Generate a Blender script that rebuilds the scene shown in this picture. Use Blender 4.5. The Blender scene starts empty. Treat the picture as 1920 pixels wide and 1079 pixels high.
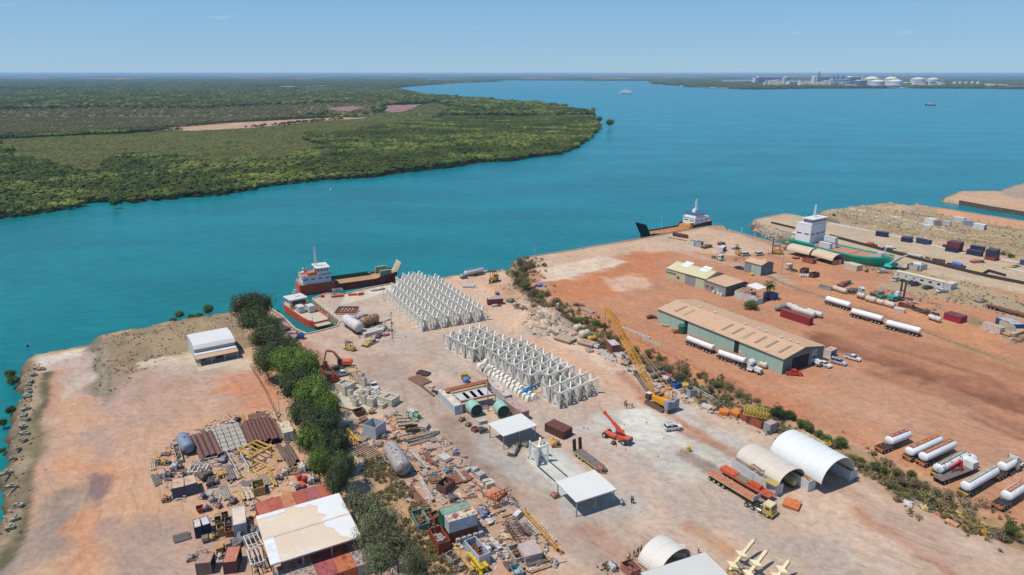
import bpy,math,random
import numpy as np
from mathutils import Vector
rnd=random.Random(11)
C=bpy.context.scene.collection
sc=bpy.context.scene
R=math.radians
# ------------------------------------------------------------------ camera
CZ=88.0;FPX=1280.0;PITCH=R(17.45);WATER=-3.0
cam_data=bpy.data.cameras.new('camera');cam=bpy.data.objects.new('camera',cam_data);C.objects.link(cam)
cam.location=(0,0,CZ);cam.rotation_euler=(math.pi/2-PITCH,0,0)
cam_data.sensor_width=36;cam_data.lens=24;cam_data.clip_start=1;cam_data.clip_end=200000
sc.camera=cam
# ------------------------------------------------------------------ sky, sun, exposure
HAZE_D=5.5e-5;SKY_TINT=(.7,.95,1.1,1)
SUN_EL=R(64);SHADOW=(0.95,0.31)          # ground direction in which shadows fall
sx,sy=-SHADOW[0],-SHADOW[1];n_=math.hypot(sx,sy);sx/=n_;sy/=n_
world=bpy.data.worlds.new('World');sc.world=world;world.use_nodes=True
wn=world.node_tree;wn.nodes.clear()
sky=wn.nodes.new('ShaderNodeTexSky');sky.sky_type='NISHITA';sky.sun_disc=False
sky.sun_elevation=SUN_EL;sky.sun_rotation=math.atan2(sx,sy)
sky.altitude=100;sky.air_density=1.0;sky.dust_density=0.0;sky.ozone_density=4.0
bg=wn.nodes.new('ShaderNodeBackground');bg.inputs[1].default_value=0.108
wo=wn.nodes.new('ShaderNodeOutputWorld')
# a few faint fair-weather wisps
tc=wn.nodes.new('ShaderNodeTexCoord');mp=wn.nodes.new('ShaderNodeMapping');mp.inputs['Scale'].default_value=(9,9,38)
nz=wn.nodes.new('ShaderNodeTexNoise');nz.inputs['Scale'].default_value=1.6;nz.inputs['Detail'].default_value=5
rp=wn.nodes.new('ShaderNodeValToRGB');rp.color_ramp.elements[0].position=.69;rp.color_ramp.elements[1].position=.80
rp.color_ramp.elements[1].color=(.35,.35,.35,1)
mx=wn.nodes.new('ShaderNodeMixRGB');mx.inputs[2].default_value=(7.5,8,9,1)
hs=wn.nodes.new('ShaderNodeHueSaturation');hs.inputs['Saturation'].default_value=1.0;hs.inputs['Value'].default_value=1.0
tn=wn.nodes.new('ShaderNodeMixRGB');tn.blend_type='MULTIPLY';tn.inputs[0].default_value=1;tn.inputs[2].default_value=SKY_TINT
L=wn.links.new
L(tc.outputs['Generated'],mp.inputs[0]);L(mp.outputs[0],nz.inputs['Vector']);L(nz.outputs[0],rp.inputs[0])
L(rp.outputs[0],mx.inputs[0]);L(sky.outputs[0],hs.inputs['Color']);sz=wn.nodes.new('ShaderNodeSeparateXYZ');L(tc.outputs['Generated'],sz.inputs[0]);rg=wn.nodes.new('ShaderNodeValToRGB');L(sz.outputs[2],rg.inputs[0]);ge_=rg.color_ramp.elements
ge_[0].position=0;ge_[0].color=(.34,.54,.76,1);ge_[1].position=.9;ge_[1].color=(.10,.24,.56,1);g2_=ge_.new(.14);g2_.color=(.20,.43,.74,1)
gs=wn.nodes.new('ShaderNodeVectorMath');gs.operation='SCALE';gs.inputs['Scale'].default_value=8.6;L(rg.outputs[0],gs.inputs[0]);sm_x=wn.nodes.new('ShaderNodeMixRGB');sm_x.inputs[0].default_value=.8;L(gs.outputs[0],sm_x.inputs[2]);L(hs.outputs[0],tn.inputs[1]);L(tn.outputs[0],sm_x.inputs[1]);L(sm_x.outputs[0],mx.inputs[1]);L(mx.outputs[0],bg.inputs[0]);L(bg.outputs[0],wo.inputs[0])
sd=bpy.data.lights.new('sun','SUN');sun=bpy.data.objects.new('sun',sd);C.objects.link(sun)
sd.energy=4.45;sd.angle=R(.55);sd.color=(1,.95,.87)
sun.location=(0,0,300)
dv=Vector((sx*math.cos(SUN_EL),sy*math.cos(SUN_EL),math.sin(SUN_EL)))
sun.rotation_euler=dv.to_track_quat('Z','Y').to_euler()
sc.view_settings.view_transform='Standard';sc.view_settings.look='None'
sc.view_settings.exposure=0;sc.view_settings.gamma=1;sc.view_settings.use_curve_mapping=False
sc.cycles.max_bounces=5;sc.cycles.diffuse_bounces=2;sc.cycles.glossy_bounces=2;sc.cycles.transmission_bounces=2
sc.cycles.volume_bounces=0;sc.cycles.transparent_max_bounces=6
# ------------------------------------------------------------------ survey: photo pixel -> point of the place
SP,CP=math.sin(PITCH),math.cos(PITCH)
CR=dict(A1=(0,540,3.997),A2=(0,810,4.011),A3=(260,740,3.997),A4=(300,880,4.8),A5=(340,540,4.497),A6=(500,440,4.497),
 B1=(580,640,5.139),B2=(640,820,5.139),B3=(820,880,5.421),B4=(800,680,5.139),B5=(720,490,5.139),B6=(900,560,5.139),
 C1=(960,440,5.139),C2=(1100,560,5.139),C3=(1000,740,4.497),C4=(1120,880,5.053),C5=(1220,640,4.497),C6=(1300,780,4.903),
 D1=(1600,760,4.497),D2=(1200,480,5.139),D3=(1360,520,5.139),D4=(1520,480,5.139),D5=(1680,480,5.996),D6=(1190,370,6.857),
 D7=(1400,370,5.994),D8=(1640,330,5.679),E1=(970,790,11.99),E5=(1180,690,9.81),E6=(1340,1000,12.0),E7=(840,960,9.064),
 E8=(540,460,10.79),F3=(1140,120,4.8),F4=(1520,120,4.8),P=(0,0,1.0))
def at(px,py,z=0.0):
    h=CZ -z;u=px -960;v=py -539.5;D=FPX*SP+v*CP
    return Vector((h*u/D,h*(FPX*CP -v*SP)/D,z))
def g(k,x,y,z=0.0):
    o=CR[k];return at(o[0]+x/o[2],o[1]+y/o[2],z)
def proj(X,Y,z=0.0):
    dep=Y*CP+(CZ -z)*SP;up=Y*SP+(z -CZ)*CP
    return 960+FPX*X/dep,539.5-FPX*up/dep
def lin(c):
    c=c/255.0
    return c/12.92 if c <= .04045 else ((c+.055)/1.055) ** 2.4
KAL=1.42
def alb(rgb):                       # colour of the thing itself from its sunlit look
    return tuple(min(.85,max(.004,lin(v)/KAL)) for v in rgb)+(1,)
# ------------------------------------------------------------------ materials
MATS={}
def M(rgb,rough=.65,metal=0.0,var=.12,sc_=.9,rust=0.0,rcol=(120,72,48),bump=0.0,spec=.4):
    key=(rgb,rough,metal,var,sc_,rust,rcol,bump)
    if key in MATS:return MATS[key]
    m=bpy.data.materials.new('paint');m.use_nodes=True;nt=m.node_tree;b=nt.nodes['Principled BSDF']
    N=nt.nodes.new;LK=nt.links.new
    b.inputs['Roughness'].default_value=rough;b.inputs['Metallic'].default_value=metal
    b.inputs['Specular IOR Level'].default_value=spec
    t=N('ShaderNodeTexCoord');n1=N('ShaderNodeTexNoise');n1.inputs['Scale'].default_value=sc_;n1.inputs['Detail'].default_value=6
    oi=N('ShaderNodeObjectInfo');ad=N('ShaderNodeVectorMath');ad.operation='ADD'
    sm=N('ShaderNodeMath');sm.operation='MULTIPLY';sm.inputs[1].default_value=40
    LK(oi.outputs['Random'],sm.inputs[0]);LK(t.outputs['Object'],ad.inputs[0]);LK(sm.outputs[0],ad.inputs[1]);LK(ad.outputs[0],n1.inputs['Vector'])
    mr=N('ShaderNodeMapRange');mr.inputs['From Min'].default_value=.3;mr.inputs['From Max'].default_value=.7
    mr.inputs['To Min'].default_value=1-var;mr.inputs['To Max'].default_value=1+var;LK(n1.outputs[0],mr.inputs[0])
    mu=N('ShaderNodeVectorMath');mu.operation='SCALE';mu.inputs[0].default_value=alb(rgb)[:3];LK(mr.outputs[0],mu.inputs['Scale'])
    col=mu.outputs[0]
    if rust > 0:
        n2=N('ShaderNodeTexNoise');n2.inputs['Scale'].default_value=sc_*1.7;n2.inputs['Detail'].default_value=8;n2.inputs['Roughness'].default_value=.7
        LK(ad.outputs[0],n2.inputs['Vector'])
        r=N('ShaderNodeMapRange');r.inputs['From Min'].default_value=.64-rust*.34;r.inputs['From Max'].default_value=.72-rust*.3;LK(n2.outputs[0],r.inputs[0])
        mm=N('ShaderNodeMixRGB');mm.inputs[2].default_value=alb(rcol);LK(r.outputs[0],mm.inputs[0]);LK(col,mm.inputs[1]);col=mm.outputs[0]
    LK(col,b.inputs['Base Color'])
    if bump > 0:
        bp=N('ShaderNodeBump');bp.inputs['Strength'].default_value=bump;LK(n1.outputs[0],bp.inputs['Height']);LK(bp.outputs[0],b.inputs['Normal'])
    MATS[key]=m;return m
# ------------------------------------------------------------------ mesh builder
class MB:
    def __init__(s):s.v=[];s.f=[]
    def add(s,vs,fs):
        o=len(s.v);s.v += [tuple(p) for p in vs];s.f += [tuple(i+o for i in f) for f in fs];return s
    def box(s,cx,cy,cz,lx,ly,lz,rz=0,ry=0,rx=0,top=1.0):
        c,n=math.cos(rz),math.sin(rz);c2,n2=math.cos(ry),math.sin(ry);c3,n3=math.cos(rx),math.sin(rx);vs=[]
        for z in (-.5,.5):
            k=top if z > 0 else 1
            for x,y in ((-.5,-.5),(.5,-.5),(.5,.5),(-.5,.5)):
                X,Y,Z=x*lx*k,y*ly*k,z*lz
                Y,Z=Y*c3 -Z*n3,Y*n3+Z*c3
                X,Z=X*c2+Z*n2,-X*n2+Z*c2
                vs.append((cx+X*c -Y*n,cy+X*n+Y*c,cz+Z))
        return s.add(vs,[(3,2,1,0),(4,5,6,7),(0,1,5,4),(1,2,6,5),(2,3,7,6),(3,0,4,7)])
    def cyl(s,p0,p1,r,n=10,r2=None,cap=True):
        p0=Vector(p0);p1=Vector(p1);r2=r if r2 is None else r2
        d=(p1 -p0).normalized();a=Vector((0,0,1)) if abs(d.z) < .9 else Vector((1,0,0))
        u=d.cross(a).normalized();w=d.cross(u)
        vs=[]
        for p,q in ((p0,r),(p1,r2)):
            for i in range(n):
                t=2*math.pi*i/n;vs.append(p+(u*math.cos(t)+w*math.sin(t))*q)
        fs=[(i,(i+1) % n,n+(i+1) % n,n+i) for i in range(n)]
        if cap:fs += [tuple(range(n))[::-1],tuple(range(n,2*n))]
        return s.add(vs,fs)
    def lathe(s,p0,p1,prof,n=16):                   # prof: (t along axis in m, radius)
        p0=Vector(p0);d=(Vector(p1)-p0).normalized();a=Vector((0,0,1)) if abs(d.z) < .9 else Vector((1,0,0))
        u=d.cross(a).normalized();w=d.cross(u);vs=[]
        for t,r in prof:
            for i in range(n):
                q=2*math.pi*i/n;vs.append(p0+d*t+(u*math.cos(q)+w*math.sin(q))*r)
        m=len(prof);fs=[(j*n+i,j*n+(i+1) % n,(j+1)*n+(i+1) % n,(j+1)*n+i) for j in range(m -1) for i in range(n)]
        fs += [tuple(range(n))[::-1],tuple(range((m -1)*n,m*n))]
        return s.add(vs,fs)
    def beam(s,p0,p1,w,h=None):
        p0=Vector(p0);p1=Vector(p1);h=h or w;d=(p1 -p0).normalized();a=Vector((0,0,1)) if abs(d.z) < .95 else Vector((1,0,0))
        u=d.cross(a).normalized();q=u.cross(d)
        vs=[p+u*(w*.5*a_)+q*(h*.5*b_) for p in (p0,p1) for a_,b_ in ((-1,-1),(1,-1),(1,1),(-1,1))]
        return s.add(vs,[(3,2,1,0),(4,5,6,7),(0,1,5,4),(1,2,6,5),(2,3,7,6),(3,0,4,7)])
    def prof(s,pts,a,b,axis='y'):                   # closed outline extruded from a to b (outline in x,z for axis y; y,z for axis x; x,y for axis z)
        n=len(pts);f={'y':lambda p,t:(p[0],t,p[1]),'x':lambda p,t:(t,p[0],p[1]),'z':lambda p,t:(p[0],p[1],t)}[axis]
        vs=[f(p,a) for p in pts]+[f(p,b) for p in pts]
        return s.add(vs,[tuple(range(n)),tuple(range(n,2*n))[::-1]]+[(i,(i+1) % n,n+(i+1) % n,n+i) for i in range(n)])
    def sheet(s,a,b,out,up0,up1,period=.28,depth=.04):   # ribbed wall from a to b (2D), between heights
        a=Vector(a);b=Vector(b);Ln=(b -a).length;d=(b -a)/Ln;o=Vector(out);k=max(2,int(Ln/period));pts=[]
        for i in range(k):
            t0=Ln*i/k;w=Ln/k
            for t,e in ((0,0),(.4,0),(.5,1),(.9,1)):pts.append(a+d*(t0+t*w)+o*(depth*e))
        pts.append(b)
        n=len(pts);vs=[(p.x,p.y,up0) for p in pts]+[(p.x,p.y,up1) for p in pts]
        return s.add(vs,[(i,i+1,n+i+1,n+i) for i in range(n -1)])
    def arch(s,x0,x1,r,h,t=.08,n=12,z0=0,y0=0,y1=None,part=math.pi):
        y1=y1 if y1 is not None else -y0
        outer=[];inner=[]
        for i in range(n+1):
            q=math.pi*i/n;outer.append((-r*math.cos(q),z0+h*math.sin(q)));inner.append((-(r -t)*math.cos(q),z0+(h -t)*math.sin(q)))
        vs=[];
        for x in (x0,x1):vs += [(x,p[0],p[1]) for p in outer]+[(x,p[0],p[1]) for p in inner]
        m=n+1;B=2*m;fs=[]
        for i in range(n):
            fs += [(i,i+1,B+i+1,B+i),(m+i+1,m+i,B+m+i,B+m+i+1),(i+1,i,m+i,m+i+1),(B+i,B+i+1,B+m+i+1,B+m+i)]
        fs += [(0,B,B+m,m),(n,m+n,B+m+n,B+n)]
        return s.add(vs,fs)
    def mesh(s,name,mat,smooth=False):
        me=bpy.data.meshes.new(name);me.from_pydata(s.v,[],s.f)
        if mat:me.materials.append(mat)
        if smooth:me.polygons.foreach_set('use_smooth',[True]*len(me.polygons))
        me.update();return me
def part(name,mb,mat,parent=None,label=None,smooth=False,loc=None,rot=None):
    me=mb if isinstance(mb,bpy.types.Mesh) else mb.mesh(name,mat,smooth)
    o=bpy.data.objects.new(name,me);C.objects.link(o);o.parent=parent
    if label:o['label']=label
    if loc is not None:o.location=loc
    if rot is not None:o.rotation_euler=rot
    return o
def tag(o,label,cat,group=None):
    o['label']=label;o['category']=cat
    if group:o['group']=group
    return o
def thing(name,label,cat,p=(0,0,0),rz=0.0,group=None):
    o=bpy.data.objects.new(name,None);C.objects.link(o);o.empty_display_size=.5
    o.location=(p[0],p[1],p[2] if len(p) > 2 else 0);o.rotation_euler=(0,0,rz)
    return tag(o,label,cat,group)
def dup(root,p,rz=None,label=None,group=None,scale=None):
    r=root.copy();C.objects.link(r);r.location=(p[0],p[1],p[2] if len(p) > 2 else 0)
    if rz is not None:r.rotation_euler=(0,0,rz)
    if label:r['label']=label
    if group:r['group']=group
    if scale:r.scale=scale
    for ch in list(root.children):
        c=ch.copy();C.objects.link(c);c.parent=r
        for gg in list(ch.children):
            d=gg.copy();C.objects.link(d);d.parent=c
    return r
def seg(k,x1,y1,x2,y2,z=0):
    a=g(k,x1,y1,z);b=g(k,x2,y2,z);d=b -a
    return (a+b)/2,math.atan2(d.y,d.x),d.length,a,b
# ------------------------------------------------------------------ numpy noise and distances
def vnoise(x,y,seed=0):
    xi=np.floor(x).astype(np.int64);yi=np.floor(y).astype(np.int64);fx=x -xi;fy=y -yi
    fx=fx*fx*(3-2*fx);fy=fy*fy*(3-2*fy)
    def h(a,b):
        n=(a*374761393+b*668265263+seed*974634777) & 0x7fffffff
        n=((n ^ (n >> 13))*1274126177) & 0x7fffffff
        n=(n ^ (n >> 16)) & 0xffff
        return n/65535.0
    return (h(xi,yi)*(1-fx)+h(xi+1,yi)*fx)*(1-fy)+(h(xi,yi+1)*(1-fx)+h(xi+1,yi+1)*fx)*fy
def fbm(x,y,oct=4,seed=0):
    t=0;a=.5;s=0
    for i in range(oct):t=t+a*vnoise(x*2 ** i,y*2 ** i,seed+i*17);s += a;a *= .5
    return t/s
def sdist(X,Y,poly,closed=True):                    # signed distance (inside negative), nearest edge index
    n=len(poly);d=np.full(X.shape,1e18);idx=np.zeros(X.shape,np.int32);ins=np.zeros(X.shape,bool)
    for i in range(n if closed else n -1):
        ax,ay=poly[i][0],poly[i][1];bx,by=poly[(i+1) % n][0],poly[(i+1) % n][1]
        ex,ey=bx -ax,by -ay;L2=ex*ex+ey*ey+1e-9
        t=np.clip(((X -ax)*ex+(Y -ay)*ey)/L2,0,1)
        q=(X -ax -t*ex) ** 2+(Y -ay -t*ey) ** 2
        m=q < d;d=np.where(m,q,d);idx=np.where(m,i,idx)
        if closed:
            c=((ay > Y) != (by > Y)) & (X < (bx -ax)*(Y -ay)/((by -ay) if abs(by -ay) > 1e-9 else 1e-9)+ax);ins ^= c
    d=np.sqrt(d)
    return (np.where(ins,-d,d) if closed else d),idx
def mesh_np(name,V,F,mat,cols=None,smooth=True):
    me=bpy.data.meshes.new(name);me.vertices.add(len(V));me.vertices.foreach_set('co',np.asarray(V,np.float32).ravel())
    k=F.shape[1];me.loops.add(F.size);me.loops.foreach_set('vertex_index',F.astype(np.int32).ravel())
    me.polygons.add(len(F));me.polygons.foreach_set('loop_start',np.arange(0,F.size,k,dtype=np.int32))
    try:me.polygons.foreach_set('loop_total',np.full(len(F),k,np.int32))
    except Exception:pass
    me.polygons.foreach_set('use_smooth',np.full(len(F),smooth));me.update(calc_edges=True)
    if cols is not None:
        at_=me.color_attributes.new('tint','FLOAT_COLOR','POINT');at_.data.foreach_set('color',np.concatenate([cols,np.ones((len(cols),1))],1).astype(np.float32).ravel())
    if mat:me.materials.append(mat)
    return me
# ================================================================== THE SETTING: water, land, ground
def struct(name,me):
    o=bpy.data.objects.new(name,me);C.objects.link(o);o['kind']='structure';return o
# water: turbid teal close in, bluer in the deep channel
mw=bpy.data.materials.new('sea_water');mw.use_nodes=True;nt=mw.node_tree;b=nt.nodes['Principled BSDF'];N=nt.nodes.new;LK=nt.links.new
b.inputs['Roughness'].default_value=.26;b.inputs['IOR'].default_value=1.33;b.inputs['Specular IOR Level'].default_value=.18
ge=N('ShaderNodeNewGeometry');sp_=N('ShaderNodeSeparateXYZ');LK(ge.outputs['Position'],sp_.inputs[0])
ma=N('ShaderNodeMath');ma.operation='MULTIPLY_ADD';ma.inputs[1].default_value=.55;LK(sp_.outputs['X'],ma.inputs[0]);LK(sp_.outputs['Y'],ma.inputs[2])
mr=N('ShaderNodeMapRange');mr.inputs['From Min'].default_value=150;mr.inputs['From Max'].default_value=1500;LK(ma.outputs[0],mr.inputs[0])
n0=N('ShaderNodeTexNoise');n0.inputs['Scale'].default_value=.0016;n0.inputs['Detail'].default_value=3;LK(ge.outputs['Position'],n0.inputs['Vector'])
m0=N('ShaderNodeMath');m0.operation='MULTIPLY_ADD';m0.inputs[1].default_value=.5;m0.inputs[2].default_value=-.25;LK(n0.outputs[0],m0.inputs[0])
m1=N('ShaderNodeMath');m1.operation='ADD';LK(mr.outputs[0],m1.inputs[0]);LK(m0.outputs[0],m1.inputs[1])
cr=N('ShaderNodeValToRGB');e=cr.color_ramp.elements
e[0].position=0;e[0].color=alb((12,126,128));e[1].position=1;e[1].color=alb((0,138,156))
x_=e.new(.35);x_.color=alb((4,126,138));LK(m1.outputs[0],cr.inputs[0])
mpv=N('ShaderNodeMapping');mpv.inputs['Rotation'].default_value=(0,0,R(28));mpv.inputs['Scale'].default_value=(1,2.1,1);LK(ge.outputs['Position'],mpv.inputs[0])
n2=N('ShaderNodeTexNoise');n2.inputs['Scale'].default_value=.18;n2.inputs['Detail'].default_value=7;n2.inputs['Roughness'].default_value=.62;LK(mpv.outputs[0],n2.inputs['Vector'])
n3=N('ShaderNodeTexNoise');n3.inputs['Scale'].default_value=.009;n3.inputs['Detail'].default_value=6;LK(mpv.outputs[0],n3.inputs['Vector'])
mv=N('ShaderNodeMath');mv.operation='ADD';LK(n2.outputs[0],mv.inputs[0]);LK(n3.outputs[0],mv.inputs[1])
mr2=N('ShaderNodeMapRange');mr2.inputs['From Min'].default_value=.78;mr2.inputs['From Max'].default_value=1.22;mr2.inputs['To Min'].default_value=.82;mr2.inputs['To Max'].default_value=1.18;LK(mv.outputs[0],mr2.inputs[0])
sc1=N('ShaderNodeVectorMath');sc1.operation='SCALE';LK(cr.outputs[0],sc1.inputs[0]);LK(mr2.outputs[0],sc1.inputs['Scale']);LK(sc1.outputs[0],b.inputs['Base Color'])
bp=N('ShaderNodeBump');bp.inputs['Strength'].default_value=.55;bp.inputs['Distance'].default_value=.5;LK(n2.outputs[0],bp.inputs['Height']);LK(bp.outputs[0],b.inputs['Normal'])
FAR=60000
w=MB();w.add([(-FAR,-2000,WATER),(FAR,-2000,WATER),(FAR,FAR,WATER),(-FAR,FAR,WATER)],[(0,1,2,3)])
struct('water',w.mesh('water',mw))
# ---- main land outline (photo survey), flag 1 = quay edge, 0 = natural shore below it
LAND=[(-60,1300,0),(-30,1079,0),(12,960,0),(30,860,0),(38,790,0),(52,715,0),(57,672,0),(67,662,0),(120,656,0),(163,646,0),(180,635,0),(192,627,0),(220,622,0),(285,612,0),(318,603,0),(360,597,0),
 (400,589,0),(433,583,0),(470,575,0),(505,577,1),(529,593,1),(553,617,1),(576,627,1),(632,613,1),(638,603,1),(586,561,1),(611,551,1),(642,552,1),(693,540,1),(738,532,1),(762,528,0),(790,531,0),
 (821,530,0),(837,522,0),(856,515,0),(876,511,0),(907,507,0),(944,508,0),(955,511,0),(968,498,0),(971,487,1),(994,482,1),(1080,468.5,1),(1125,460.5,1),(1213,446,1),(1283,433,1),(1330,424.5,1),(1352,423.5,1),
 (1362,430.5,1),(1401,441.5,1),(1429,449.5,1),(1455,456.5,1),(1481,463,1),(1489,450,0),(1440,434,0),(1417,421,0),(1413,413.5,1),(1427,409.3,1),(1471.7,401,1),(1488,403.4,1),(1523,411,1),(1572,421,0),(1568,413,0),(1538,402,0),
 (1544,395,0),(1583,389.4,0),(1607,387,0),(1647,382.7,0),(1667,381,0),(1705,385.6,0),(1719,383,0),(1752,389.2,1),(1825,400.5,1),(1920,415.5,1),(2250,468,0),(2900,560,0),(3400,900,0),(2600,1500,0)]
LP=[tuple(at(a,b_)[:2]) for a,b_,c in LAND];QUAY=np.array([c for a,b_,c in LAND])
LAND2=[(1770,371.5,0),(1791,362,0),(1804,358.3,0),(1874,358,0),(1887,353,0),(1920,343,0),(2300,300,0),(2700,420,1),(1920,397,1),(1858,387,1),(1799,376,1)]
LP2=[tuple(at(a,b_)[:2]) for a,b_,c in LAND2];QUAY2=np.array([c for a,b_,c in LAND2])
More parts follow.
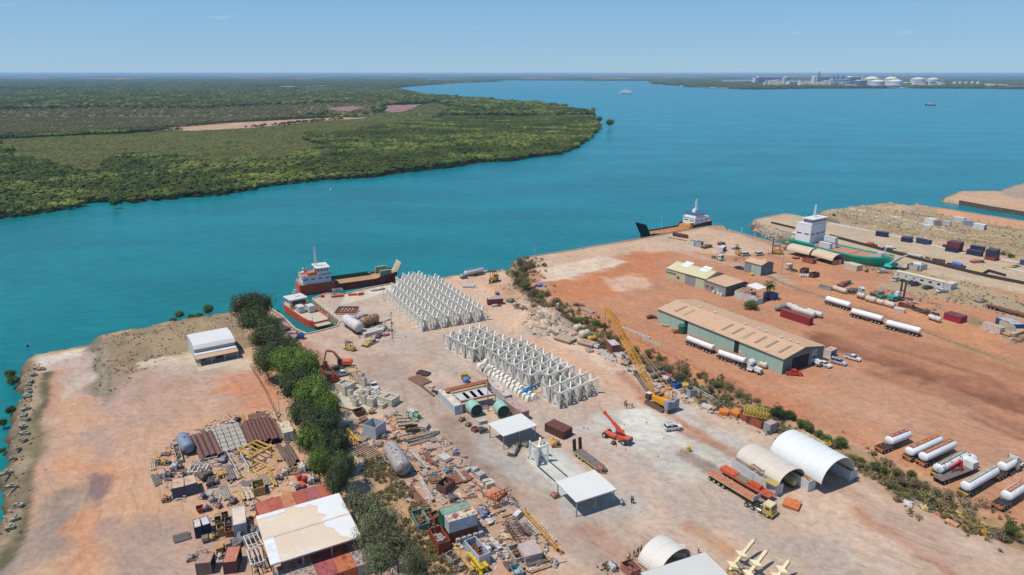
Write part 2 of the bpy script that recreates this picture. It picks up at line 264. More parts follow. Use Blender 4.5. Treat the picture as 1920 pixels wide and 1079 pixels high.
# ---- colour survey of the ground: ('G', polygon px, rgb, alpha, soft m) or ('L', line px, width m, rgb, alpha, soft)
O1=(216,160,124);O2=(205,146,108);TAN=(207,176,150);PINK=(196,164,148);GREY=(190,178,168);PGR=(196,172,156);MAU=(182,156,148)
RUST=(192,118,80);DRK=(162,128,110);PALE=(228,204,182);SAND=(212,190,164);DRY=(164,142,112);OLV=(118,112,76);BRN=(148,118,88)
REG=[
 ('G',[(0,640),(520,560),(560,700),(700,1079),(0,1079)],(212,166,134),1,3),
 ('G',[(160,640),(440,575),(470,650),(250,700),(200,760),(165,730)],(158,136,108),.95,2),
 ('G',[(258,681),(380,652),(372,700),(470,670),(475,700),(375,715),(258,690)],(214,190,166),.9,1),
 ('G',[(215,700),(360,680),(470,700),(440,760),(300,780),(180,830),(150,770)],MAU,.55,8),
 ('G',[(70,665),(160,655),(175,710),(160,740),(80,730)],(200,180,168),.8,4),
 ('G',[(60,672),(165,650),(165,662),(75,690)],(226,210,194),.8,2),
 ('G',[(75,700),(130,690),(120,760),(70,790)],(206,140,100),.7,5),
 ('G',[(172,640),(190,630),(215,720),(212,740),(178,740)],(140,130,110),.85,1.5),
 ('L',[(192,650),(198,735)],1.6,(176,156,130),.8,1),
 ('G',[(200,760),(400,720),(520,760),(500,830),(330,900),(180,900)],(206,164,140),.5,8),
 ('G',[(400,700),(480,690),(510,760),(430,790)],(214,136,92),.55,6),
 ('G',[(230,640),(400,600),(430,640),(300,670)],(176,150,118),.7,4),
 ('L',[(20,1060),(90,1030),(110,960),(140,930)],9,(150,138,132),.65,4),
 ('L',[(0,1075),(50,1020),(90,1000)],12,(160,144,134),.6,5),
 ('G',[(168,888),(212,888),(202,925),(182,957),(165,925)],(150,120,116),.9,1.5),('G',[(192,972),(218,970),(205,995),(190,997)],(158,128,124),.85,1.5),
 ('L',[(170,880),(200,830),(190,810)],4,(178,148,140),.45,3),('L',[(192,1000),(215,975)],5,(172,144,136),.6,1.5),
 ('L',[(120,1040),(128,990)],4,(178,150,138),.5,2),('L',[(140,1079),(178,1010),(175,960)],5,(214,142,98),.45,4),
 ('L',[(100,880),(180,870),(230,890)],5,(216,148,100),.4,4),('G',[(200,990),(340,960),(480,1000),(480,1079),(190,1079)],(186,156,142),.75,5),
 ('L',[(60,1079),(75,900),(90,780),(130,700)],5,(196,160,140),.5,3),
 ('L',[(86,700),(76,760),(62,800),(56,860),(46,930),(30,1010),(0,1060)],3.2,(112,102,76),.95,1.2),('L',[(58,690),(46,760),(34,860),(14,930),(-10,1000)],3,(196,138,96),.7,1.5),('L',[(45,700),(25,860),(-10,1000)],7,(178,158,130),.7,2.5),('L',[(65,850),(60,800)],5,(130,120,90),.6,2),
 # centre yard
 ('G',[(505,577),(586,561),(640,552),(740,530),(800,530),(960,512),(1110,650),(1400,760),(1700,960),(1980,1079),(700,1079),(640,800),(560,690)],(210,180,160),1,2),
 ('G',[(600,560),(740,535),(770,600),(840,660),(760,690),(640,610)],(200,178,164),.85,5),
 ('G',[(642,552),(740,532),(760,530),(750,545),(690,560),(640,570)],(226,212,192),.85,2),
 ('L',[(560,680),(700,680),(800,690)],8,(198,160,138),.45,6),
 ('L',[(790,640),(1000,760),(1150,850),(1400,990),(1600,1079)],15,(196,174,160),.75,7),
 ('L',[(720,690),(840,790),(960,880),(1100,1000),(1250,1079)],15,(184,160,146),.75,6),
 ('L',[(830,790),(900,860),(960,930)],5,(158,126,110),.5,3),('G',[(915,800),(1030,880),(1090,940),(1060,960),(900,850)],(186,178,170),.75,4),
 ('G',[(985,850),(1040,835),(1120,905),(1060,935)],(212,210,206),.98,2),('G',[(1040,930),(1170,915),(1200,960),(1130,1000),(1050,970)],(190,182,176),.7,5),
 ('G',[(1060,800),(1120,770),(1300,770),(1420,850),(1330,900),(1200,860)],(204,194,184),.95,6),
 ('G',[(1150,770),(1230,760),(1290,790),(1240,830),(1160,810)],(222,216,206),.85,4),
 ('L',[(1140,680),(1200,740),(1330,830),(1480,910)],3,(192,122,82),.65,2),('L',[(1000,640),(1100,690),(1180,740)],5,(224,170,134),.6,3),
 ('L',[(1290,850),(1380,920),(1440,960)],4.5,(150,124,116),.75,2),('L',[(1250,800),(1340,840),(1420,880),(1500,905)],2.4,(178,126,98),.55,1.5),
 ('L',[(1270,830),(1330,860)],2,(230,220,206),.5,1.5),('L',[(1600,960),(1720,1030),(1800,1079)],3,(184,122,92),.65,3),('L',[(1500,880),(1650,960),(1800,1050)],6,(186,150,132),.5,4),
 ('L',[(1560,1000),(1650,1079)],4,(206,184,164),.5,3),('L',[(1300,990),(1370,1040)],3,(196,138,96),.6,2),('L',[(1080,1000),(1180,1040),(1200,1079)],4,(188,140,116),.5,3),
 ('G',[(700,830),(780,800),(880,880),(1000,1000),(1040,1079),(850,1079),(740,900)],(204,158,128),.8,3),
 ('G',[(640,800),(760,770),(800,830),(720,860),(660,850)],(216,158,124),.8,3),
 ('G',[(680,870),(720,860),(800,960),(900,1079),(790,1079),(700,940)],(188,150,112),.85,2.5),
 ('L',[(700,890),(760,960),(830,1079)],2.5,(214,168,130),.8,1.5),
 ('G',[(830,525),(870,510),(960,512),(1000,570),(1050,620),(960,625),(880,570)],(220,182,154),.85,3),
 ('L',[(1000,600),(1080,650),(1150,690)],9,(228,192,168),.6,4),('G',[(900,535),(970,530),(985,560),(930,565)],(214,164,124),.7,3),
 ('L',[(560,620),(640,640),(700,625)],4,(184,142,118),.4,3),
 ('G',[(505,577),(530,592),(590,650),(640,700),(560,690),(540,640),(500,600)],(200,152,126),.8,2),
 # ditch
 ('L',[(985,490),(975,520),(1010,560),(1070,590),(1130,640),(1230,675),(1330,730),(1480,800),(1620,860),(1760,940),(1900,1000),(2100,1079)],8,(160,134,100),.95,3),
 ('L',[(1000,560),(1060,600)],4,(206,152,112),.7,2),
 # right yard
 ('G',[(985,492),(1213,446),(1352,424),(1481,463),(1700,500),(2200,600),(2600,1200),(2000,1040),(1640,850),(1480,780),(1250,670),(1140,635),(1060,575),(1010,545),(985,510)],(202,142,106),1,2.5),
 ('G',[(990,485),(1213,448),(1330,426),(1400,445),(1480,470),(1380,480),(1250,470),(1100,490),(1010,505)],(216,182,154),.9,5),
 ('G',[(1010,505),(1120,480),(1180,492),(1100,530),(1020,530)],(232,208,186),.85,4),
 ('G',[(1030,535),(1110,510),(1200,490),(1240,500),(1200,540),(1130,560),(1050,560)],(208,132,88),.8,4),
 ('G',[(1130,520),(1200,515),(1230,545),(1150,545)],(230,196,170),.6,5),('G',[(1190,470),(1260,480),(1220,500),(1170,490)],(210,128,84),.6,3),
 ('L',[(1130,600),(1250,670),(1400,740),(1500,770)],7,(202,130,92),.75,4),('L',[(1140,590),(1230,570),(1250,560)],8,(210,144,106),.5,5),
 ('L',[(1240,440),(1300,480),(1400,500),(1480,530)],8,(206,174,150),.6,4),('L',[(1350,430),(1480,480)],10,(206,170,142),.6,5),
 ('G',[(1220,600),(1240,565),(1420,590),(1500,640),(1560,650),(1460,560),(1300,560)],(190,140,110),.4,6),
 ('G',[(1540,700),(1700,700),(1900,800),(2100,900),(1900,960),(1700,850),(1560,770)],(200,152,124),.6,10),
 ('L',[(1560,640),(1700,690),(1850,740),(2000,790)],14,(150,96,70),.85,6),('L',[(1640,700),(1780,745),(1950,820)],6,(158,106,80),.6,4),('G',[(1600,600),(1920,690),(1920,760),(1560,640)],(180,122,92),.5,8),('L',[(1620,620),(1750,660),(1920,700)],5,(186,126,94),.6,4),('L',[(1500,580),(1600,620),(1750,700)],5,(184,126,96),.5,4),
 ('L',[(1660,650),(1800,690),(1950,760)],3,(150,100,74),.6,3),('L',[(1820,780),(1920,825)],2.4,(160,112,86),.7,1.5),('L',[(1500,730),(1600,770),(1700,800)],8,(210,160,128),.5,5),
 ('G',[(1480,500),(1700,560),(1900,620),(1900,680),(1700,600),(1500,530)],(214,150,104),.7,6),
 ('L',[(1395,500),(1500,545),(1650,590),(1780,640),(1920,690)],1.6,(150,134,96),.8,1),
 ('G',[(1640,540),(1700,500),(1920,560),(1920,600),(1760,560)],(186,160,128),.9,3),
 ('L',[(1600,480),(1760,530),(1920,580)],13,(184,160,128),.9,3),('L',[(1640,500),(1740,540),(1920,590)],2,(140,128,88),.7,1.5),
 ('L',[(1830,600),(1920,635)],8,(156,130,98),.7,4),
 # jetty two and peninsula
 ('G',[(1413,413),(1488,403),(1600,425),(2000,520),(2000,570),(1700,505),(1540,462),(1480,440)],(206,180,152),1,2),
 ('G',[(1440,428),(1520,440),(1640,480),(1700,505),(1600,480),(1480,450)],(164,148,128),.9,1.5),
 ('G',[(1538,402),(1583,389),(1667,381),(1752,389),(1920,415),(2300,470),(2300,520),(1920,490),(1760,450),(1640,434),(1570,420)],(184,158,122),1,2),
 ('G',[(1752,389),(1920,416),(2100,440),(2100,460),(1860,420),(1760,402)],(222,164,124),.9,2),
 ('G',[(1640,384),(1705,387),(1740,400),(1700,400),(1640,392)],(206,170,134),.7,2),
 ('L',[(1600,392),(1660,402),(1730,420),(1760,425)],5,(228,204,176),.85,2),('L',[(1570,400),(1640,425),(1720,440)],5,(150,132,98),.6,4),('L',[(1700,400),(1800,415),(1900,430)],5,(146,130,92),.6,3),
 ('L',[(1740,430),(1800,440),(1920,446)],1.6,(220,196,166),.8,1),('L',[(1760,445),(1860,458),(1960,470)],5,(140,134,88),.6,4),('G',[(1570,410),(1640,425),(1660,435),(1600,425)],(196,158,130),.7,3),
]
LAND2_REG=[('G',[(1770,371),(1920,343),(2300,300),(2600,420),(1920,397),(1799,376)],(212,172,138),1,2),('G',[(1870,360),(1920,343),(2100,330),(2100,380),(1900,372)],(176,156,138),.8,2)]
def paint(X,Y,regs,base):
    col=np.tile(np.array([lin(v) for v in base]),(X.size,1))
    wx=(fbm(X/9,Y/9,4,3)-.5);wy=(fbm(X/9,Y/9,4,9)-.5)
    px,py=None,None
    for rg in regs:
        if rg[0] == 'G':_,pts,rgb,al,soft=rg;wd=0;closed=True
        else:_,pts,wd,rgb,al,soft=rg;closed=False
        P_=[at(*p)[:2] for p in pts];xs=[p[0] for p in P_];ys=[p[1] for p in P_];mrg=wd+soft*3+4
        m=np.nonzero((X > min(xs)-mrg) & (X < max(xs)+mrg) & (Y > min(ys)-mrg) & (Y < max(ys)+mrg))[0]
        if not len(m):continue
        amp=soft*2.6;soft=soft*(.38 if al < 1 else .8)
        d,_i=sdist(X[m]+wx[m]*amp,Y[m]+wy[m]*amp,P_,closed)
        d=d -wd*.5
        a=np.clip(.5-d/(2*soft),0,1)*al
        if al < 1:a=a*(.55+1.05*np.clip(fbm(X[m]/3.5,Y[m]/3.5,4,len(pts)),0,1))
        a=np.clip(a,0,1)[:,None]
        col[m]=col[m]*(1-a)+np.array([lin(v) for v in rgb])*a
    return col
MOUNDS=[(1010,612,13,3.2),(1035,600,9,2.4),(985,600,6,1.8),(940,545,9,2.0),(925,560,6,1.4),(975,585,5,1.6),(870,525,6,1.4),(760,395,1,0),(195,690,9,.7),(194,655,7,.9),(1690,392,10,2.5),(1650,425,9,1.5),(1760,432,8,1.2),(982,497,6,1.5),(1875,356,12,2)]
DITCH=[at(*p)[:2] for p in [(985,490),(975,520),(1010,560),(1070,592),(1130,642),(1230,678),(1330,733),(1480,805),(1620,868),(1760,945),(1900,1005),(2100,1085)]]
def heights(X,Y,P_,Q,natural=True):
    d,idx=sdist(X,Y,P_)
    q=Q[idx]
    wob=(fbm(X/6,Y/6,4,5)-.5)*5*(1-q)
    dd=d+wob
    dist=np.clip(dd,0,None);z=-np.where(q == 1,dist*8,dist*1.0)
    z=z+np.where((q == 0) & (dd >-2.5),(fbm(X/1.4,Y/1.4,3,8)-.5)*.9*np.clip((dd+2.5)/2.5,0,1),0)
    return z,dd,q
def ground(name,x0,x1,y0,y1,st,P_,Q,regs,main,mat):
    xs=np.arange(x0,x1,st);ys=np.arange(y0,y1,st);X,Y=np.meshgrid(xs,ys);sh=X.shape;X=X.ravel();Y=Y.ravel()
    z,dd,q=heights(X,Y,P_,Q)
    inside=np.clip(-dd/3,0,1)
    z=z+(fbm(X/14,Y/14,3,2)-.5)*.22*inside
    if main:
        for mx_,my_,r,h in MOUNDS:
            c=at(mx_,my_);e=np.exp(-((X -c.x) ** 2+(Y -c.y) ** 2)/(r*r*.5));z=z+h*e*(.55+.9*fbm(X/2.2,Y/2.2,4,6))*inside
        dt,_=sdist(X,Y,DITCH,False);z=z -1.5*np.exp(-(dt/3.4) ** 2)*inside+(fbm(X/1.8,Y/1.8,3,12)-.5)*.7*np.clip(1-dt/8,0,1)
    col=paint(X,Y,regs,(206,168,140))
    # shore strip: wet brown rock
    sh_=np.clip((dd+2.2)/2.4,0,1)[:,None]*(q == 0)[:,None]
    rock=np.array([lin(124),lin(108),lin(86)])*(.55+.9*fbm(X/1.2,Y/1.2,3,21))[:,None]
    col=col*(1-sh_*.85)+rock*sh_*.85
    wet=np.clip((-z -1.8)/.8,0,1)[:,None];col=col*(1-wet*.6)
    # tyre tracks and patchy variation
    v=.85+.30*fbm(X/7,Y/7,5,31);v2=.95+.1*fbm(X/1.1,Y/1.1,3,41)
    a=R(-57+90);s_=(X*math.cos(a)+Y*math.sin(a));l_=(-X*math.sin(a)+Y*math.cos(a))
    tr=fbm((s_+4*fbm(X/30,Y/30,2,4))/1.1,l_/38,3,51);v3=.94+.12*tr
    col=col*(v*v2*v3)[:,None]/KAL
    hue=(fbm(X/7,Y/7,4,61)-.5)[:,None];col=col*(1+hue*np.array([.10,-.02,-.14]))
    lum=col @ np.array([.3,.55,.15]);col=lum[:,None]+(col -lum[:,None])*.94;col=col*np.array([1.02,1.0,.92])
    V=np.stack([X,Y,z],1);ny,nx=sh
    i=np.arange(ny*nx).reshape(ny,nx);F=np.stack([i[:-1,:-1],i[:-1,1:],i[1:,1:],i[1:,:-1]],-1).reshape(-1,4)
    keep=(z[F].max(1) > WATER -3);F=F[keep]
    used=np.unique(F);mp_=-np.ones(len(V),np.int64);mp_[used]=np.arange(len(used));
    return struct(name,mesh_np(name,V[used],mp_[F],mat,np.clip(col[used],.01,.8)))
def tint_mat(name,rough,fine,bumpd,contrast=.22):
    m=bpy.data.materials.new(name);m.use_nodes=True;nt=m.node_tree;b=nt.nodes['Principled BSDF'];N=nt.nodes.new;LK=nt.links.new
    b.inputs['Roughness'].default_value=rough;b.inputs['Specular IOR Level'].default_value=.2
    a=N('ShaderNodeAttribute');a.attribute_name='tint';ge=N('ShaderNodeNewGeometry')
    n1=N('ShaderNodeTexNoise');n1.inputs['Scale'].default_value=fine;n1.inputs['Detail'].default_value=9;n1.inputs['Roughness'].default_value=.72;LK(ge.outputs['Position'],n1.inputs['Vector'])
    mr=N('ShaderNodeMapRange');mr.inputs['From Min'].default_value=.28;mr.inputs['From Max'].default_value=.72;mr.inputs['To Min'].default_value=1-contrast;mr.inputs['To Max'].default_value=1+contrast;LK(n1.outputs[0],mr.inputs[0])
    s=N('ShaderNodeVectorMath');s.operation='SCALE';LK(a.outputs['Color'],s.inputs[0]);LK(mr.outputs[0],s.inputs['Scale'])
    last=s.outputs[0]
    if name == 'yard_dirt':
        nw=N('ShaderNodeTexNoise');nw.inputs['Scale'].default_value=.018;nw.inputs['Detail'].default_value=2;LK(ge.outputs['Position'],nw.inputs['Vector']);sw=N('ShaderNodeVectorMath');sw.operation='SCALE';sw.inputs['Scale'].default_value=60;LK(nw.outputs['Color'],sw.inputs[0]);aw=N('ShaderNodeVectorMath');aw.operation='ADD';LK(ge.outputs['Position'],aw.inputs[0]);LK(sw.outputs[0],aw.inputs[1])
        for ang,across,along,lo,hi,dk in ((-58,1.1,.02,.54,.68,.86),(-20,.9,.018,.58,.70,.88),(35,1.3,.03,.58,.70,1.10),(-58,.45,.012,.52,.64,.92)):
            mq=N('ShaderNodeMapping');mq.vector_type='TEXTURE';mq.inputs['Rotation'].default_value=(0,0,R(ang));mq.inputs['Scale'].default_value=(1/along,1/across,1);LK(aw.outputs[0],mq.inputs[0])
            nq=N('ShaderNodeTexNoise');nq.inputs['Scale'].default_value=1;nq.inputs['Detail'].default_value=3;LK(mq.outputs[0],nq.inputs['Vector']);rq=N('ShaderNodeMapRange');rq.inputs['From Min'].default_value=lo;rq.inputs['From Max'].default_value=hi;rq.inputs['To Min'].default_value=1;rq.inputs['To Max'].default_value=dk;LK(nq.outputs[0],rq.inputs[0])
            s2=N('ShaderNodeVectorMath');s2.operation='SCALE';LK(last,s2.inputs[0]);LK(rq.outputs[0],s2.inputs['Scale']);last=s2.outputs[0]
    LK(last,b.inputs['Base Color'])
    bp=N('ShaderNodeBump');bp.inputs['Strength'].default_value=.5;bp.inputs['Distance'].default_value=bumpd;LK(n1.outputs[0],bp.inputs['Height']);LK(bp.outputs[0],b.inputs['Normal'])
    return m
gm=tint_mat('yard_dirt',.95,.55,.12)
ground('ground',-190,560,45,560,.95,LP,QUAY,REG,True,gm)
ground('far_wharf_ground',290,760,400,760,2.0,LP2,QUAY2,LAND2_REG,False,gm)
# ---------------- far bank of the inlet, and the land to the horizon
ZB=WATER+.35
BANK=[(-900,520),(0,410),(60,404),(130,392),(180,379),(222,383),(330,374),(420,366),(500,351),(600,339),(700,333),(760,324),(840,316),(900,306),(960,303),(1000,296),(1050,290),(1085,277),(1103,263),(1115,253),(1128,238),(1120,229),(1108,214),(1060,206),(1000,197.5),(900,189.5),(800,181),(757,173),(735,166),(800,160.5),(900,155),(944,153.2),(905,151.6),(800,151.6),(800,148.5),(945,151),(1150,152.2),(1216,152.4),(1222,157.5),(1272,161.5),(1290,164),(1400,168),(1550,166.8),(1700,166),(1900,167.6),(2300,170),(5200,158),(5200,137.3),(-3400,137.3)]
def far_xy(p):return at(p[0],max(p[1],137.35),ZB)[:2]
BP=[far_xy(p) for p in BANK]
# zones of the bank: (polygon px, kind)
ZONES=[
 ('flat',[(285,245),(330,240),(420,232),(560,224),(640,220.5),(690,222),(600,228),(480,240),(360,246)]),
 ('mud',[(708,203),(730,198),(790,196),(780,201),(752,212),(720,210)]),('flat',[(470,163.2),(620,160.8),(600,165.2),(520,166)]),('mud',[(600,205),(660,200),(690,206),(640,213)]),
 ('dry',[(-200,215),(150,205),(400,205),(600,196),(700,193),(705,216),(560,222),(400,232),(250,247),(120,252),(-200,262)]),
 ('low',[(150,255),(330,246),(480,240),(640,226),(700,215),(820,192),(860,205),(800,228),(640,250),(560,252),(620,278),(500,300),(430,310),(330,300),(260,290),(150,330),(60,300),(0,275),(0,262)]),
 ('low',[(400,255),(560,258),(600,285),(520,305),(420,300)]),
]
def zone(X,Y):
    z=np.zeros(X.shape,np.int32)
    wx=(fbm(X/60,Y/60,3,3)-.5)*50;wy=(fbm(X/60,Y/60,3,9)-.5)*50
    for nm,pl in reversed(ZONES):
        P_=[at(a,b_,ZB)[:2] for a,b_ in pl];k=.25 if nm in ('flat','mud') else 1
        d,_=sdist(X+wx*k,Y+wy*k,P_);z=np.where(d < 0,{'flat':1,'mud':2,'dry':3,'low':4}[nm],z)
    return z
ZC={0:(44,56,26),1:(196,158,128),2:(160,122,112),3:(128,116,78),4:(98,100,46)}
def bank_cols(X,Y):
    z=zone(X,Y);col=np.zeros((X.size,3))
    for k,c in ZC.items():col[z == k]=[lin(v) for v in c]
    far=np.clip((Y -2500)/5000,0,1)[:,None]
    n=fbm(X/260,Y/700,5,71)[:,None];dark=np.array([lin(38),lin(54),lin(26)]);dryc=np.array([lin(120),lin(104),lin(70)])
    fc=dark*(1-n)*1.4+dryc*np.clip(n -.42,0,1)*2.2
    m=((z == 0) | (z == 3))[:,None];col=np.where(m,col*(1-far)+fc*far,col)
    sp=(fbm(X/500,Y/1600,3,91) > .70)[:,None] & (Y > 3500)[:,None];col=np.where(sp,np.array([lin(185),lin(160),lin(130)]),col)
    return col*(.8+.4*fbm(X/20,Y/30,4,77))[:,None]/KAL
bm_=tint_mat('bank_growth',.95,.05,1.5,.35)
from mathutils.geometry import tessellate_polygon
def bank_sheet():
    # graded mesh: rings of distance, finer near
    rows=list(np.arange(300,1500,10))+list(np.arange(1500,4000,30))+list(np.geomspace(4000,58000,60));NC=420
    V=[];
    T=np.tan(np.linspace(R(-47),R(50),NC))
    X=np.concatenate([T*y for y in rows]);Y=np.concatenate([np.full(NC,float(y)) for y in rows])
    d,_=sdist(X,Y,BP);d=d+(fbm(X/40,Y/40,4,14)-.5)*np.clip(Y/60,6,60)*.8
    z=np.where(d < 0,ZB,WATER -2.0);z=np.where((d < 0),ZB+np.clip(-d/400,0,1)*.5,z)
    nr=len(rows);i=np.arange(nr*NC).reshape(nr,NC);F=np.stack([i[:-1,:-1],i[:-1,1:],i[1:,1:],i[1:,:-1]],-1).reshape(-1,4)
    F=F[(z[F].max(1) > WATER)];used=np.unique(F);mp_=-np.ones(X.size,np.int64);mp_[used]=np.arange(len(used))
    return struct('far_bank',mesh_np('far_bank',np.stack([X,Y,z],1)[used],mp_[F],bm_,bank_cols(X,Y)[used],False))
bank_sheet()
# ---------------- crowns for the mangrove forest (instanced on points: nobody could count them)
def leaf_mat(rgb,name='leaf',var=.35,scale=.012,alt=None):
    m=bpy.data.materials.new(name);m.use_nodes=True;nt=m.node_tree;b=nt.nodes['Principled BSDF'];N=nt.nodes.new;LK=nt.links.new
    b.inputs['Roughness'].default_value=.75;b.inputs['Specular IOR Level'].default_value=.15
    ge=N('ShaderNodeNewGeometry');oi=N('ShaderNodeObjectInfo')
    n1=N('ShaderNodeTexNoise');n1.inputs['Scale'].default_value=scale;n1.inputs['Detail'].default_value=4;LK(ge.outputs['Position'],n1.inputs['Vector'])
    a1=N('ShaderNodeMath');a1.operation='MULTIPLY_ADD';a1.inputs[1].default_value=.5;LK(oi.outputs['Random'],a1.inputs[0]);LK(n1.outputs[0],a1.inputs[2])
    mr=N('ShaderNodeMapRange');mr.inputs['From Min'].default_value=.35;mr.inputs['From Max'].default_value=1.1;mr.inputs['To Min'].default_value=1-var;mr.inputs['To Max'].default_value=1+var;LK(a1.outputs[0],mr.inputs[0])
    cm=N('ShaderNodeMixRGB');cm.inputs[1].default_value=alb(rgb);cm.inputs[2].default_value=alb(alt or rgb)
    n2=N('ShaderNodeTexNoise');n2.inputs['Scale'].default_value=scale*2.3;LK(ge.outputs['Position'],n2.inputs['Vector'])
    r2=N('ShaderNodeMapRange');r2.inputs['From Min'].default_value=.42;r2.inputs['From Max'].default_value=.62;LK(n2.outputs[0],r2.inputs[0]);LK(r2.outputs[0],cm.inputs[0])
    s=N('ShaderNodeVectorMath');s.operation='SCALE';LK(cm.outputs[0],s.inputs[0]);LK(mr.outputs[0],s.inputs['Scale']);LK(s.outputs[0],b.inputs['Base Color'])
    return m
def crown_mesh(name,mat,rad=3.0,h=3.2,n=260,leaf=.75,seed=1,lobes=7,base=.8,core=.72):
    r=random.Random(seed);mb=MB();blobs=[]
    for i in range(lobes):
        a=r.uniform(0,6.28);q=rad*math.sqrt(r.random())*.62
        blobs.append((math.cos(a)*q,math.sin(a)*q,base+h*r.uniform(.35,.72),rad*r.uniform(.36,.58),h*r.uniform(.24,.42)))
    for bx,by,bz,br,bh in blobs:                      # irregular opaque heart of each clump
        k=7;vs=[]
        for j in range(1,4):
            ph=math.pi*j/4
            for i in range(k):
                t=6.283*i/k+j;q=core*r.uniform(.75,1.05);vs.append((bx+br*q*math.sin(ph)*math.cos(t),by+br*q*math.sin(ph)*math.sin(t),bz+bh*q*math.cos(ph)))
        vs += [(bx,by,bz+bh*core),(bx,by,bz -bh*core)]
        fs=[(j*k+i,(j+1)*k+i,(j+1)*k+(i+1) % k,j*k+(i+1) % k) for j in range(2) for i in range(k)]
        fs += [(3*k,i,(i+1) % k) for i in range(k)]+[(3*k+1,2*k+(i+1) % k,2*k+i) for i in range(k)]
        mb.add(vs,fs)
    for i in range(n):
        bx,by,bz,br,bh=r.choice(blobs)
        d=Vector((r.gauss(0,1),r.gauss(0,1),r.gauss(.25,1))).normalized();e=r.uniform(.82,1.12)
        c=Vector((bx+d.x*br*e,by+d.y*br*e,bz+d.z*bh*e))
        nn=(d+Vector((r.gauss(0,.45),r.gauss(0,.45),r.gauss(.2,.45)))).normalized()
        u=nn.cross(Vector((r.gauss(0,1),r.gauss(0,1),r.gauss(0,1)))).normalized();w_=nn.cross(u);s1=leaf*r.uniform(.5,1.1);s2=leaf*r.uniform(.35,.8)
        mb.add([c -u*s1*.5,c+w_*s2*.5,c+u*s1*.5,c -w_*s2*.5],[(0,1,2,3)])
    return mb.mesh(name,mat)
def scatter(name,label,pts,scl,protos):
    """one mass of growth: points carrying size and turn, a crown put on each by geometry nodes"""
    me=bpy.data.meshes.new(name);me.vertices.add(len(pts));me.vertices.foreach_set('co',np.asarray(pts,np.float32).ravel())
    a=me.attributes.new('size','FLOAT_VECTOR','POINT');a.data.foreach_set('vector',np.asarray(scl,np.float32).ravel())
    o=bpy.data.objects.new(name,me);C.objects.link(o);o['kind']='stuff';o['label']=label;o['category']='trees'
    ng=bpy.data.node_groups.new(name,'GeometryNodeTree');ng.interface.new_socket('Geometry',in_out='INPUT',socket_type='NodeSocketGeometry');ng.interface.new_socket('Geometry',in_out='OUTPUT',socket_type='NodeSocketGeometry')
    N=ng.nodes.new;LK=ng.links.new;gi=N('NodeGroupInput');go=N('NodeGroupOutput');jn=N('GeometryNodeJoinGeometry')
    g2i=N('GeometryNodeGeometryToInstance')
    for pm in protos:
        po=bpy.data.objects.new('crown',pm);oi=N('GeometryNodeObjectInfo');oi.inputs[0].default_value=po;gg=N('GeometryNodeGeometryToInstance');LK(oi.outputs['Geometry'],gg.inputs[0]);LK(gg.outputs[0],jn.inputs[0])
    ip=N('GeometryNodeInstanceOnPoints');LK(gi.outputs[0],ip.inputs['Points']);LK(jn.outputs[0],ip.inputs['Instance']);ip.inputs['Pick Instance'].default_value=True
    rv=N('FunctionNodeRandomValue');rv.data_type='FLOAT';rv.inputs[3].default_value=6.283;cx=N('ShaderNodeCombineXYZ');LK(rv.outputs[1],cx.inputs[2]);LK(cx.outputs[0],ip.inputs['Rotation'])
    na=N('GeometryNodeInputNamedAttribute');na.data_type='FLOAT_VECTOR';na.inputs[0].default_value='size';LK(na.outputs[0],ip.inputs['Scale'])
    LK(ip.outputs[0],go.inputs[0])
    md=o.modifiers.new('crowns','NODES');md.node_group=ng
    return o
rs=np.random.RandomState(5)
def jitter(x0,x1,y0,y1,st):
    X,Y=np.meshgrid(np.arange(x0,x1,st),np.arange(y0,y1,st));X=X.ravel()+rs.uniform(-.5,.5,X.size)*st;Y=Y.ravel()+rs.uniform(-.5,.5,Y.size)*st
    k=np.abs(X) < Y*.86+60
    return X[k],Y[k]
mg_dark=leaf_mat((112,120,54),'mangrove_leaf',.4,.01,(82,98,48));mg_light=leaf_mat((164,168,84),'pale_leaf',.25,.02,(126,142,70))
mg_low=leaf_mat((138,132,60),'low_scrub_leaf',.25,.008,(112,116,52));mg_dry=leaf_mat((146,134,90),'dry_leaf',.35,.012,(122,130,74))
pr_dark=[crown_mesh('mangrove_crown',mg_dark,3.4,4.2,300,.65,s,7) for s in (1,2,3)]
pr_light=[crown_mesh('pale_crown',mg_light,3.2,3.6,200,.9,s,7) for s in (4,5)]
pr_low=[crown_mesh('scrub_crown',mg_low,2.4,1.5,110,.7,s,5,.2) for s in (6,7)]
pr_dry=[crown_mesh('dry_crown',mg_dry,2.6,3.0,90,.7,s,5,.5,.5) for s in (8,9)]
X1,Y1=jitter(-1350,420,320,1500,5);X2,Y2=jitter(-2400,2600,1500,4200,13);X3,Y3=jitter(-8000,8500,4200,9500,42)
FX=np.concatenate([X1,X2,X3]);FY=np.concatenate([Y1,Y2,Y3]);FS=np.concatenate([np.full(X1.size,1.),np.full(X2.size,2.3),np.full(X3.size,6.)])
dB,_=sdist(FX,FY,BP);edge=dB+(fbm(FX/24,FY/24,4,14)-.5)*np.where(FS < 2,16,30)
k=edge <-.5;FX,FY,FS,edge=FX[k],FY[k],FS[k],edge[k]
zz=zone(FX,FY);big=fbm(FX/70,FY/70,4,33);rr=rs.rand(FX.size);hv=.75+.5*rs.rand(FX.size)
pal=(fbm(FX/60,FY/40,4,44) > .585) & (rr < .75)
shore=(edge >-14)
def emit(name,label,mask,hs_,xs_,protos):
    s=np.stack([FS[mask]*xs_[mask],FS[mask]*xs_[mask],np.minimum(FS[mask],2.2)*hs_[mask]],1)
    scatter(name,label,np.stack([FX[mask],FY[mask],np.full(mask.sum(),ZB)],1),s,protos)
one=np.ones(FX.size)
f0=(zz == 0)
emit('mangrove_forest','dense dark green mangrove forest covering the far bank',f0 & ~pal,(.7+.7*big)*hv,hv,pr_dark)
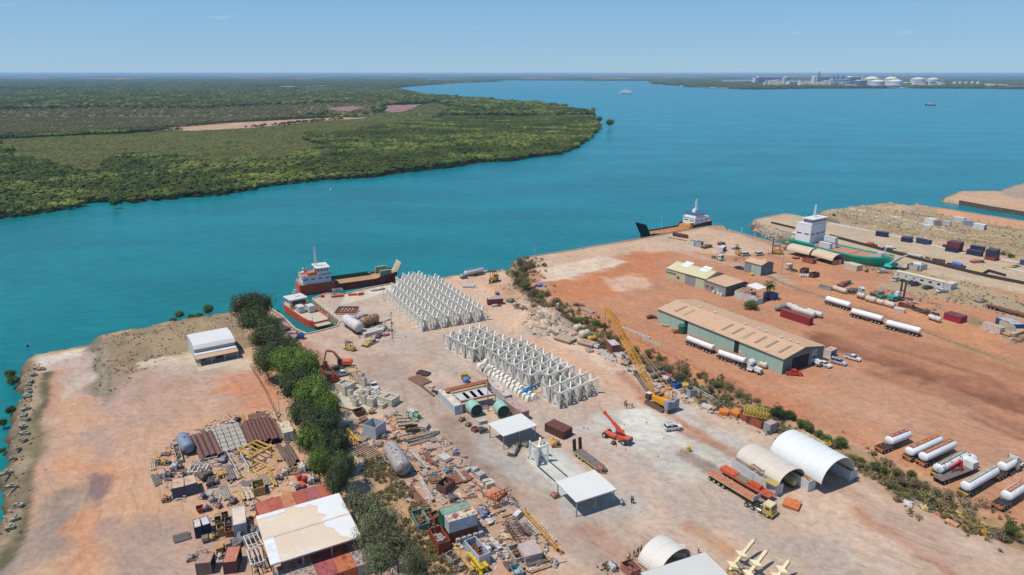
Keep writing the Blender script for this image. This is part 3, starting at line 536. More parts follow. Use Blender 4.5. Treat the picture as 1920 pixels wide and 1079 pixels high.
emit('pale_mangrove_trees','pale yellow green mangrove crowns scattered through the forest',f0 & pal & (FS < 3),(.85+.7*big)*hv,hv,pr_light)
emit('low_scrub','low olive scrub of the salt flat behind the mangroves',(zz == 4) & (FS < 3) & (rr < .6),hv*.6,hv,pr_low)
emit('dry_woodland','thin brown dry woodland beyond the salt flat',(zz == 3) & (FS < 3) & (rr < .6),hv,hv,pr_dry)
# ---------------- the air: a thin haze over the whole scene
hz=MB();hz.box(0,24000,(90+WATER -3)/2+0,118000,73000,90-WATER+3+0)
hm=bpy.data.materials.new('haze_air');hm.use_nodes=True;nt=hm.node_tree;nt.nodes.clear();out=nt.nodes.new('ShaderNodeOutputMaterial');pv=nt.nodes.new('ShaderNodeVolumePrincipled')
pv.inputs['Color'].default_value=(.5,.76,1,1);pv.inputs['Density'].default_value=HAZE_D;pv.inputs['Anisotropy'].default_value=0.0;nt.links.new(pv.outputs[0],out.inputs['Volume'])
ho=part('haze',hz,hm);ho['kind']='stuff';ho['label']='thin blue sea haze'
# ================================================================== BUILDERS
WHT=(236,234,228);OFF=(222,214,198);CREAM=(226,204,168);RST=(150,92,66);DRUST=(104,66,54);RED=(196,78,56);ORG=(226,104,58);YEL=(232,176,52);BLU=(40,96,160)
NAVY=(44,54,88);GRN=(70,120,96);DGRN=(52,84,70);TEAL=(24,146,128);BLK=(44,42,42);DGY=(88,86,86);GY=(146,144,140);LGY=(190,188,184);STL=(160,160,162);WOOD=(196,158,112);CONC=(214,206,190)
GLASS=M((52,60,68),.12,0,.05,.5,spec=.6);TYRE=M((52,48,46),.9);RIM=M((196,192,184),.5);DARKM=M((66,62,60),.8);SHADE=M((60,56,52),.9)
def mt(c,rust=.0,rough=.6,var=.1,s=.9):return M(c,rough,0,var,s,rust)
_wc={}
def wheels(t,pos,r=.5,w=.3,rim=True,rimc=RIM):
    key=(r,w)
    if key not in _wc:
        a=MB();a.lathe((0,-w/2,0),(0,w/2,0),[(0,r*.62),(.02,r*.92),(w*.2,r),(w*.8,r),(w -.02,r*.92),(w,r*.62)],14)
        b=MB();b.cyl((0,-w/2-.02,0),(0,w/2+.02,0),r*.55,10)
        _wc[key]=(a.mesh('wheel',TYRE),b.mesh('rim',rimc))
    for x,y in pos:
        o=part('wheel',_wc[key][0],None,t,loc=(x,y,r))
        if rim:part('rim',_wc[key][1],None,o)
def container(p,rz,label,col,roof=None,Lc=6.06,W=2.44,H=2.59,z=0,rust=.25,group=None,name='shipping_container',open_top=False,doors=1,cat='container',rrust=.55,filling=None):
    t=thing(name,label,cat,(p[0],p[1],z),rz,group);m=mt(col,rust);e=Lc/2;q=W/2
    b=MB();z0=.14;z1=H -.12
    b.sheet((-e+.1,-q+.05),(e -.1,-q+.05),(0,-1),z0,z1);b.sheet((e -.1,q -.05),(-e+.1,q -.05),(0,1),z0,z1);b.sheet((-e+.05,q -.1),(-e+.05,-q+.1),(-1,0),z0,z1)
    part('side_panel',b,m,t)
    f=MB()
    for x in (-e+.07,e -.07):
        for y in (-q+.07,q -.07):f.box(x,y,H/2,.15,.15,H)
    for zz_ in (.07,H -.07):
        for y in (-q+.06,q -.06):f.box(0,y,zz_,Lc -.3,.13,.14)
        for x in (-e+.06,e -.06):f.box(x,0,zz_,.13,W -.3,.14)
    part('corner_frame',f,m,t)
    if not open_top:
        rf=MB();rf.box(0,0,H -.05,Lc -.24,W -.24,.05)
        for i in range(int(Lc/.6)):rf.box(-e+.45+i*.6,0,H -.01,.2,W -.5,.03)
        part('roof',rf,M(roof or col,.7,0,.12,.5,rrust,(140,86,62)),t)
    else:
        fl=MB();fl.box(0,0,.9,Lc -.3,W -.3,.3)
        r_=random.Random(int(p[0]*7));
        for i in range(16):fl.box(r_.uniform(-e+.6,e -.6),r_.uniform(-q+.5,q -.5),1.2+r_.random()*.6,r_.uniform(.4,1.6),r_.uniform(.2,.6),r_.uniform(.1,.5),r_.uniform(0,3),r_.uniform(-.4,.4))
        part('scrap_load',fl,M(filling or (120,78,56),.8,0,.3,2,.5),t)
    if doors:
        for s in (-1,1):
            d=MB();d.box(e -.04,s*W*.24,H/2,.06,W*.44,H -.3)
            for k_ in (-.25,.25):d.cyl((e+.01,s*W*.24+k_*.8,.2),(e+.01,s*W*.24+k_*.8,H -.2),.03,6)
            part('door',d,m,t)
    return t
def side_box(k,x1,y1,x2,y2,dep):           # ground line of the near side -> centre, heading, length
    c,a,Ln,p,q_=seg(k,x1,y1,x2,y2);return c+Vector((-math.sin(a),math.cos(a),0))*dep/2,a,Ln
# ---- trailers and trucks
def tank_body(t,x0,x1,r,zc,mat,walk=None,wy=1.0,oval=.92,bands=3):
    b=MB();n=18;L_=x1 -x0;pr=[(0,r*.35),(.12,r*.75),(.3,r*.95),(.5,r),(L_ -.5,r),(L_ -.3,r*.95),(L_ -.12,r*.75),(L_,r*.35)]
    b.lathe((x0,0,zc),(x1,0,zc),pr,n);b.v=[(a,c_*wy,zc+(d -zc)*oval) for a,c_,d in b.v]
    o=part('tank',b,mat,t,smooth=True)
    c2=MB()
    for i in range(bands):
        x=x0+L_*(i+1)/(bands+1);c2.lathe((x -.03,0,zc),(x+.03,0,zc),[(0,r*1.01),(.06,r*1.01)],n)
    c2.v=[(a,c_*wy,zc+(d -zc)*oval) for a,c_,d in c2.v]
    part('band',c2,M((214,212,206),.4),o)
    if walk:
        w_=MB();w_.box((x0+x1)/2,0,zc+r*oval+.03,L_ -1.2,.75,.07)
        for s in (-1,1):w_.box((x0+x1)/2,s*.42,zc+r*oval+.1,L_ -1.0,.06,.16)
        part('walkway',w_,walk,t)
        for i in range(4):
            h=MB();x=x0+L_*(i+.7)/4.4;h.cyl((x,0,zc+r*oval+.05),(x,0,zc+r*oval+.22),.24,10);part('hatch',h,M((190,186,178),.5),t)
def tanker(p,rz,label,Lt=11.5,col=WHT,walk=(186,118,82),group=None,r=1.2,axles=3,front=3,rust=.05,chassis=(70,66,64),tailext=0,tilt=False,name='tanker_trailer'):
    t=thing(name,label,'tanker',p,rz,group);e=Lt/2
    tank_body(t,-e+.3+tailext,e -.2,r,2.15,M(col if col != WHT else (252,252,250),.45,0,.04,.6,rust),M(walk,.8,0,.2,1.2,.3) if walk else None,1.0)
    c=MB()
    for s in (-1,1):c.box(0,s*.45,.95,Lt -.4,.16,.3)
    for i in range(int(Lt/1.4)):c.box(-e+.5+i*1.4,0,.98,.12,1.1,.2)
    c.box(-e+.25,0,.8,.2,2.3,.25);part('chassis',c,mt(chassis,.3),t)
    for s in (-1,1):
        f=MB();f.box(-e+2.1,s*1.12,1.12,3.9,.32,.06);f.box(0,s*1.05,.95,2.4,.25,.35);part('mudguard',f,mt(DGY),t)
    ps=[(-e+.9+i*1.3,s*1.0) for i in range(axles) for s in (-1,1)]
    if front:ps += [(e -.9-i*1.3,s*1.0) for i in range(front) for s in (-1,1)]
    wheels(t,ps,.5,.42)
    l=MB();l.box(-e+.1,-.8,.95,.06,.3,.16);l.box(-e+.1,.8,.95,.06,.3,.16);part('tail_light',l,mt((200,60,40)),t)
    return t
def bonnet_truck(p,rz,label,col=WHT):
    t=thing('prime_mover',label,'truck',p,rz);m=M(col,.35,0,.05)
    b=MB();b.prof([(-1.2,1.2),(.7,1.2),(.7,2.1),(.35,3.0),(.1,3.5),(-1.2,3.9)],-1.15,1.15);part('cab',b,m,t)
    h=MB();h.prof([(.7,.9),(2.9,.8),(2.95,1.8),(.7,2.05)],-.75,.75);part('bonnet',h,m,t)
    for s in (-1,1):
        f=MB();f.prof([(1.5,.9),(1.7,1.25),(2.6,1.25),(2.95,.8),(2.6,1.1),(1.8,1.1)],s*1.15 if s < 0 else .75,-.75 if s < 0 else 1.15);part('mudguard',f,m,t)
        e=MB();e.cyl((-1.35,s*1.0,1.1),(-1.35,s*1.0,4.0),.1,8);part('exhaust_stack',e,M((190,190,192),.25,.8),t)
        k=MB();k.cyl((-1.2,s*1.0,.85),(.4,s*1.0,.85),.34,12);part('fuel_tank',k,M((200,200,202),.3,.6),t)
        l=MB();l.box(2.9,s*.95,1.05,.1,.25,.22);part('headlight',l,M((230,230,225),.2),t)
        w=MB();w.box(.2,s*1.16,2.45,.8,.03,.55);part('side_window',w,GLASS,t)
    w=MB();w.add([(.72,-1.0,2.12),(.72,1.0,2.12),(.38,1.0,2.95),(.38,-1.0,2.95)],[(0,1,2,3)]);part('windscreen',w,GLASS,t)
    q=MB();q.box(3.0,0,1.3,.08,1.3,.95);q.box(3.15,0,.7,.15,2.2,.35);part('bull_bar',q,M((180,180,182),.3,.6),t)
    c=MB();c.box(-1.6,.4,.8,5.6,.15,.28);c.box(-1.6,-.4,.8,5.6,.15,.28);part('chassis',c,DARKM,t)
    wheels(t,[(2.2,-1),(2.2,1)]+[(-2.2-i*1.35,s*.95) for i in range(2) for s in (-1,1)],.52,.4)
    return t
def cabover_truck(p,rz,label,col=(212,186,84),roof=(232,214,170),tray=0):
    t=thing('cab_over_truck',label,'truck',p,rz);m=M(col,.45,0,.15,2,.15)
    b=MB();b.prof([(.2,.8),(2.1,.75),(2.15,1.7),(1.9,2.7),(.2,2.7)],-1.2,1.2);part('cab',b,m,t)
    r=MB();r.box(1.0,0,2.8,1.9,2.3,.16,top=.92);part('cab_roof',r,M(roof,.6),t)
    w=MB();w.add([(2.17,-1.05,1.75),(2.17,1.05,1.75),(1.94,1.0,2.6),(1.94,-1.0,2.6)],[(0,1,2,3)]);part('windscreen',w,GLASS,t)
    for s in (-1,1):
        w=MB();w.box(1.2,s*1.21,2.1,.9,.03,.6);part('side_window',w,GLASS,t)
        l=MB();l.box(2.16,s*.85,1.15,.06,.35,.25);part('headlight',l,M((230,228,215),.2),t)
        k=MB();k.cyl((-1.1,s*.95,.8),(-.1,s*.95,.8),.3,10);part('fuel_tank',k,M((190,190,192),.35,.5),t)
    q=MB();q.box(2.28,0,.75,.2,2.4,.4);part('bumper',q,m,t)
    e=MB();e.cyl((-.1,-.9,.9),(-.1,-.9,3.3),.09,8);part('exhaust_stack',e,DARKM,t)
    c=MB();c.box(-1.5,.4,.85,5.6,.15,.26);c.box(-1.5,-.4,.85,5.6,.15,.26);part('chassis',c,DARKM,t)
    wheels(t,[(1.3,-1),(1.3,1)]+[(-2.2-i*1.35,s*.95) for i in range(2) for s in (-1,1)],.52,.36)
    return t
def flatbed(p,rz,label,Lt,deck=(190,128,96),W=2.5,axles=3,z=1.35,headboard=True,edge=(216,178,130),name='flatbed_trailer',extra=None):
    t=thing(name,label,'trailer',p,rz);e=Lt/2
    n=int(Lt/1.2);dm=M(deck,.85,0,.15,.8,.2)
    pm=MB().box(0,0,0,Lt/n -.03,W -.16,.08).mesh('deck_board',dm)
    for i in range(n):part('deck_board',pm,None,t,loc=(-e+(i+.5)*Lt/n,0,z))
    f=MB()
    for s in (-1,1):f.box(0,s*(W/2-.04),z -.02,Lt,.08,.2);f.box(0,s*.5,z -.3,Lt -.3,.16,.4)
    part('frame',f,M(edge,.7,0,.1,1,.2),t)
    if headboard:h=MB();h.box(e -.05,0,z+.6,.08,W,1.15);part('headboard',h,M((214,212,206),.5),t)
    wheels(t,[(-e+1+i*1.3,s*(W/2-.25)) for i in range(axles) for s in (-1,1)],.5,.42)
    for s in (-1,1):l=MB();l.box(e -3,s*.8,.65,.15,.15,1.2);part('landing_leg',l,DARKM,t)
    return t
def car(p,rz,label,col=WHT,kind='ute',cat=None,stripe=None):
    kind_n={'ute':'utility_truck','suv':'four_wheel_drive','sedan':'sedan_car','van':'van'}[kind]
    t=thing(kind_n,label,cat or {'ute':'ute','suv':'car','sedan':'car','van':'van'}[kind],p,rz);m=M(col,.28,0,.03,spec=.6)
    lo=MB();lo.prof([(-2.45,.45),(2.4,.4),(2.45,.75),(2.3,.98),(1.1,1.08),(-2.4,1.08),(-2.5,.8)],-.92,.92)
    part('body',lo,m,t)
    roofs={'ute':[(-.75,1.08),(1.15,1.08),(.55,1.68),(-.5,1.7)],'suv':[(-2.3,1.08),(1.15,1.08),(.5,1.78),(-2.1,1.8)],'sedan':[(-1.7,1.08),(1.1,1.08),(.4,1.45),(-.9,1.45)],'van':[(-2.4,1.08),(1.5,1.08),(1.0,1.95),(-2.35,2.0)]}[kind]
    g_=MB();g_.prof(roofs,-.8,.8);part('cabin_glass',g_,GLASS,t)
    r=MB();top=roofs[2:];x0,x1=top[1][0],top[0][0];zt=max(top[0][1],top[1][1]);r.box((x0+x1)/2,0,zt+.02,x1 -x0+.12,1.62,.06)
    for x in (roofs[0][0]+.1,(x0+x1)/2):
        for s in (-1,1):r.box(x,s*.8,(1.08+zt)/2,.12,.06,zt -1.08)
    part('roof',r,m,t)
    if kind == 'ute':
        b=MB();b.box(-1.6,0,1.1,1.55,1.5,.04);part('tray',b,DARKM,t)
        for s in (-1,1):q=MB();q.box(-1.6,s*.85,1.2,1.6,.08,.2);part('tray_side',q,m,t)
    if kind == 'suv':
        q=MB();q.box(-.8,.6,zt+.1,2,.06,.06);q.box(-.8,-.6,zt+.1,2,.06,.06)
        for i in range(4):q.box(-1.6+i*.55,0,zt+.12,.06,1.25,.04)
        part('roof_rack',q,DARKM,t)
    for s in (-1,1):
        l=MB();l.box(2.42,s*.68,.8,.08,.35,.16);part('headlight',l,M((235,235,230),.2),t)
        l=MB();l.box(-2.48,s*.75,.85,.06,.2,.22);part('tail_light',l,mt((190,50,40)),t)
    wheels(t,[(1.55,-.85),(1.55,.85),(-1.5,-.85),(-1.5,.85)],.38,.26)
    return t
# ---- light structures
def canopy(name,label,cor,z,mat,post_in=.4,posts=3,slope=0.0,thick=.12,beams=True,cat='shelter',ribs=True,pm=None):
    """flat roof on posts; cor = four roof corners (world), order near-left, near-right, far-right, far-left"""
    P0,P1,P2,P3=[Vector(c) for c in cor];c=(P0+P1+P2+P3)/4;ex=((P1 -P0)+(P2 -P3))/2;ey=((P3 -P0)+(P2 -P1))/2
    rz=math.atan2(ex.y,ex.x);Lx=ex.length;Ly=ey.length;t=thing(name,label,cat,(c.x,c.y,0),rz)
    r=MB();n=max(4,int(Lx/.9))
    r.box(0,0,z,Lx,Ly,thick)
    if ribs:
        for i in range(n+1):r.box(-Lx/2+i*Lx/n,0,z+thick/2+.012,.07,Ly,.025)
    part('roof',r,mat,t)
    f=MB();f.box(0,-Ly/2-.03,z -.04,Lx+.1,.06,.26);f.box(0,Ly/2+.03,z -.04,Lx+.1,.06,.26);part('gutter',f,M((206,206,204),.5),t)
    pmat=pm or M((176,176,172),.5,.2)
    for i in range(posts):
        for s in (-1,1):
            x=-Lx/2+post_in+i*(Lx -2*post_in)/(posts -1);b=MB();b.box(x,s*(Ly/2-post_in),(z -.06)/2,.2,.2,z -.1);part('post',b,pmat,t)
        b=MB();b.box(x,0,z -.2,.16,Ly -2*post_in -.2,.22);part('roof_beam',b,pmat,t)
    return t
def gable_shed(name,label,A,B,width,eave,ridge,wall,roof,gable=None,over=.35,ridge_at=.5,cat='building',panels=6,gaps=(),skip_wall=False):
    """A->B is the near long wall on the ground; returns the thing. local x along the wall, y away from the near wall"""
    A=Vector(A);B=Vector(B);d=B -A;rz=math.atan2(d.y,d.x);Ln=d.length;t=thing(name,label,cat,A,rz)
    wm=wall;gm_=gable or wall
    for i in range(panels):
        x0=Ln*i/panels;x1=Ln*(i+1)/panels
        for a,b in gaps:
            if x0 < b < x1 and a <= x0+.1:x0=b
            elif x0 < a < x1 and b >= x1 -.1:x1=a
            elif x0 < a and b < x1:
                m_=MB();m_.sheet((x0+.02,0),(a,0),(0,-1),.05,eave,.5,.05);part('wall_panel',m_,wm,t);x0=b
        if x1 -x0 < .3:continue
        m_=MB();m_.sheet((x0+.03,0),(x1 -.03,0),(0,-1),.05,eave,.5,.05);m_.box((x0+x1)/2,.08,eave/2,x1 -x0 -.1,.06,eave -.1);part('wall_panel',m_,wm,t)
    m_=MB();m_.box(Ln/2,width,eave/2,Ln,.12,eave);part('rear_wall',m_,wm,t)
    rx=width*ridge_at
    for x in (0.06,Ln -.06):
        m_=MB();m_.prof([(.1,0.02),(width -.1,0.02),(width -.1,eave),(rx,ridge -.08),(.1,eave)],x -.05,x+.05,'x')
        part('gable_wall',m_,gm_,t)
    for y0,z0,y1,z1 in ((-over,eave -over*(ridge -eave)/rx,rx,ridge),(width+over,eave -over*(ridge -eave)/max(.1,width -rx),rx,ridge)):
        m_=MB();n=max(4,int(Ln/1.6));xs_=[-over+(Ln+2*over)*i/n for i in range(n+1)]
        q=.10
        m_.add([(xs_[0],y0,z0),(xs_[-1],y0,z0),(xs_[-1],y1,z1),(xs_[0],y1,z1),(xs_[0],y0,z0+q),(xs_[-1],y0,z0+q),(xs_[-1],y1,z1+q),(xs_[0],y1,z1+q)],[(0,1,2,3),(7,6,5,4),(0,4,5,1),(1,5,6,2),(2,6,7,3),(3,7,4,0)])
        for x in xs_:m_.beam((x,y0,z0+q+.01),(x,y1,z1+q+.01),.06,.03)
        part('roof',m_,roof,t)
    m_=MB();m_.box(Ln/2,rx,ridge+.14,Ln+over,.5,.06);part('ridge_cap',m_,roof,t)
    m_=MB();m_.box(Ln/2,-over -.06,eave -.05,Ln+over,.14,.16);part('gutter',m_,M((120,124,118),.5),t)
    return t
def lattice(mb,p0,p1,w0,w1=None,bays=8,ch=.12,br=.06,h0=None,h1=None):
    """four-chord lattice girder"""
    p0=Vector(p0);p1=Vector(p1);w1=w0 if w1 is None else w1;h0=h0 or w0;h1=h1 or w1;d=(p1 -p0).normalized();a=Vector((0,0,1)) if abs(d.z) < .95 else Vector((1,0,0));u=d.cross(a).normalized();q=u.cross(d)
    def cn(t,i):
        s=((-1,-1),(1,-1),(1,1),(-1,1))[i % 4];return p0.lerp(p1,t)+u*(s[0]*.5*(w0+(w1 -w0)*t))+q*(s[1]*.5*(h0+(h1 -h0)*t))
    for i in range(4):mb.beam(cn(0,i),cn(1,i),ch)
    for b in range(bays):
        t0,t1=b/bays,(b+1)/bays
        for i in range(4):mb.beam(cn(t0,i),cn(t1,i+1),br);mb.beam(cn(t0,i),cn(t0,i+1),br)
    return mb
# ---- plants
def tree_proto(rad,h,leafm,seed,n=3200,leaf=.5,lobes=15,trunk_h=None,core=.62):
    r=random.Random(seed);th=trunk_h or h*.35
    me=crown_mesh('crown',leafm,rad,h -th*.6,n,leaf,seed,lobes,th*.6,core)
    tk=MB();bark=M((128,108,88),.9,0,.2,2);x=y=0;z=0;rr_=.1*h ** .7*.55
    for i in range(4):
        nx,ny,nz_=x+r.uniform(-.3,.3),y+r.uniform(-.3,.3),z+th/3;tk.cyl((x,y,z -.1),(nx,ny,nz_),rr_,8,rr_*.85);x,y,z=nx,ny,nz_;rr_ *= .85
    for i in range(7):
        a=i*.9+r.random();q=rad*r.uniform(.4,.75);mx_,my_,mz=x+math.cos(a)*q*.5,y+math.sin(a)*q*.5,z+(h -th)*.25
        tk.cyl((x,y,z -.3),(mx_,my_,mz),rr_*.6,6,rr_*.4);tk.cyl((mx_,my_,mz),(x+math.cos(a)*q,y+math.sin(a)*q,z+(h -th)*r.uniform(.3,.6)),rr_*.4,5,.03)
    return me,tk.mesh('trunk',bark)
def plant(name,label,cat,p,protos,s,sz=None,group=None,stem='trunk',leafn='crown'):
    t=thing(name,label,cat,p,rnd.uniform(0,6.28),group);t.scale=(s,s*rnd.uniform(.9,1.1),sz or s*rnd.uniform(.9,1.1))
    a,b=rnd.choice(protos);part(leafn,a,None,t);part(stem,b,None,t);return t
# ---- people
def skin(name,vs,es,rad,mat,parent,sub=1):
    me=bpy.data.meshes.new(name);me.from_pydata(vs,es,[]);me.materials.append(mat);o=bpy.data.objects.new(name,me);C.objects.link(o);o.parent=parent
    s=o.modifiers.new('skin','SKIN');lay=me.skin_vertices[0] if me.skin_vertices else None
    if lay is None:
        bm_x=__import__('bmesh').new();bm_x.from_mesh(me);bm_x.verts.layers.skin.verify();bm_x.to_mesh(me);bm_x.free();lay=me.skin_vertices[0]
    for i,r_ in enumerate(rad):lay.data[i].radius=r_ if isinstance(r_,tuple) else (r_,r_)
    lay.data[0].use_root=True
    if sub:q=o.modifiers.new('smooth','SUBSURF');q.levels=sub;q.render_levels=sub
    return o
def person(p,rz,label,shirt=(226,200,60),legs=(60,70,110),hat=WHT,pose=0,group=None):
    t=thing('person',label,'person',p,rz,group);b=[.25,.0,-.2][pose % 3];st=.18 if pose % 2 else .06
    J=[(0,0,.95),(0,0,1.2),(0,0,1.42),(0.02,0,1.53),(.03,0,1.66),(.02,.1,.9),(st,.11,.5),(st*.6,.11,.08),(st*.6+.14,.11,.05),(.0,-.1,.9),(-st,-.11,.5),(-st*1.3,-.11,.08),(-st*1.3+.14,-.11,.05),
         (0,.2,1.4),(.05,.27,1.14),(.2+b,.24,.98),(.27+b,.24,.95),(0,-.2,1.4),(.05,-.27,1.14),(.18,-.26,.93),(.24,-.26,.9)]
    E=[(0,1),(1,2),(2,3),(3,4),(0,5),(5,6),(6,7),(7,8),(0,9),(9,10),(10,11),(11,12),(2,13),(13,14),(14,15),(15,16),(2,17),(17,18),(18,19),(19,20)]
    Rr=[.13,.13,.14,.055,.1,.09,.065,.045,.04,.09,.065,.045,.04,.06,.045,.035,.03,.06,.045,.035,.03]
    skin('body',J,E,Rr,M((176,128,100),.7),t)
    skin('shirt',[J[0],J[1],J[2],J[13],J[14],J[17],J[18]],[(0,1),(1,2),(2,3),(3,4),(2,5),(5,6)],[.15,.155,.165,.08,.062,.08,.062],M(shirt,.8),t)
    skin('trousers',[J[0],J[5],J[6],J[7],J[9],J[10],J[11]],[(0,1),(1,2),(2,3),(0,4),(4,5),(5,6)],[.145,.11,.085,.07,.11,.085,.07],M(legs,.85),t)
    h=MB();h.lathe((.03,0,1.68),(.03,0,1.85),[(0,.16),(.02,.13),(.08,.115),(.13,.06)],10);part('hard_hat',h,M(hat,.4),t)
    return t
# ---- yard clutter. every kind: local x along the length, origin on the ground
def k_pipes(t,Ln,W,col,n=6,r=None,rust=.4,tier=1,rnd_=None):
    q=rnd_ or rnd;r=r or W/n/2;hollow=r > .18;m=M(col,.7,0,.15,1.2,rust)
    for j in range(tier):
        for i in range(n -j):
            dx=q.uniform(-.04,.04)*Ln;y=-W/2+(i+.5+j*.5)*W/n;z=r+j*r*1.75;b=MB();l_=Ln*q.uniform(.9,1)
            b.cyl((dx -l_/2,y,z),(dx+l_/2,y,z),r*.97,12 if hollow else 8,cap=not hollow)
            if hollow:
                b.cyl((dx -l_/2,y,z),(dx+l_/2,y,z),r*.86,12,cap=False)
            part('pipe',b,m,t,smooth=False)
def k_beams(t,Ln,W,col,n=5,h=.3,rust=.4,tier=1,wood=False):
    m=M(col,.8,0,.2,1.5,rust)
    for j in range(tier):
        for i in range(n):
            l_=Ln*rnd.uniform(.85,1);y=-W/2+(i+.5)*W/n;w=W/n*.8;b=MB();z=h/2+j*(h+.05);dx=rnd.uniform(-.03,.03)*Ln
            if wood:b.box(dx,y,z,l_,w,h,rnd.uniform(-.02,.02))
            else:b.box(dx,y,z,l_,w*.25,h*.8);b.box(dx,y,z+h*.45,l_,w,h*.1);b.box(dx,y,z -h*.45,l_,w,h*.1)
            part('plank' if wood else 'steel_beam',b,m,t)
def k_slabs(t,Ln,W,col,n=3,h=.25,rust=.2):
    m=M(col,.85,0,.15,1.2,rust)
    for i in range(n):b=MB();b.box(rnd.uniform(-.1,.1),rnd.uniform(-.1,.1),h*(i+.5),Ln*rnd.uniform(.88,1),W*rnd.uniform(.88,1),h*.85,rnd.uniform(-.04,.04));part('slab',b,m,t)
def k_crate(t,Ln,W,col,h=1.2,rust=.3):
    m=M(col,.8,0,.15,1.2,rust);b=MB()
    b.box(0,0,.12,Ln,W,.08);part('base',b,m,t)
    for s in (-1,1):
        b=MB();b.sheet((-Ln/2,s*W/2),(Ln/2,s*W/2),(0,s),.1,h,.3,.05);b.box(0,s*W/2,h,Ln,.1,.08);part('side',b,m,t)
        b=MB();b.sheet((s*Ln/2,-W/2),(s*Ln/2,W/2),(s,0),.1,h,.3,.05);b.box(s*Ln/2,0,h,.1,W,.08);part('end',b,m,t)
    b=MB()
    for i in range(9):b.box(rnd.uniform(-.35,.35)*Ln,rnd.uniform(-.3,.3)*W,h*rnd.uniform(.2,.7),Ln*rnd.uniform(.1,.4),W*rnd.uniform(.08,.3),h*.25,rnd.uniform(0,3),rnd.uniform(-.4,.4))
    part('contents',b,M((128,98,76),.8,0,.3,3,.4),t)
def k_tank(t,Ln,W,col,rust=.2,legs=True):
    r=W/2;b=MB();z=r+(.35 if legs else .05);b.lathe((-Ln/2,0,z),(Ln/2,0,z),[(0,r*.3),(r*.12,r*.7),(r*.35,r*.95),(r*.6,r),(Ln -r*.6,r),(Ln -r*.35,r*.95),(Ln -r*.12,r*.7),(Ln,r*.3)],16)
    part('tank',b,M(col,.5,0,.1,.8,rust),t,smooth=True)
    for s in (-1,1):b=MB();b.box(s*Ln*.3,0,z*.4,.25,W*.8,z*.8);part('saddle',b,M((110,84,70),.8),t)
    b=MB();b.cyl((0,0,z+r*.9),(0,0,z+r+.15),.22,8);part('hatch',b,DARKM,t)
def k_frame(t,Ln,W,col,h=1.0,rust=.1,bays=None):
    b=MB();lattice(b,(-Ln/2,0,h/2),(Ln/2,0,h/2),W,W,bays or max(3,int(Ln/max(W,.8))),.13,.08,h,h);part('lattice',b,M(col,.6,0,.1,1,rust),t)
    b=MB();b.box(-Ln/2,0,h/2,.1,W+.1,h+.1);b.box(Ln/2,0,h/2,.1,W+.1,h+.1);b.v=b.v;part('end_plate',b,M(col,.6,0,.1,1,rust),t) if W < 1 else None
def k_rect(t,Ln,W,col,h=.25,rust=.1,legs=0,cross=3):
    m=M(col,.6,0,.1,1,rust);z=legs+h/2
    b=MB()
    for s in (-1,1):b.box(0,s*(W/2-h/2),z,Ln,h,h);b.box(s*(Ln/2-h/2),0,z,h,W -2*h,h)
    part('frame',b,m,t)
    for i in range(cross):c_=MB();x=-Ln/2+Ln*(i+1)/(cross+1);c_.box(x,0,z,h*.7,W -2*h,h*.7);part('cross_member',c_,m,t)
    if legs:
        for sx_ in (-1,1):
            for s in (-1,1):c_=MB();c_.box(sx_*(Ln/2-h/2),s*(W/2-h/2),legs/2,h,h,legs);part('leg',c_,m,t)
def k_machine(t,Ln,W,col,h=1.2,rust=.3,col2=None):
    m=M(col,.6,0,.15,1.5,rust);m2=M(col2 or (110,104,98),.6,0,.2,2,.3)
    b=MB();b.box(0,0,.1,Ln,W,.2);part('skid',b,m2,t)
    b=MB();b.box(-Ln*.15,0,.2+h*.35,Ln*.5,W*.75,h*.7,top=.85);part('housing',b,m,t)
    b=MB();b.cyl((Ln*.1,0,.2+h*.3),(Ln*.45,0,.2+h*.3),min(W,h)*.32,12);part('motor',b,m2,t)
    b=MB();b.cyl((-Ln*.2,W*.15,h*.8),(-Ln*.2,W*.15,h*1.25),.09,6);b.box(Ln*.05,0,h*.95,Ln*.25,.1,.1);part('pipework',b,m2,t)
    b=MB();b.lathe((-Ln*.38,-W*.45,h*.5),(-Ln*.38,W*.45,h*.5),[(0,h*.25),(W*.15,h*.3),(W*.9,h*.3)],10);part('drum',b,m,t)
def k_drum(t,Ln,W,col,h=1.0,rust=.2):
    b=MB();r=W/2;b.lathe((0,0,0),(0,0,h),[(0,r),(h*.08,r*1.02),(h*.5,r),(h*.92,r*1.02),(h,r*.9)],14);part('shell',b,M(col,.5,0,.1,1,rust),t)
    b=MB();b.cyl((0,0,h),(0,0,h+.12),r*.3,8);part('lid',b,M(col,.5,0,.1,1,rust),t)
def k_ring(t,Ln,W,col,h=.6,rust=.2):
    r=W/2;b=MB();n=20;pr=[(r,0),(r*1.05,h*.2),(r*1.05,h*.8),(r,h),(r*.72,h),(r*.68,h*.8),(r*.68,h*.2),(r*.72,0)];vs=[(q*math.cos(6.2832*i/n),q*math.sin(6.2832*i/n),z) for i in range(n) for q,z in pr];m=len(pr)
    b.add(vs,[(i*m+j,((i+1) % n)*m+j,((i+1) % n)*m+(j+1) % m,i*m+(j+1) % m) for i in range(n) for j in range(m)]);part('ring',b,M(col,.6,0,.1,1,rust),t)
    b=MB();b.box(0,0,h*.5,r*1.3,.12,.12);b.box(0,0,h*.5,.12,r*1.3,.121);part('spoke',b,DARKM,t)
def k_blocks(t,Ln,W,col,n=4,h=.9,rust=.05,sp=0):
    m=M(col,.8,0,.1,1.5,rust)
    for i in range(n):b=MB();a=Ln/n*.8;b.box(0,0,h/2,a,W,h,rnd.uniform(-.1,.1),top=.92);b.box(0,0,h+.04,a*.4,W*.4,.1);part('block',b,m,t,loc=(-Ln/2+(i+.5)*Ln/n,rnd.uniform(-.1,.1),0))
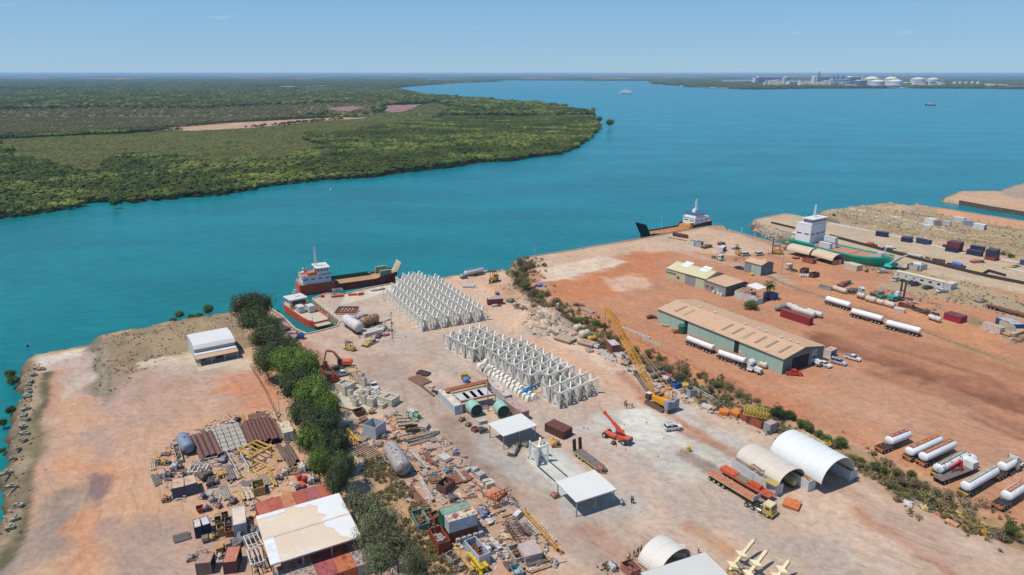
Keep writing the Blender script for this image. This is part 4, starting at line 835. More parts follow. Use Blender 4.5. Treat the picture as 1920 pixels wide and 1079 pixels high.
def k_bags(t,Ln,W,col,n=3,h=.9,rust=0):
    for i in range(n):
        b=MB();r=min(W,Ln/n)*.5;b.lathe((0,0,0),(0,0,h),[(0,r*.7),(h*.15,r*.95),(h*.6,r),(h*.9,r*.7),(h,r*.3)],9);part('bag',b,M(col,.8,0,.08,2),t,loc=(-Ln/2+(i+.5)*Ln/n,rnd.uniform(-.2,.2)*W,0),smooth=True)
def k_heap(t,Ln,W,col,h=1.0,rust=.3,n=14):
    for j in range(3):
        b=MB();c_=[col,tuple(int(v*.75) for v in col),(168,150,130)][j]
        for i in range(n // 2):
            x,y=rnd.gauss(0,.22)*Ln,rnd.gauss(0,.22)*W;z=h*max(.1,1-(abs(x)/Ln+abs(y)/W)*1.5)*rnd.uniform(.3,1)
            if i % 3:b.box(x,y,z,rnd.uniform(.15,.45)*Ln,rnd.uniform(.08,.25)*W,rnd.uniform(.08,.3),rnd.uniform(0,3.1),rnd.uniform(-.5,.5),rnd.uniform(-.3,.3))
            else:a=rnd.uniform(0,3.1);l_=Ln*rnd.uniform(.2,.45);b.cyl((x -math.cos(a)*l_/2,y -math.sin(a)*l_/2,z),(x+math.cos(a)*l_/2,y+math.sin(a)*l_/2,z+rnd.uniform(-.2,.4)),rnd.uniform(.05,.2),7)
        part(['bar','plate','fitting'][j],b,M(c_,.75,0,.2,2,rust),t)
def k_tyres(t,Ln,W,col,n=4,h=.4,rust=0):
    for i in range(n):
        b=MB();b.lathe((0,0,0),(0,0,.35),[(0,.38),(.05,.52),(.3,.52),(.35,.38)],12);part('tyre',b,TYRE,t,loc=(-Ln/2+(i+.5)*Ln/n,rnd.uniform(-.3,.3)*W,rnd.choice((0,0,.36))))
def k_boat(t,Ln,W,col,h=.7,rust=0):
    b=MB();st=[];n=8
    for i in range(n+1):
        x=-Ln/2+Ln*i/n;q=W/2*math.sin(math.pi*(.12+.88*(1-i/n))/1.9) ** .6 if i < n else .04;st += [(x,-q,h),(x,-q*.5,.1),(x,q*.5,.1),(x,q,h)]
    b.add(st,[(i*4+j,i*4+j+1,i*4+5+j,i*4+4+j) for i in range(n) for j in range(3)]+[(3,2,1,0)]);part('hull',b,M(col,.4),t)
    b=MB();b.box(0,0,h*.7,.3,W*.8,.05);b.box(-Ln*.25,0,h*.7,.3,W*.8,.05);part('thwart',b,M(col,.4),t)
def k_cart(t,Ln,W,col,h=1.3,rust=.1):
    b=MB();b.box(0,0,.35+(h -.35)/2,Ln*.8,W,h -.35,top=.9);part('body',b,M(col,.5,0,.1,1,rust),t)
    b=MB();b.box(Ln*.48,0,.45,Ln*.2,.1,.1);part('drawbar',b,DARKM,t);wheels(t,[(0,-W/2),(0,W/2)],.33,.2,False)
def k_bin(t,Ln,W,col,h=1.3,rust=.4):
    m=M(col,.75,0,.12,1,rust)
    for s in (-1,1):b=MB();b.prof([(-Ln/2,h),(Ln/2,h),(Ln/2-.4,.1),(-Ln/2+.4,.1)],s*W/2-.04,s*W/2+.04);part('side',b,m,t)
    b=MB();b.box(0,0,.15,Ln -.8,W -.1,.1);b.beam((-Ln/2,0,h),(-Ln/2+.4,0,.1),W -.1,.08);b.beam((Ln/2,0,h),(Ln/2-.4,0,.1),W -.1,.08);part('floor',b,m,t)
KIND=dict(pipes=(k_pipes,'pipe_bundle','pipes'),beams=(k_beams,'beam_stack','beams'),slabs=(k_slabs,'slab_stack','slabs'),crate=(k_crate,'steel_crate','crate'),tank=(k_tank,'storage_tank','tank'),frame=(k_frame,'lattice_section','lattice'),
 rect=(k_rect,'steel_stand','steel stand'),mach=(k_machine,'machine_skid','machine'),drum=(k_drum,'steel_drum','drum'),ring=(k_ring,'steel_ring','ring'),blocks=(k_blocks,'concrete_blocks','blocks'),bags=(k_bags,'bulk_bags','bags'),heap=(k_heap,'scrap_heap','scrap'),
 tyres=(k_tyres,'tyre_pile','tyres'),boat=(k_boat,'dinghy','boat'),cart=(k_cart,'towed_compressor','trailer'),bin=(k_bin,'skip_bin','skip'))
def gz(p):
    z,dd,q=heights(np.array([p.x]),np.array([p.y]),LP,QUAY);dt,_=sdist(np.array([p.x]),np.array([p.y]),DITCH,False);r_=-1.5*math.exp(-(dt[0]/3.4) ** 2)
    for mx_,my_,r,h in MOUNDS:c=at(mx_,my_);r_ += h*.95*math.exp(-((p.x -c.x) ** 2+(p.y -c.y) ** 2)/(r*r*.5))
    return r_ if abs(r_) > .15 else 0
def cl(kind,k,x1,y1,x2,y2,W,col,label,name=None,cat=None,z=0,**kw):
    fn,nm,ct=KIND[kind];col=tuple(int(v*.8+w_*.2) for v,w_ in zip(col,(176,152,130)));c,a,Ln,*_=seg(k,x1,y1,x2,y2,z if z > 2 else 0);t=thing(name or nm,label,cat or ct,(c.x,c.y,z+(gz(c) if z < 2 else 0)),a);fn(t,max(Ln,.4),W,col,**kw);return t
# ================================================================== LARGE THINGS
# ---- quay walls
def quay(label,pts,top=.05,th=.7,col=(176,160,140),k='P',z=0,piles=False):
    P_=[g(k,a,b) for a,b in pts];t=thing('quay_wall',label,'quay wall',P_[0]);o0=P_[0]
    m=M(col,.85,0,.2,.5,.35,(110,86,66))
    for a,b in zip(P_[:-1],P_[1:]):
        a2,b2=a -o0,b -o0;mb=MB();mb.beam((a2.x,a2.y,-2.2),(b2.x,b2.y,-2.2),th,4.7);d=(b2 -a2);n=int(d.length/(1.2 if piles else 3.5));nn=Vector((-d.y,d.x,0)).normalized()
        for i in range(1,n):p=a2+d*i/n;mb.box(p.x,p.y,-2.25,.35 if piles else .14,th+.35,4.5,math.atan2(d.y,d.x))
        part('wall_panel',mb,m,t)
        mb=MB();mb.beam((a2.x,a2.y,.2),(b2.x,b2.y,.2),th*.8,.22);part('coping',mb,M((204,190,168),.8,0,.15,1),t)
quay('rusty stained concrete quay wall on the left of the small slip',[(505,577),(529,593),(553,617),(576,627)])
quay('pale concrete ramp wall at the head of the small slip',[(576,627),(632,613),(638,603)])
quay('long concrete quay wall on the right of the small slip',[(638,603),(586,561),(611,551)],col=(196,182,156))
quay('quay wall beside the red landing craft',[(611,551),(642,552),(693,540),(738,532)])
quay('sheet pile quay wall along the big open yard',[(971,487),(994,482),(1080,468.5),(1125,460.5),(1213,446),(1283,433),(1330,424.5),(1352,423.5)],piles=True)
quay('quay wall with white posts facing the narrow basin',[(1352,423.5),(1362,430.5),(1401,441.5),(1429,449.5),(1455,456.5),(1481,463)])
quay('white edged quay wall round the tip of the second jetty',[(1413,413.5),(1427,409.3),(1471.7,401),(1488,403.4),(1523,411),(1572,421)],col=(206,196,180))
quay('long straight quay wall by the far wharf',[(1752,389.2),(1825,400.5),(1920,415.5),(2250,468)],col=(206,170,140))
quay('ribbed sheet pile wall of the far corner wharf',[(1799,376),(1858,387),(1920,397),(2200,440)],col=(120,100,84),piles=True)
# ---- steel sheet barrier along the second jetty
def barrier(label,pts,h=1.1,col=(70,62,60)):
    P_=[at(*p) for p in pts];t=thing('barrier_wall',label,'wall',P_[0]);m=M(col,.8,0,.2,1,.2)
    for a,b in zip(P_[:-1],P_[1:]):
        mb=MB();a2,b2=a -P_[0],b -P_[0];mb.beam((a2.x,a2.y,h/2),(b2.x,b2.y,h/2),.5,h);part('wall_panel',mb,m,t)
barrier('long dark low wall between jetty and rocky slope',[(1446,419),(1490,429.5)]);barrier('dark low wall running behind the green ship towards the right edge',[(1555,444),(1620,461),(1700,482.5),(1780,503),(1850,520),(1920,534),(2050,562)],1.4)
t=thing('barrier_wall','dark angular ramp wall beside the jetty barrier','wall',at(1870,515));mb=MB();a,b,c=[at(*p)-at(1870,515) for p in ((1842,516),(1853,510),(1885,519))]
mb.beam((a.x,a.y,.6),(b.x,b.y,.6),.5,1.2);mb.beam((b.x,b.y,.6),(c.x,c.y,.6),.5,1.2);part('wall_panel',mb,M((70,62,60),.8),t)
def kerb(label,pts,w=2.5,col=(214,204,188),h=.35):
    P_=[at(*p) for p in pts];t=thing('concrete_kerb',label,'kerb',P_[0])
    for i,(a,b) in enumerate(zip(P_[:-1],P_[1:])):
        mb=MB();a2,b2=a -P_[0],b -P_[0];mb.beam((a2.x,a2.y,h/2+i*.004),(b2.x,b2.y,h/2+i*.004),w,h);part('kerb_block',mb,M(col,.8,0,.12,.4),t)
kerb('broad white concrete kerb along the rear of the second jetty',[(1555,419),(1600,428),(1690,446),(1775,468),(1810,477)],3.2);kerb('white kerb right of the stacked blue containers',[(1876,487),(1910,494)],3.2)
kerb('white kerb apron by the yellow stack at right',[(1885,503),(1925,512)],2.5)
# ---- the concrete tower frames
cm_=M((250,242,226),.8,0,.05,.7);cmw=M((250,248,240),.75,0,.06,.7)
def frame_meshes(mat):
    S=3.35;Hp=5.1;Hh=3.9;c=S/2;out={};Ld=c*math.sqrt(2);w=.34
    def plate(name,pts,hole=None,t=w,base=None):
        mb=MB();n=len(pts)
        if hole is None:mb.prof(pts,-t/2,t/2)
        else:                                   # ring of quads round a hole with as many corners as the outline
            vs=[(x,y,z) for y in (-t/2,t/2) for x,z in pts+hole];fs=[]
            for i in range(n):
                j=(i+1) % n;fs += [(i,j,n+j,n+i),(3*n+i,3*n+j,2*n+j,2*n+i),(j,i,2*n+i,2*n+j),(n+i,n+j,3*n+j,3*n+i)]
            mb.add(vs,fs)
        out[name]=mb.mesh(name,mat)
    plate('post',[(0,0),(.8,0),(.5,2.2),(.36,Hp),(.05,Hp)],t=.5)
    plate('top_arm',[(.2,Hp -.05),(.34,Hp -.95),(Ld -.3,Hh -.65),(Ld -.3,Hh)],t=.4)
    plate('ground_beam',[(.6,0),(.55,.6),(Ld -.3,.42),(Ld -.3,.02)],t=.3)
    b=MB();b.beam((.55,0,.6),(Ld -.25,0,Hh -.9),.34,.46);out['brace']=b.mesh('brace',mat)
    hb=MB();hb.prof([(-.5,-.5),(.5,-.5),(.5,.5),(-.5,.5)],Hh -.8,Hh+.05,'z');hb.box(0,0,1.6,.6,.6,3.1);out['hub']=hb.mesh('hub',mat)
    plate('side_panel',[(.3,0),(S -.1,0),(c+.22,Hh -.1),(c -.22,Hh -.1)],[(1.0,.62),(2.45,.62),(2.2,1.3),(1.25,1.3)],.26)
    return out,S,c
FM,FS_,FC_=frame_meshes(cm_);FMW,_,_=frame_meshes(cmw)
def tower_frame(p,rz,label,group=None,fm=None):
    fm=fm or FM;t=thing('concrete_tower',label,'concrete frame',p,rz+rnd.uniform(-.03,.03),group)    # origin at near corner, x = right, y = away
    part('hub',fm['hub'],None,t,loc=(FC_,FC_,0))
    for i,(x,y) in enumerate(((0,0),(FS_,0),(FS_,FS_),(0,FS_))):
        for nm_ in ('post','top_arm','ground_beam','brace'):part(nm_,fm[nm_],None,t,loc=(x,y,0),rot=(0,0,math.pi/4+i*math.pi/2))
    part('side_panel',fm['side_panel'],None,t,loc=(.1,FS_,0),rot=(0,0,-math.pi/2))
    return t
def near_axis(p1,p2):                # direction from front unit to the one behind it
    a=at(*p1);b=at(*p2);d=(b -a).normalized();return d
ax=near_axis((791.1,622.8),(736.7,574.4));bx=Vector((ax.y,-ax.x,0));rzf=math.atan2(bx.y,bx.x)
o1=at(791.1,622.8);blk=[at(*p)[:2] for p in [(794,628),(731,575),(740,549),(757,538),(768,530),(792,527),(850,552),(917,597),(905,606)]];ORD='first second third fourth fifth sixth seventh eighth ninth tenth eleventh twelfth thirteenth fourteenth fifteenth sixteenth'.split();cnt=0
L1='pale concrete tower frame inside the large block by the ship';G1='concrete tower frames in the block beside the landing craft'
for i in range(16):
    for j in range(9):
        q=o1+ax*(3.95*i)+bx*(4.5*j);cc=q+(ax+bx)*1.9;d,_=sdist(np.array([cc.x]),np.array([cc.y]),blk)
        if d[0] < .4:
            lb=L1 if i else 'pale concrete tower frame in the front row of the block nearest the ships'
            if i == 0 and j == 0:lb='pale concrete frame at the front left corner of the block by the light pole'
            if d[0] >-3 and i and j == 0:lb='pale concrete frame along the left edge of the block facing the small slip'
            tower_frame(q,rzf,'pale concrete frame, %s from the left in row %s back, block by the ship' % (ORD[j],ORD[i]) if i+j else lb,G1);cnt += 1
ax2=near_axis((1048.3,767.8),(841.7,657.3));bx2=Vector((ax2.y,-ax2.x,0));rz2=math.atan2(bx2.y,bx2.x)
fr=[(841.7,657.3),(856.7,664.5),(870,672.3),(885.6,680.6)];fr2=[(920.5,683),(932.5,692.5),(947,702),(961,712),(977,722.8),(992.5,732.8)];fr3=[(1028.6,755.5),(1048.3,767.8)]
G2='concrete tower frames in the long block across the yard road'
for gi_,(grp,nc,wh) in enumerate(((fr,4,'along at the far left of the long block'),(fr2,4,'along behind the small blocks of the long block'),(fr3,4,'at the near right end of the long block'))):
    for pi_,p in enumerate(grp):
        for j in range(nc):
            q=at(*p)+bx2*(3.98*j)*1.0
            tower_frame(q,rz2,'pale concrete frame, %s row back, %s %s' % (ORD[j],ORD[pi_],wh),G2)
for j in range(3):tower_frame(at(1005,740)+bx2*(4.1+3.98*j),rz2,'pale concrete frame behind the blue boom lift, %s one back' % ORD[j],G2)
tf=tower_frame(at(1006.7,875),rz2+R(-4),'single white concrete frame standing alone on the casting slab rails',fm=FMW)
q=MB();q.cyl((3.9,2.4,3.4),(4.06,2.4,3.4),.5,12);part('blue_disc',q,M((44,140,196),.4),tf)
# smaller interlocking blocks in front of the long block
bm1=MB();bm1.prof([(-.9,0),(.9,0),(.75,.9),(.35,1.5),(-.35,1.5),(-.75,.9)],-.55,.55);bm1.box(0,0,.45,.7,1.9,.8,top=.8);sbm=bm1.mesh('sea_block',cm_)
for i in range(14):
    for j in range(2):
        a=at(900,690).lerp(at(991,752),i/13)+Vector((rnd.uniform(-.2,.2),rnd.uniform(-.2,.2),0))+bx2*(j*2.1)
        o=part('concrete_block',sbm,None,None,loc=(a.x,a.y,0),rot=(0,0,rz2+rnd.uniform(-.3,.3)));tag(o,'squat concrete block, %s from the left in the %s row before the long block' % (ORD[i],'inner' if j else 'roadside'),'concrete block','squat concrete blocks along the road')
for i,(x,y) in enumerate(((905,697),(911,690),(916,701))):
    o=part('concrete_block',sbm,None,None,loc=tuple(at(x,y)[:2])+(1.4,),rot=(0,0,i));tag(o,'squat pale concrete block lying on top of the row, %s' % ('left one','middle one','right one')[i],'concrete block')
# ---- casting slab rails
for nm,a,b in (('left',(990,858),(1062,923)),('right',(1032,868),(1064,895))):
    A,B=at(*a),at(*b);t=thing('slab_rail','dark steel rail set in the casting slab, %s one' % nm,'rail',A);mb=MB();d=B -A;mb.beam((0,0,.08),(d.x,d.y,.08),.28,.16);part('rail_head',mb,DARKM,t)
    mb=MB();mb.beam((0,0,.02),(d.x,d.y,.02),.5,.06);part('base_plate',mb,mt((150,148,146)),t)
# ---- buildings
rtan=M((220,180,142),.75,0,.05,.35,.15,(190,140,104));wgrn=M((182,208,190),.7,0,.05,.5);wgrn_shade=M((120,132,128),.7,0,.05,.5)  # gables: the wall green darkened, shade of the side away from the sun painted in
A,B=g('D2',168,640),at(1465.7,702.9);Cn=at(1543,677.6);Wd=(Cn -B).length;Ln=(B -A).length
sh=gable_shed('long_shed','long shed with pale green walls and tan gable roof, tankers parked alongside',A,B,Wd,5.2,7.0,wgrn,rtan,wgrn_shade,panels=8,gaps=((Ln*.245,Ln*.275),(Ln*.655,Ln*.69)),over=.3)
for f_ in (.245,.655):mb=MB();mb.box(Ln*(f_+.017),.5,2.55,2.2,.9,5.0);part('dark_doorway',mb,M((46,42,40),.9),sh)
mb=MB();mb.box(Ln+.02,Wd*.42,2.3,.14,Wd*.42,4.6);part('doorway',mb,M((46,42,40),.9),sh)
mb=MB();mb.box(Ln+.06,Wd*.20,2.4,.12,.3,4.8);mb.box(Ln+.06,Wd*.635,2.4,.12,.3,4.8);mb.box(Ln+.06,Wd*.42,4.75,.12,Wd*.45,.3);part('door_frame',mb,mt((150,160,156)),sh)
mb=MB();mb.box(Ln+.08,Wd*.76,4.2,.1,2.6,1.5);sg=part('sign',mb,M((228,230,228),.6),sh);mb=MB();mb.box(Ln+.14,Wd*.76,4.2,.05,2.2,1.1);sg2=part('sign_face',mb,M((120,132,128),.6),sg)
mb=MB()
for i in range(2):mb.box(Ln+.18,Wd*(.74+.04*i),4.2+.25*i,.04,.7,.3)
part('emblem',mb,M((228,230,228),.6),sg)
mb=MB();mb.box(Ln+.1,Wd*.70,1.3,.1,1.0,2.3);part('door',mb,mt((170,180,190)),sh)
rz_=(7.0-5.2)/(Wd/2)
for i,fx in enumerate((.12,.2,.52,.6,.68,.77,.85,.94)):
    mb=MB();x=Ln*fx;mb.beam((x,2.0,5.2+2.0*rz_+.17),(x,7.6,5.2+7.6*rz_+.17),.95,.05);part('skylight',mb,M((158,138,120) if i not in (1,4) else (190,160,132),.5),sh)
for i,fx in enumerate((.2,.33,.58,.68,.73,.84,.9,.95)):
    mb=MB();mb.lathe((Ln*fx,Wd/2,7.12),(Ln*fx,Wd/2,7.8),[(0,.2),(.25,.2),(.3,.42),(.5,.42),(.65,.15)],8);part('roof_vent',mb,M((230,228,222),.4),sh)
# cream workshop with brown lean part
A,J,B,Cn=g('D2',250,215),g('D2',625,325),g('D2',820,395),g('D2',1020,345)
wcr=M((214,210,170),.7,0,.05,.5);rcr=M((226,212,166),.7,0,.05,.4,.12,(200,176,130));wgr2=M((166,164,162),.7,0,.05)
W2=(Cn -B).length;e=(J -A).normalized();n2v=Vector((-e.y,e.x,0))
s2=gable_shed('workshop','cream workshop with curved cream roof and two white roof panels',A,J,W2*1.0,4.6,6.6,wcr,rcr,wcr,panels=4,over=.15,ridge_at=.55)
l2=(J -A).length
for fx in (.28,.75):mb=MB();k_=2.0/(W2*.55);mb.beam((l2*fx,4.5,4.6+4.5*k_+.16),(l2*fx,9,4.6+9*k_+.16),4.2,.06);part('skylight',mb,M((244,242,238),.5),s2)
mb=MB();mb.box(l2*.63,-.12,2.1,l2*.25,.1,4.0);part('roller_door',mb,mt((158,156,160)),s2);mb=MB();mb.box(l2*.87,-.14,2.1,l2*.22,.12,4.0);part('sliding_door',mb,mt((206,212,176)),s2)
mb=MB();mb.box(l2*.75,-.24,4.25,l2*.52,.14,.25);mb.box(l2*.13,-.24,3.2,l2*.25,.14,.25);part('door_track',mb,mt((104,100,92)),s2)
mb=MB();mb.box(l2*.32,-.1,1.8,1.2,.1,1.3);wq=part('window',mb,mt((160,110,70)),s2);mb=MB();mb.box(l2*.32,-.17,1.9,.8,.06,.5);part('pane',mb,GLASS,wq)
s3=gable_shed('workshop_annexe','grey walled annexe with tan roof joined to the cream workshop',J,B,W2,4.2,5.0,wgr2,rtan,M((98,102,106),.7),panels=3,over=.15,ridge_at=.8)
l3=(B -J).length
for fx in (.12,.36):mb=MB();mb.box(l3*fx,-.1,1.9,1.3,.1,1.2);wq=part('window',mb,mt((170,130,96)),s3);mb=MB();mb.box(l3*fx,-.17,1.9,1.0,.06,.5);part('pane',mb,GLASS,wq)
mb=MB();mb.box(l3*.62,-.1,1.2,1.1,.1,2.2);part('door',mb,mt((206,206,204)),s3)
for fx in (.5,.72,.86):mb=MB();mb.box(l3*fx,-.7,.6,1.3,.8,1.1);part('air_unit',mb,mt((224,220,212)),s3)
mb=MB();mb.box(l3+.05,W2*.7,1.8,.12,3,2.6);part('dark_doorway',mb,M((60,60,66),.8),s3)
A,B,Cn=g('D2',1000,150),g('D2',1160,195),g('D2',1312,178);W4=(Cn -B).length;l4=(B -A).length
s4=gable_shed('square_shed','square shed with green grey walls, roller door and tan roof',A,B,W4,5.0,6.2,wgrn,rtan,wgrn_shade,panels=3,over=.2)
mb=MB();mb.box(l4*.22,-.12,2.2,l4*.38,.1,4.3);part('roller_door',mb,mt((150,150,154)),s4);mb=MB();mb.beam((l4*.6,W4*.2,5.75),(l4*.6,W4*.85,6.0),1.0,.08);part('skylight',mb,M((226,222,220),.5),s4)
mb=MB();mb.box(l4+.03,W4*.45,1.1,.12,1.0,2.1);part('door',mb,mt((150,166,180)),s4)
# white round-edged hall upper left
A,B=at(371,688),at(447.9,672);f1=(B -A).normalized();n1v=Vector((-f1.y,f1.x,0));l5=(B -A).length
BL=g('A5',95,380,5.6);BR=g('A5',440,335,5.6);dep=max(9,(BL -A).dot(n1v));print('hall',l5,dep)
t=thing('white_hall','white hall with rounded roof edge and tan veranda by the tree line','building',A,math.atan2(f1.y,f1.x));wm_=M((232,230,222),.6,0,.03)
y0=3.6;dp=dep -y0
for x in (.1,l5 -.1):mb=MB();mb.prof([(y0,0),(y0+dp,0),(y0+dp,4.8),(y0+dp -.8,5.5),(y0+dp/2,6.1),(y0+.8,5.5),(y0,4.6)],x -.08,x+.08,'x');part('gable_wall',mb,M((206,208,208),.7),t)
mb=MB();mb.sheet((.2,y0),(l5 -.2,y0),(0,-1),0,4.6,.4);part('front_wall',mb,M((204,202,196),.7),t)
mb=MB();mb.sheet((l5 -.2,y0+dp),(.2,y0+dp),(0,1),0,4.8,.4);part('rear_wall',mb,wm_,t)
pr=[(y0 -.25,4.5),(y0+.1,4.9),(y0+.8,5.6),(y0+dp/2,6.2),(y0+dp -.8,5.6),(y0+dp+.2,4.8)];pr2=[(a,b -.12) for a,b in pr][::-1]
mb=MB();mb.prof(pr+pr2,-.1,l5+.1,'x');part('roof',mb,M((240,236,228),.5,0,.04,.25,.12,(226,204,178)),t)
mb=MB();mb.beam((l5/2,y0 -.1,3.3),(l5/2,y0 -1.4,3.0),l5+.2,.1);part('lean_to_roof',mb,M((238,238,236),.5),t)
mb=MB();mb.beam((l5/2,y0 -1.45,2.85),(l5/2,-.3,2.5),l5+.3,.1);part('veranda_roof',mb,M((214,176,140),.7,0,.05),t)
mb=MB();mb.box(l5/2,y0 -1.6,1.3,l5 -.4,.1,2.6);vw=part('veranda_wall',mb,M((196,186,172),.8),t)
for i,fx in enumerate((.14,.2,.5,.56,.62)):mb=MB();mb.box(l5*fx,y0 -1.7,1.3+(.2 if i < 2 else 0),.9,.08,1.4);part('window',mb,GLASS,vw)
for i in range(4):mb=MB();mb.box(.3+i*(l5 -.6)/3,-.1,1.25,.12,.12,2.5);part('post',mb,wm_,t)
mb=MB();mb.box(l5/2,.9,.1,l5,2.6,.2);part('veranda_floor',mb,M((190,170,150),.8),t)
mb=MB();mb.box(l5/2,-2.4,.04,l5+1,4.2,.08);fp=part('concrete_apron',mb,M((212,190,164),.85,0,.06),t)
for i in range(6):mb=MB();mb.box(.2+i*(l5 -.4)/5,-2.4,.085,.12,4.0,.02);part('bay_line',mb,M((232,214,190),.7),fp)
# big open warehouse lower left
cor=[g('A4',1000,870,5.0),g('A4',1810,605,5.0),g('A4',1615,220,5.0),g('A4',858,430,5.0)]
wh=canopy('open_warehouse','large open sided warehouse with cream roof whitened at its right end',cor,5.0,M((238,214,184),.7,0,.05,.1,.3,(236,234,230)),posts=4,thick=.14,cat='building')
P0,P1,P3=Vector(cor[0]),Vector(cor[1]),Vector(cor[3]);LX,LY=(P1 -P0).length,(P3 -P0).length
mb=MB();mb.box(0,0,5.13,LX,.5,.06);part('ridge_cap',mb,M((226,208,188),.6),wh)
mb=MB();mb.box(-LX/2+.9,-LY*.25,5.11,1.8,LY*.48,.05);part('roof_strip',mb,M((244,242,238),.5),wh,'bright white strip at the left end of the roof')
mb=MB();mb.box(-LX*.33,LY/2-.7,5.11,LX*.32,1.3,.05);part('roof_strip',mb,M((244,242,238),.5),wh,'bright white strip along the back edge of the roof')
mb=MB();wpts=[(LX*.5-.05,-LY*.5+.1),(LX*.5-.05,LY*.5-.1),(-LX*.06,LY*.5-.1),(-LX*.04,LY*.44),(LX*.05,LY*.4),(LX*.12,LY*.43),(LX*.2,LY*.34),(LX*.17,LY*.2),(LX*.26,LY*.12),(LX*.18,LY*.04),(LX*.19,-LY*.12),(LX*.27,-LY*.2),(LX*.29,-LY*.36),(LX*.37,-LY*.44),(LX*.4,-LY*.5+.1)];mb.prof(wpts,5.09,5.118,'z');part('white_coating',mb,M((246,243,238),.55,0,.03,.2,.12,(238,222,200)),wh)
# open carports
whr=M((238,234,224),.6,0,.02,.2)
canopy('carport','flat white canopy on posts above a dark bay, beside the green tanks',[g('B4',745,712,3.9),g('B4',1070,605,3.9),g('B4',905,495,3.9),g('B4',580,590,3.9)],3.9,whr,posts=3)
canopy('carport','flat cream canopy standing alone at the end of the casting slab',[g('C3',358,912,3.8),g('C3',697,805,3.8),g('C3',520,635,3.8),g('C3',190,735,3.8)],3.8,whr,posts=3)
canopy('carport','large grey white canopy roof cut by the bottom edge of the photo',[g('C4',700,1290,3.8),g('C4',1400,1080,3.8),g('C4',950,800,3.8),g('C4',405,1010,3.8)],3.8,M((224,218,208),.6,0,.03,.2),posts=3)
# ---- container domes
def dome(name,label,base,rz,Lx,r,h,z0,mat,cover_t=.1,n=16):
    t=thing(name,label,'shelter',base,rz);mb=MB();mb.arch(-Lx/2,Lx/2,r,h,cover_t,n,z0)
    mb.v=[(x,y,z) for x,y,z in mb.v];part('cover',mb,mat,t,smooth=False)
    m2=M((200,200,200),.4,.4)
    for i in range(int(Lx/1.9)+1):
        x=-Lx/2+.1+i*(Lx -.2)/int(Lx/1.9);mb=MB();mb.arch(x -.05,x+.05,r+.03,h+.03,.03,n,z0);part('cover_rib',mb,mat,t)
    mb=MB()
    for q_ in (-1,1):mb.box(0,q_*(r -.1),z0+.08,Lx,.2,.16)
    part('base_rail',mb,M((190,168,132),.7),t);return t
# small dome: container rows: front row near line ground
cF,aF,LF,*_=seg('C6',345,487,748,748)           # near long wall foot of the white containers
nF=Vector((-math.sin(aF),math.cos(aF),0));dF=Vector((math.cos(aF),math.sin(aF),0));print('dome row',LF,math.degrees(aF))
for i in range(2):container(cF+nF*1.22+dF*(LF*(-.25+.5*i)),aF,['white container under the near edge of the small dome shelter, rear one','white container under the near edge of the small dome shelter, end one with yellow trays'][i],(232,232,230),(150,136,126),LF/2-.1,rust=.02,rrust=.3,doors=i)
WD1=6.6;c1=cF+nF*(2.44+WD1/2-.6)
dome('dome_shelter','smaller cream fabric dome roof spanning between white containers',(c1.x,c1.y,0),aF,LF*.98,WD1/2+.7,2.5,2.65,M((228,214,196),.7,0,.04,.2,.15,(206,186,164)))
c2=cF+nF*(2.44+WD1)
for i in range(2):container(c2+dF*(LF*(-.25+.5*i)+2.2),aF,['white container between the two dome roofs, rear one','white container between the two dome roofs, end one'][i],(226,226,228),(210,176,120),LF/2-.1,rust=.03,doors=i)
WD2=9.2;c3=c2+nF*(1.2+WD2/2)+dF*3.4
dome('dome_shelter','larger bright white fabric dome roof at the edge of the ditch',(c3.x,c3.y,0),aF,LF*1.12,WD2/2+1.0,4.7,2.65,M((240,240,236),.6,0,.02,.2),n=20)
c4=c2+nF*(2.44+WD2)+dF*4
for i in range(2):container(c4+dF*(LF*(-.25+.5*i)),aF,['white container on the ditch side of the larger dome, rear one','white container on the ditch side of the larger dome, open end one'][i],(222,224,226),(206,186,150),LF/2-.1,rust=.03,doors=i)
# bottom small dome and small white shelter
p=at(1245,1052);dome('dome_shelter','small white dome tent half hidden by the canopy at the bottom edge',(p.x,p.y,0),R(-52),5.2,4.6,3.4,.3,M((238,230,216),.6,0,.03,.3))
# cream twin dome sheds by the green ship
for i,(a,b,lb) in enumerate((((445,640),(700,700),'long tan half round shed roof left of its twin, beside the green ship'),((720,700),(965,770),'long tan half round shed roof with dark open end, beside the green ship'))):
    c_,a_,l_,*_=seg('D7',a[0],a[1],b[0],b[1]);nn=Vector((-math.sin(a_),math.cos(a_),0));c_=c_+nn*3.6
    dd=dome('round_shed',lb,(c_.x,c_.y,0),a_,l_,4.1,2.9,2.2,M((226,200,170),.75,0,.04,.3,.1),n=12)
    mb=MB();mb.box(0,3.7,1.2,l_,.5,2.4);part('side_wall',mb,mt((120,106,100)),dd)
    if i:mb=MB();mb.box(l_/2-.5,-1.0,1.2,.8,3.4,2.3);part('end_wall',mb,mt((206,150,130)),dd);mb=MB();mb.box(l_/2-.4,1.6,1.2,.8,1.6,2.3);part('end_door',mb,mt((224,224,220)),dd)
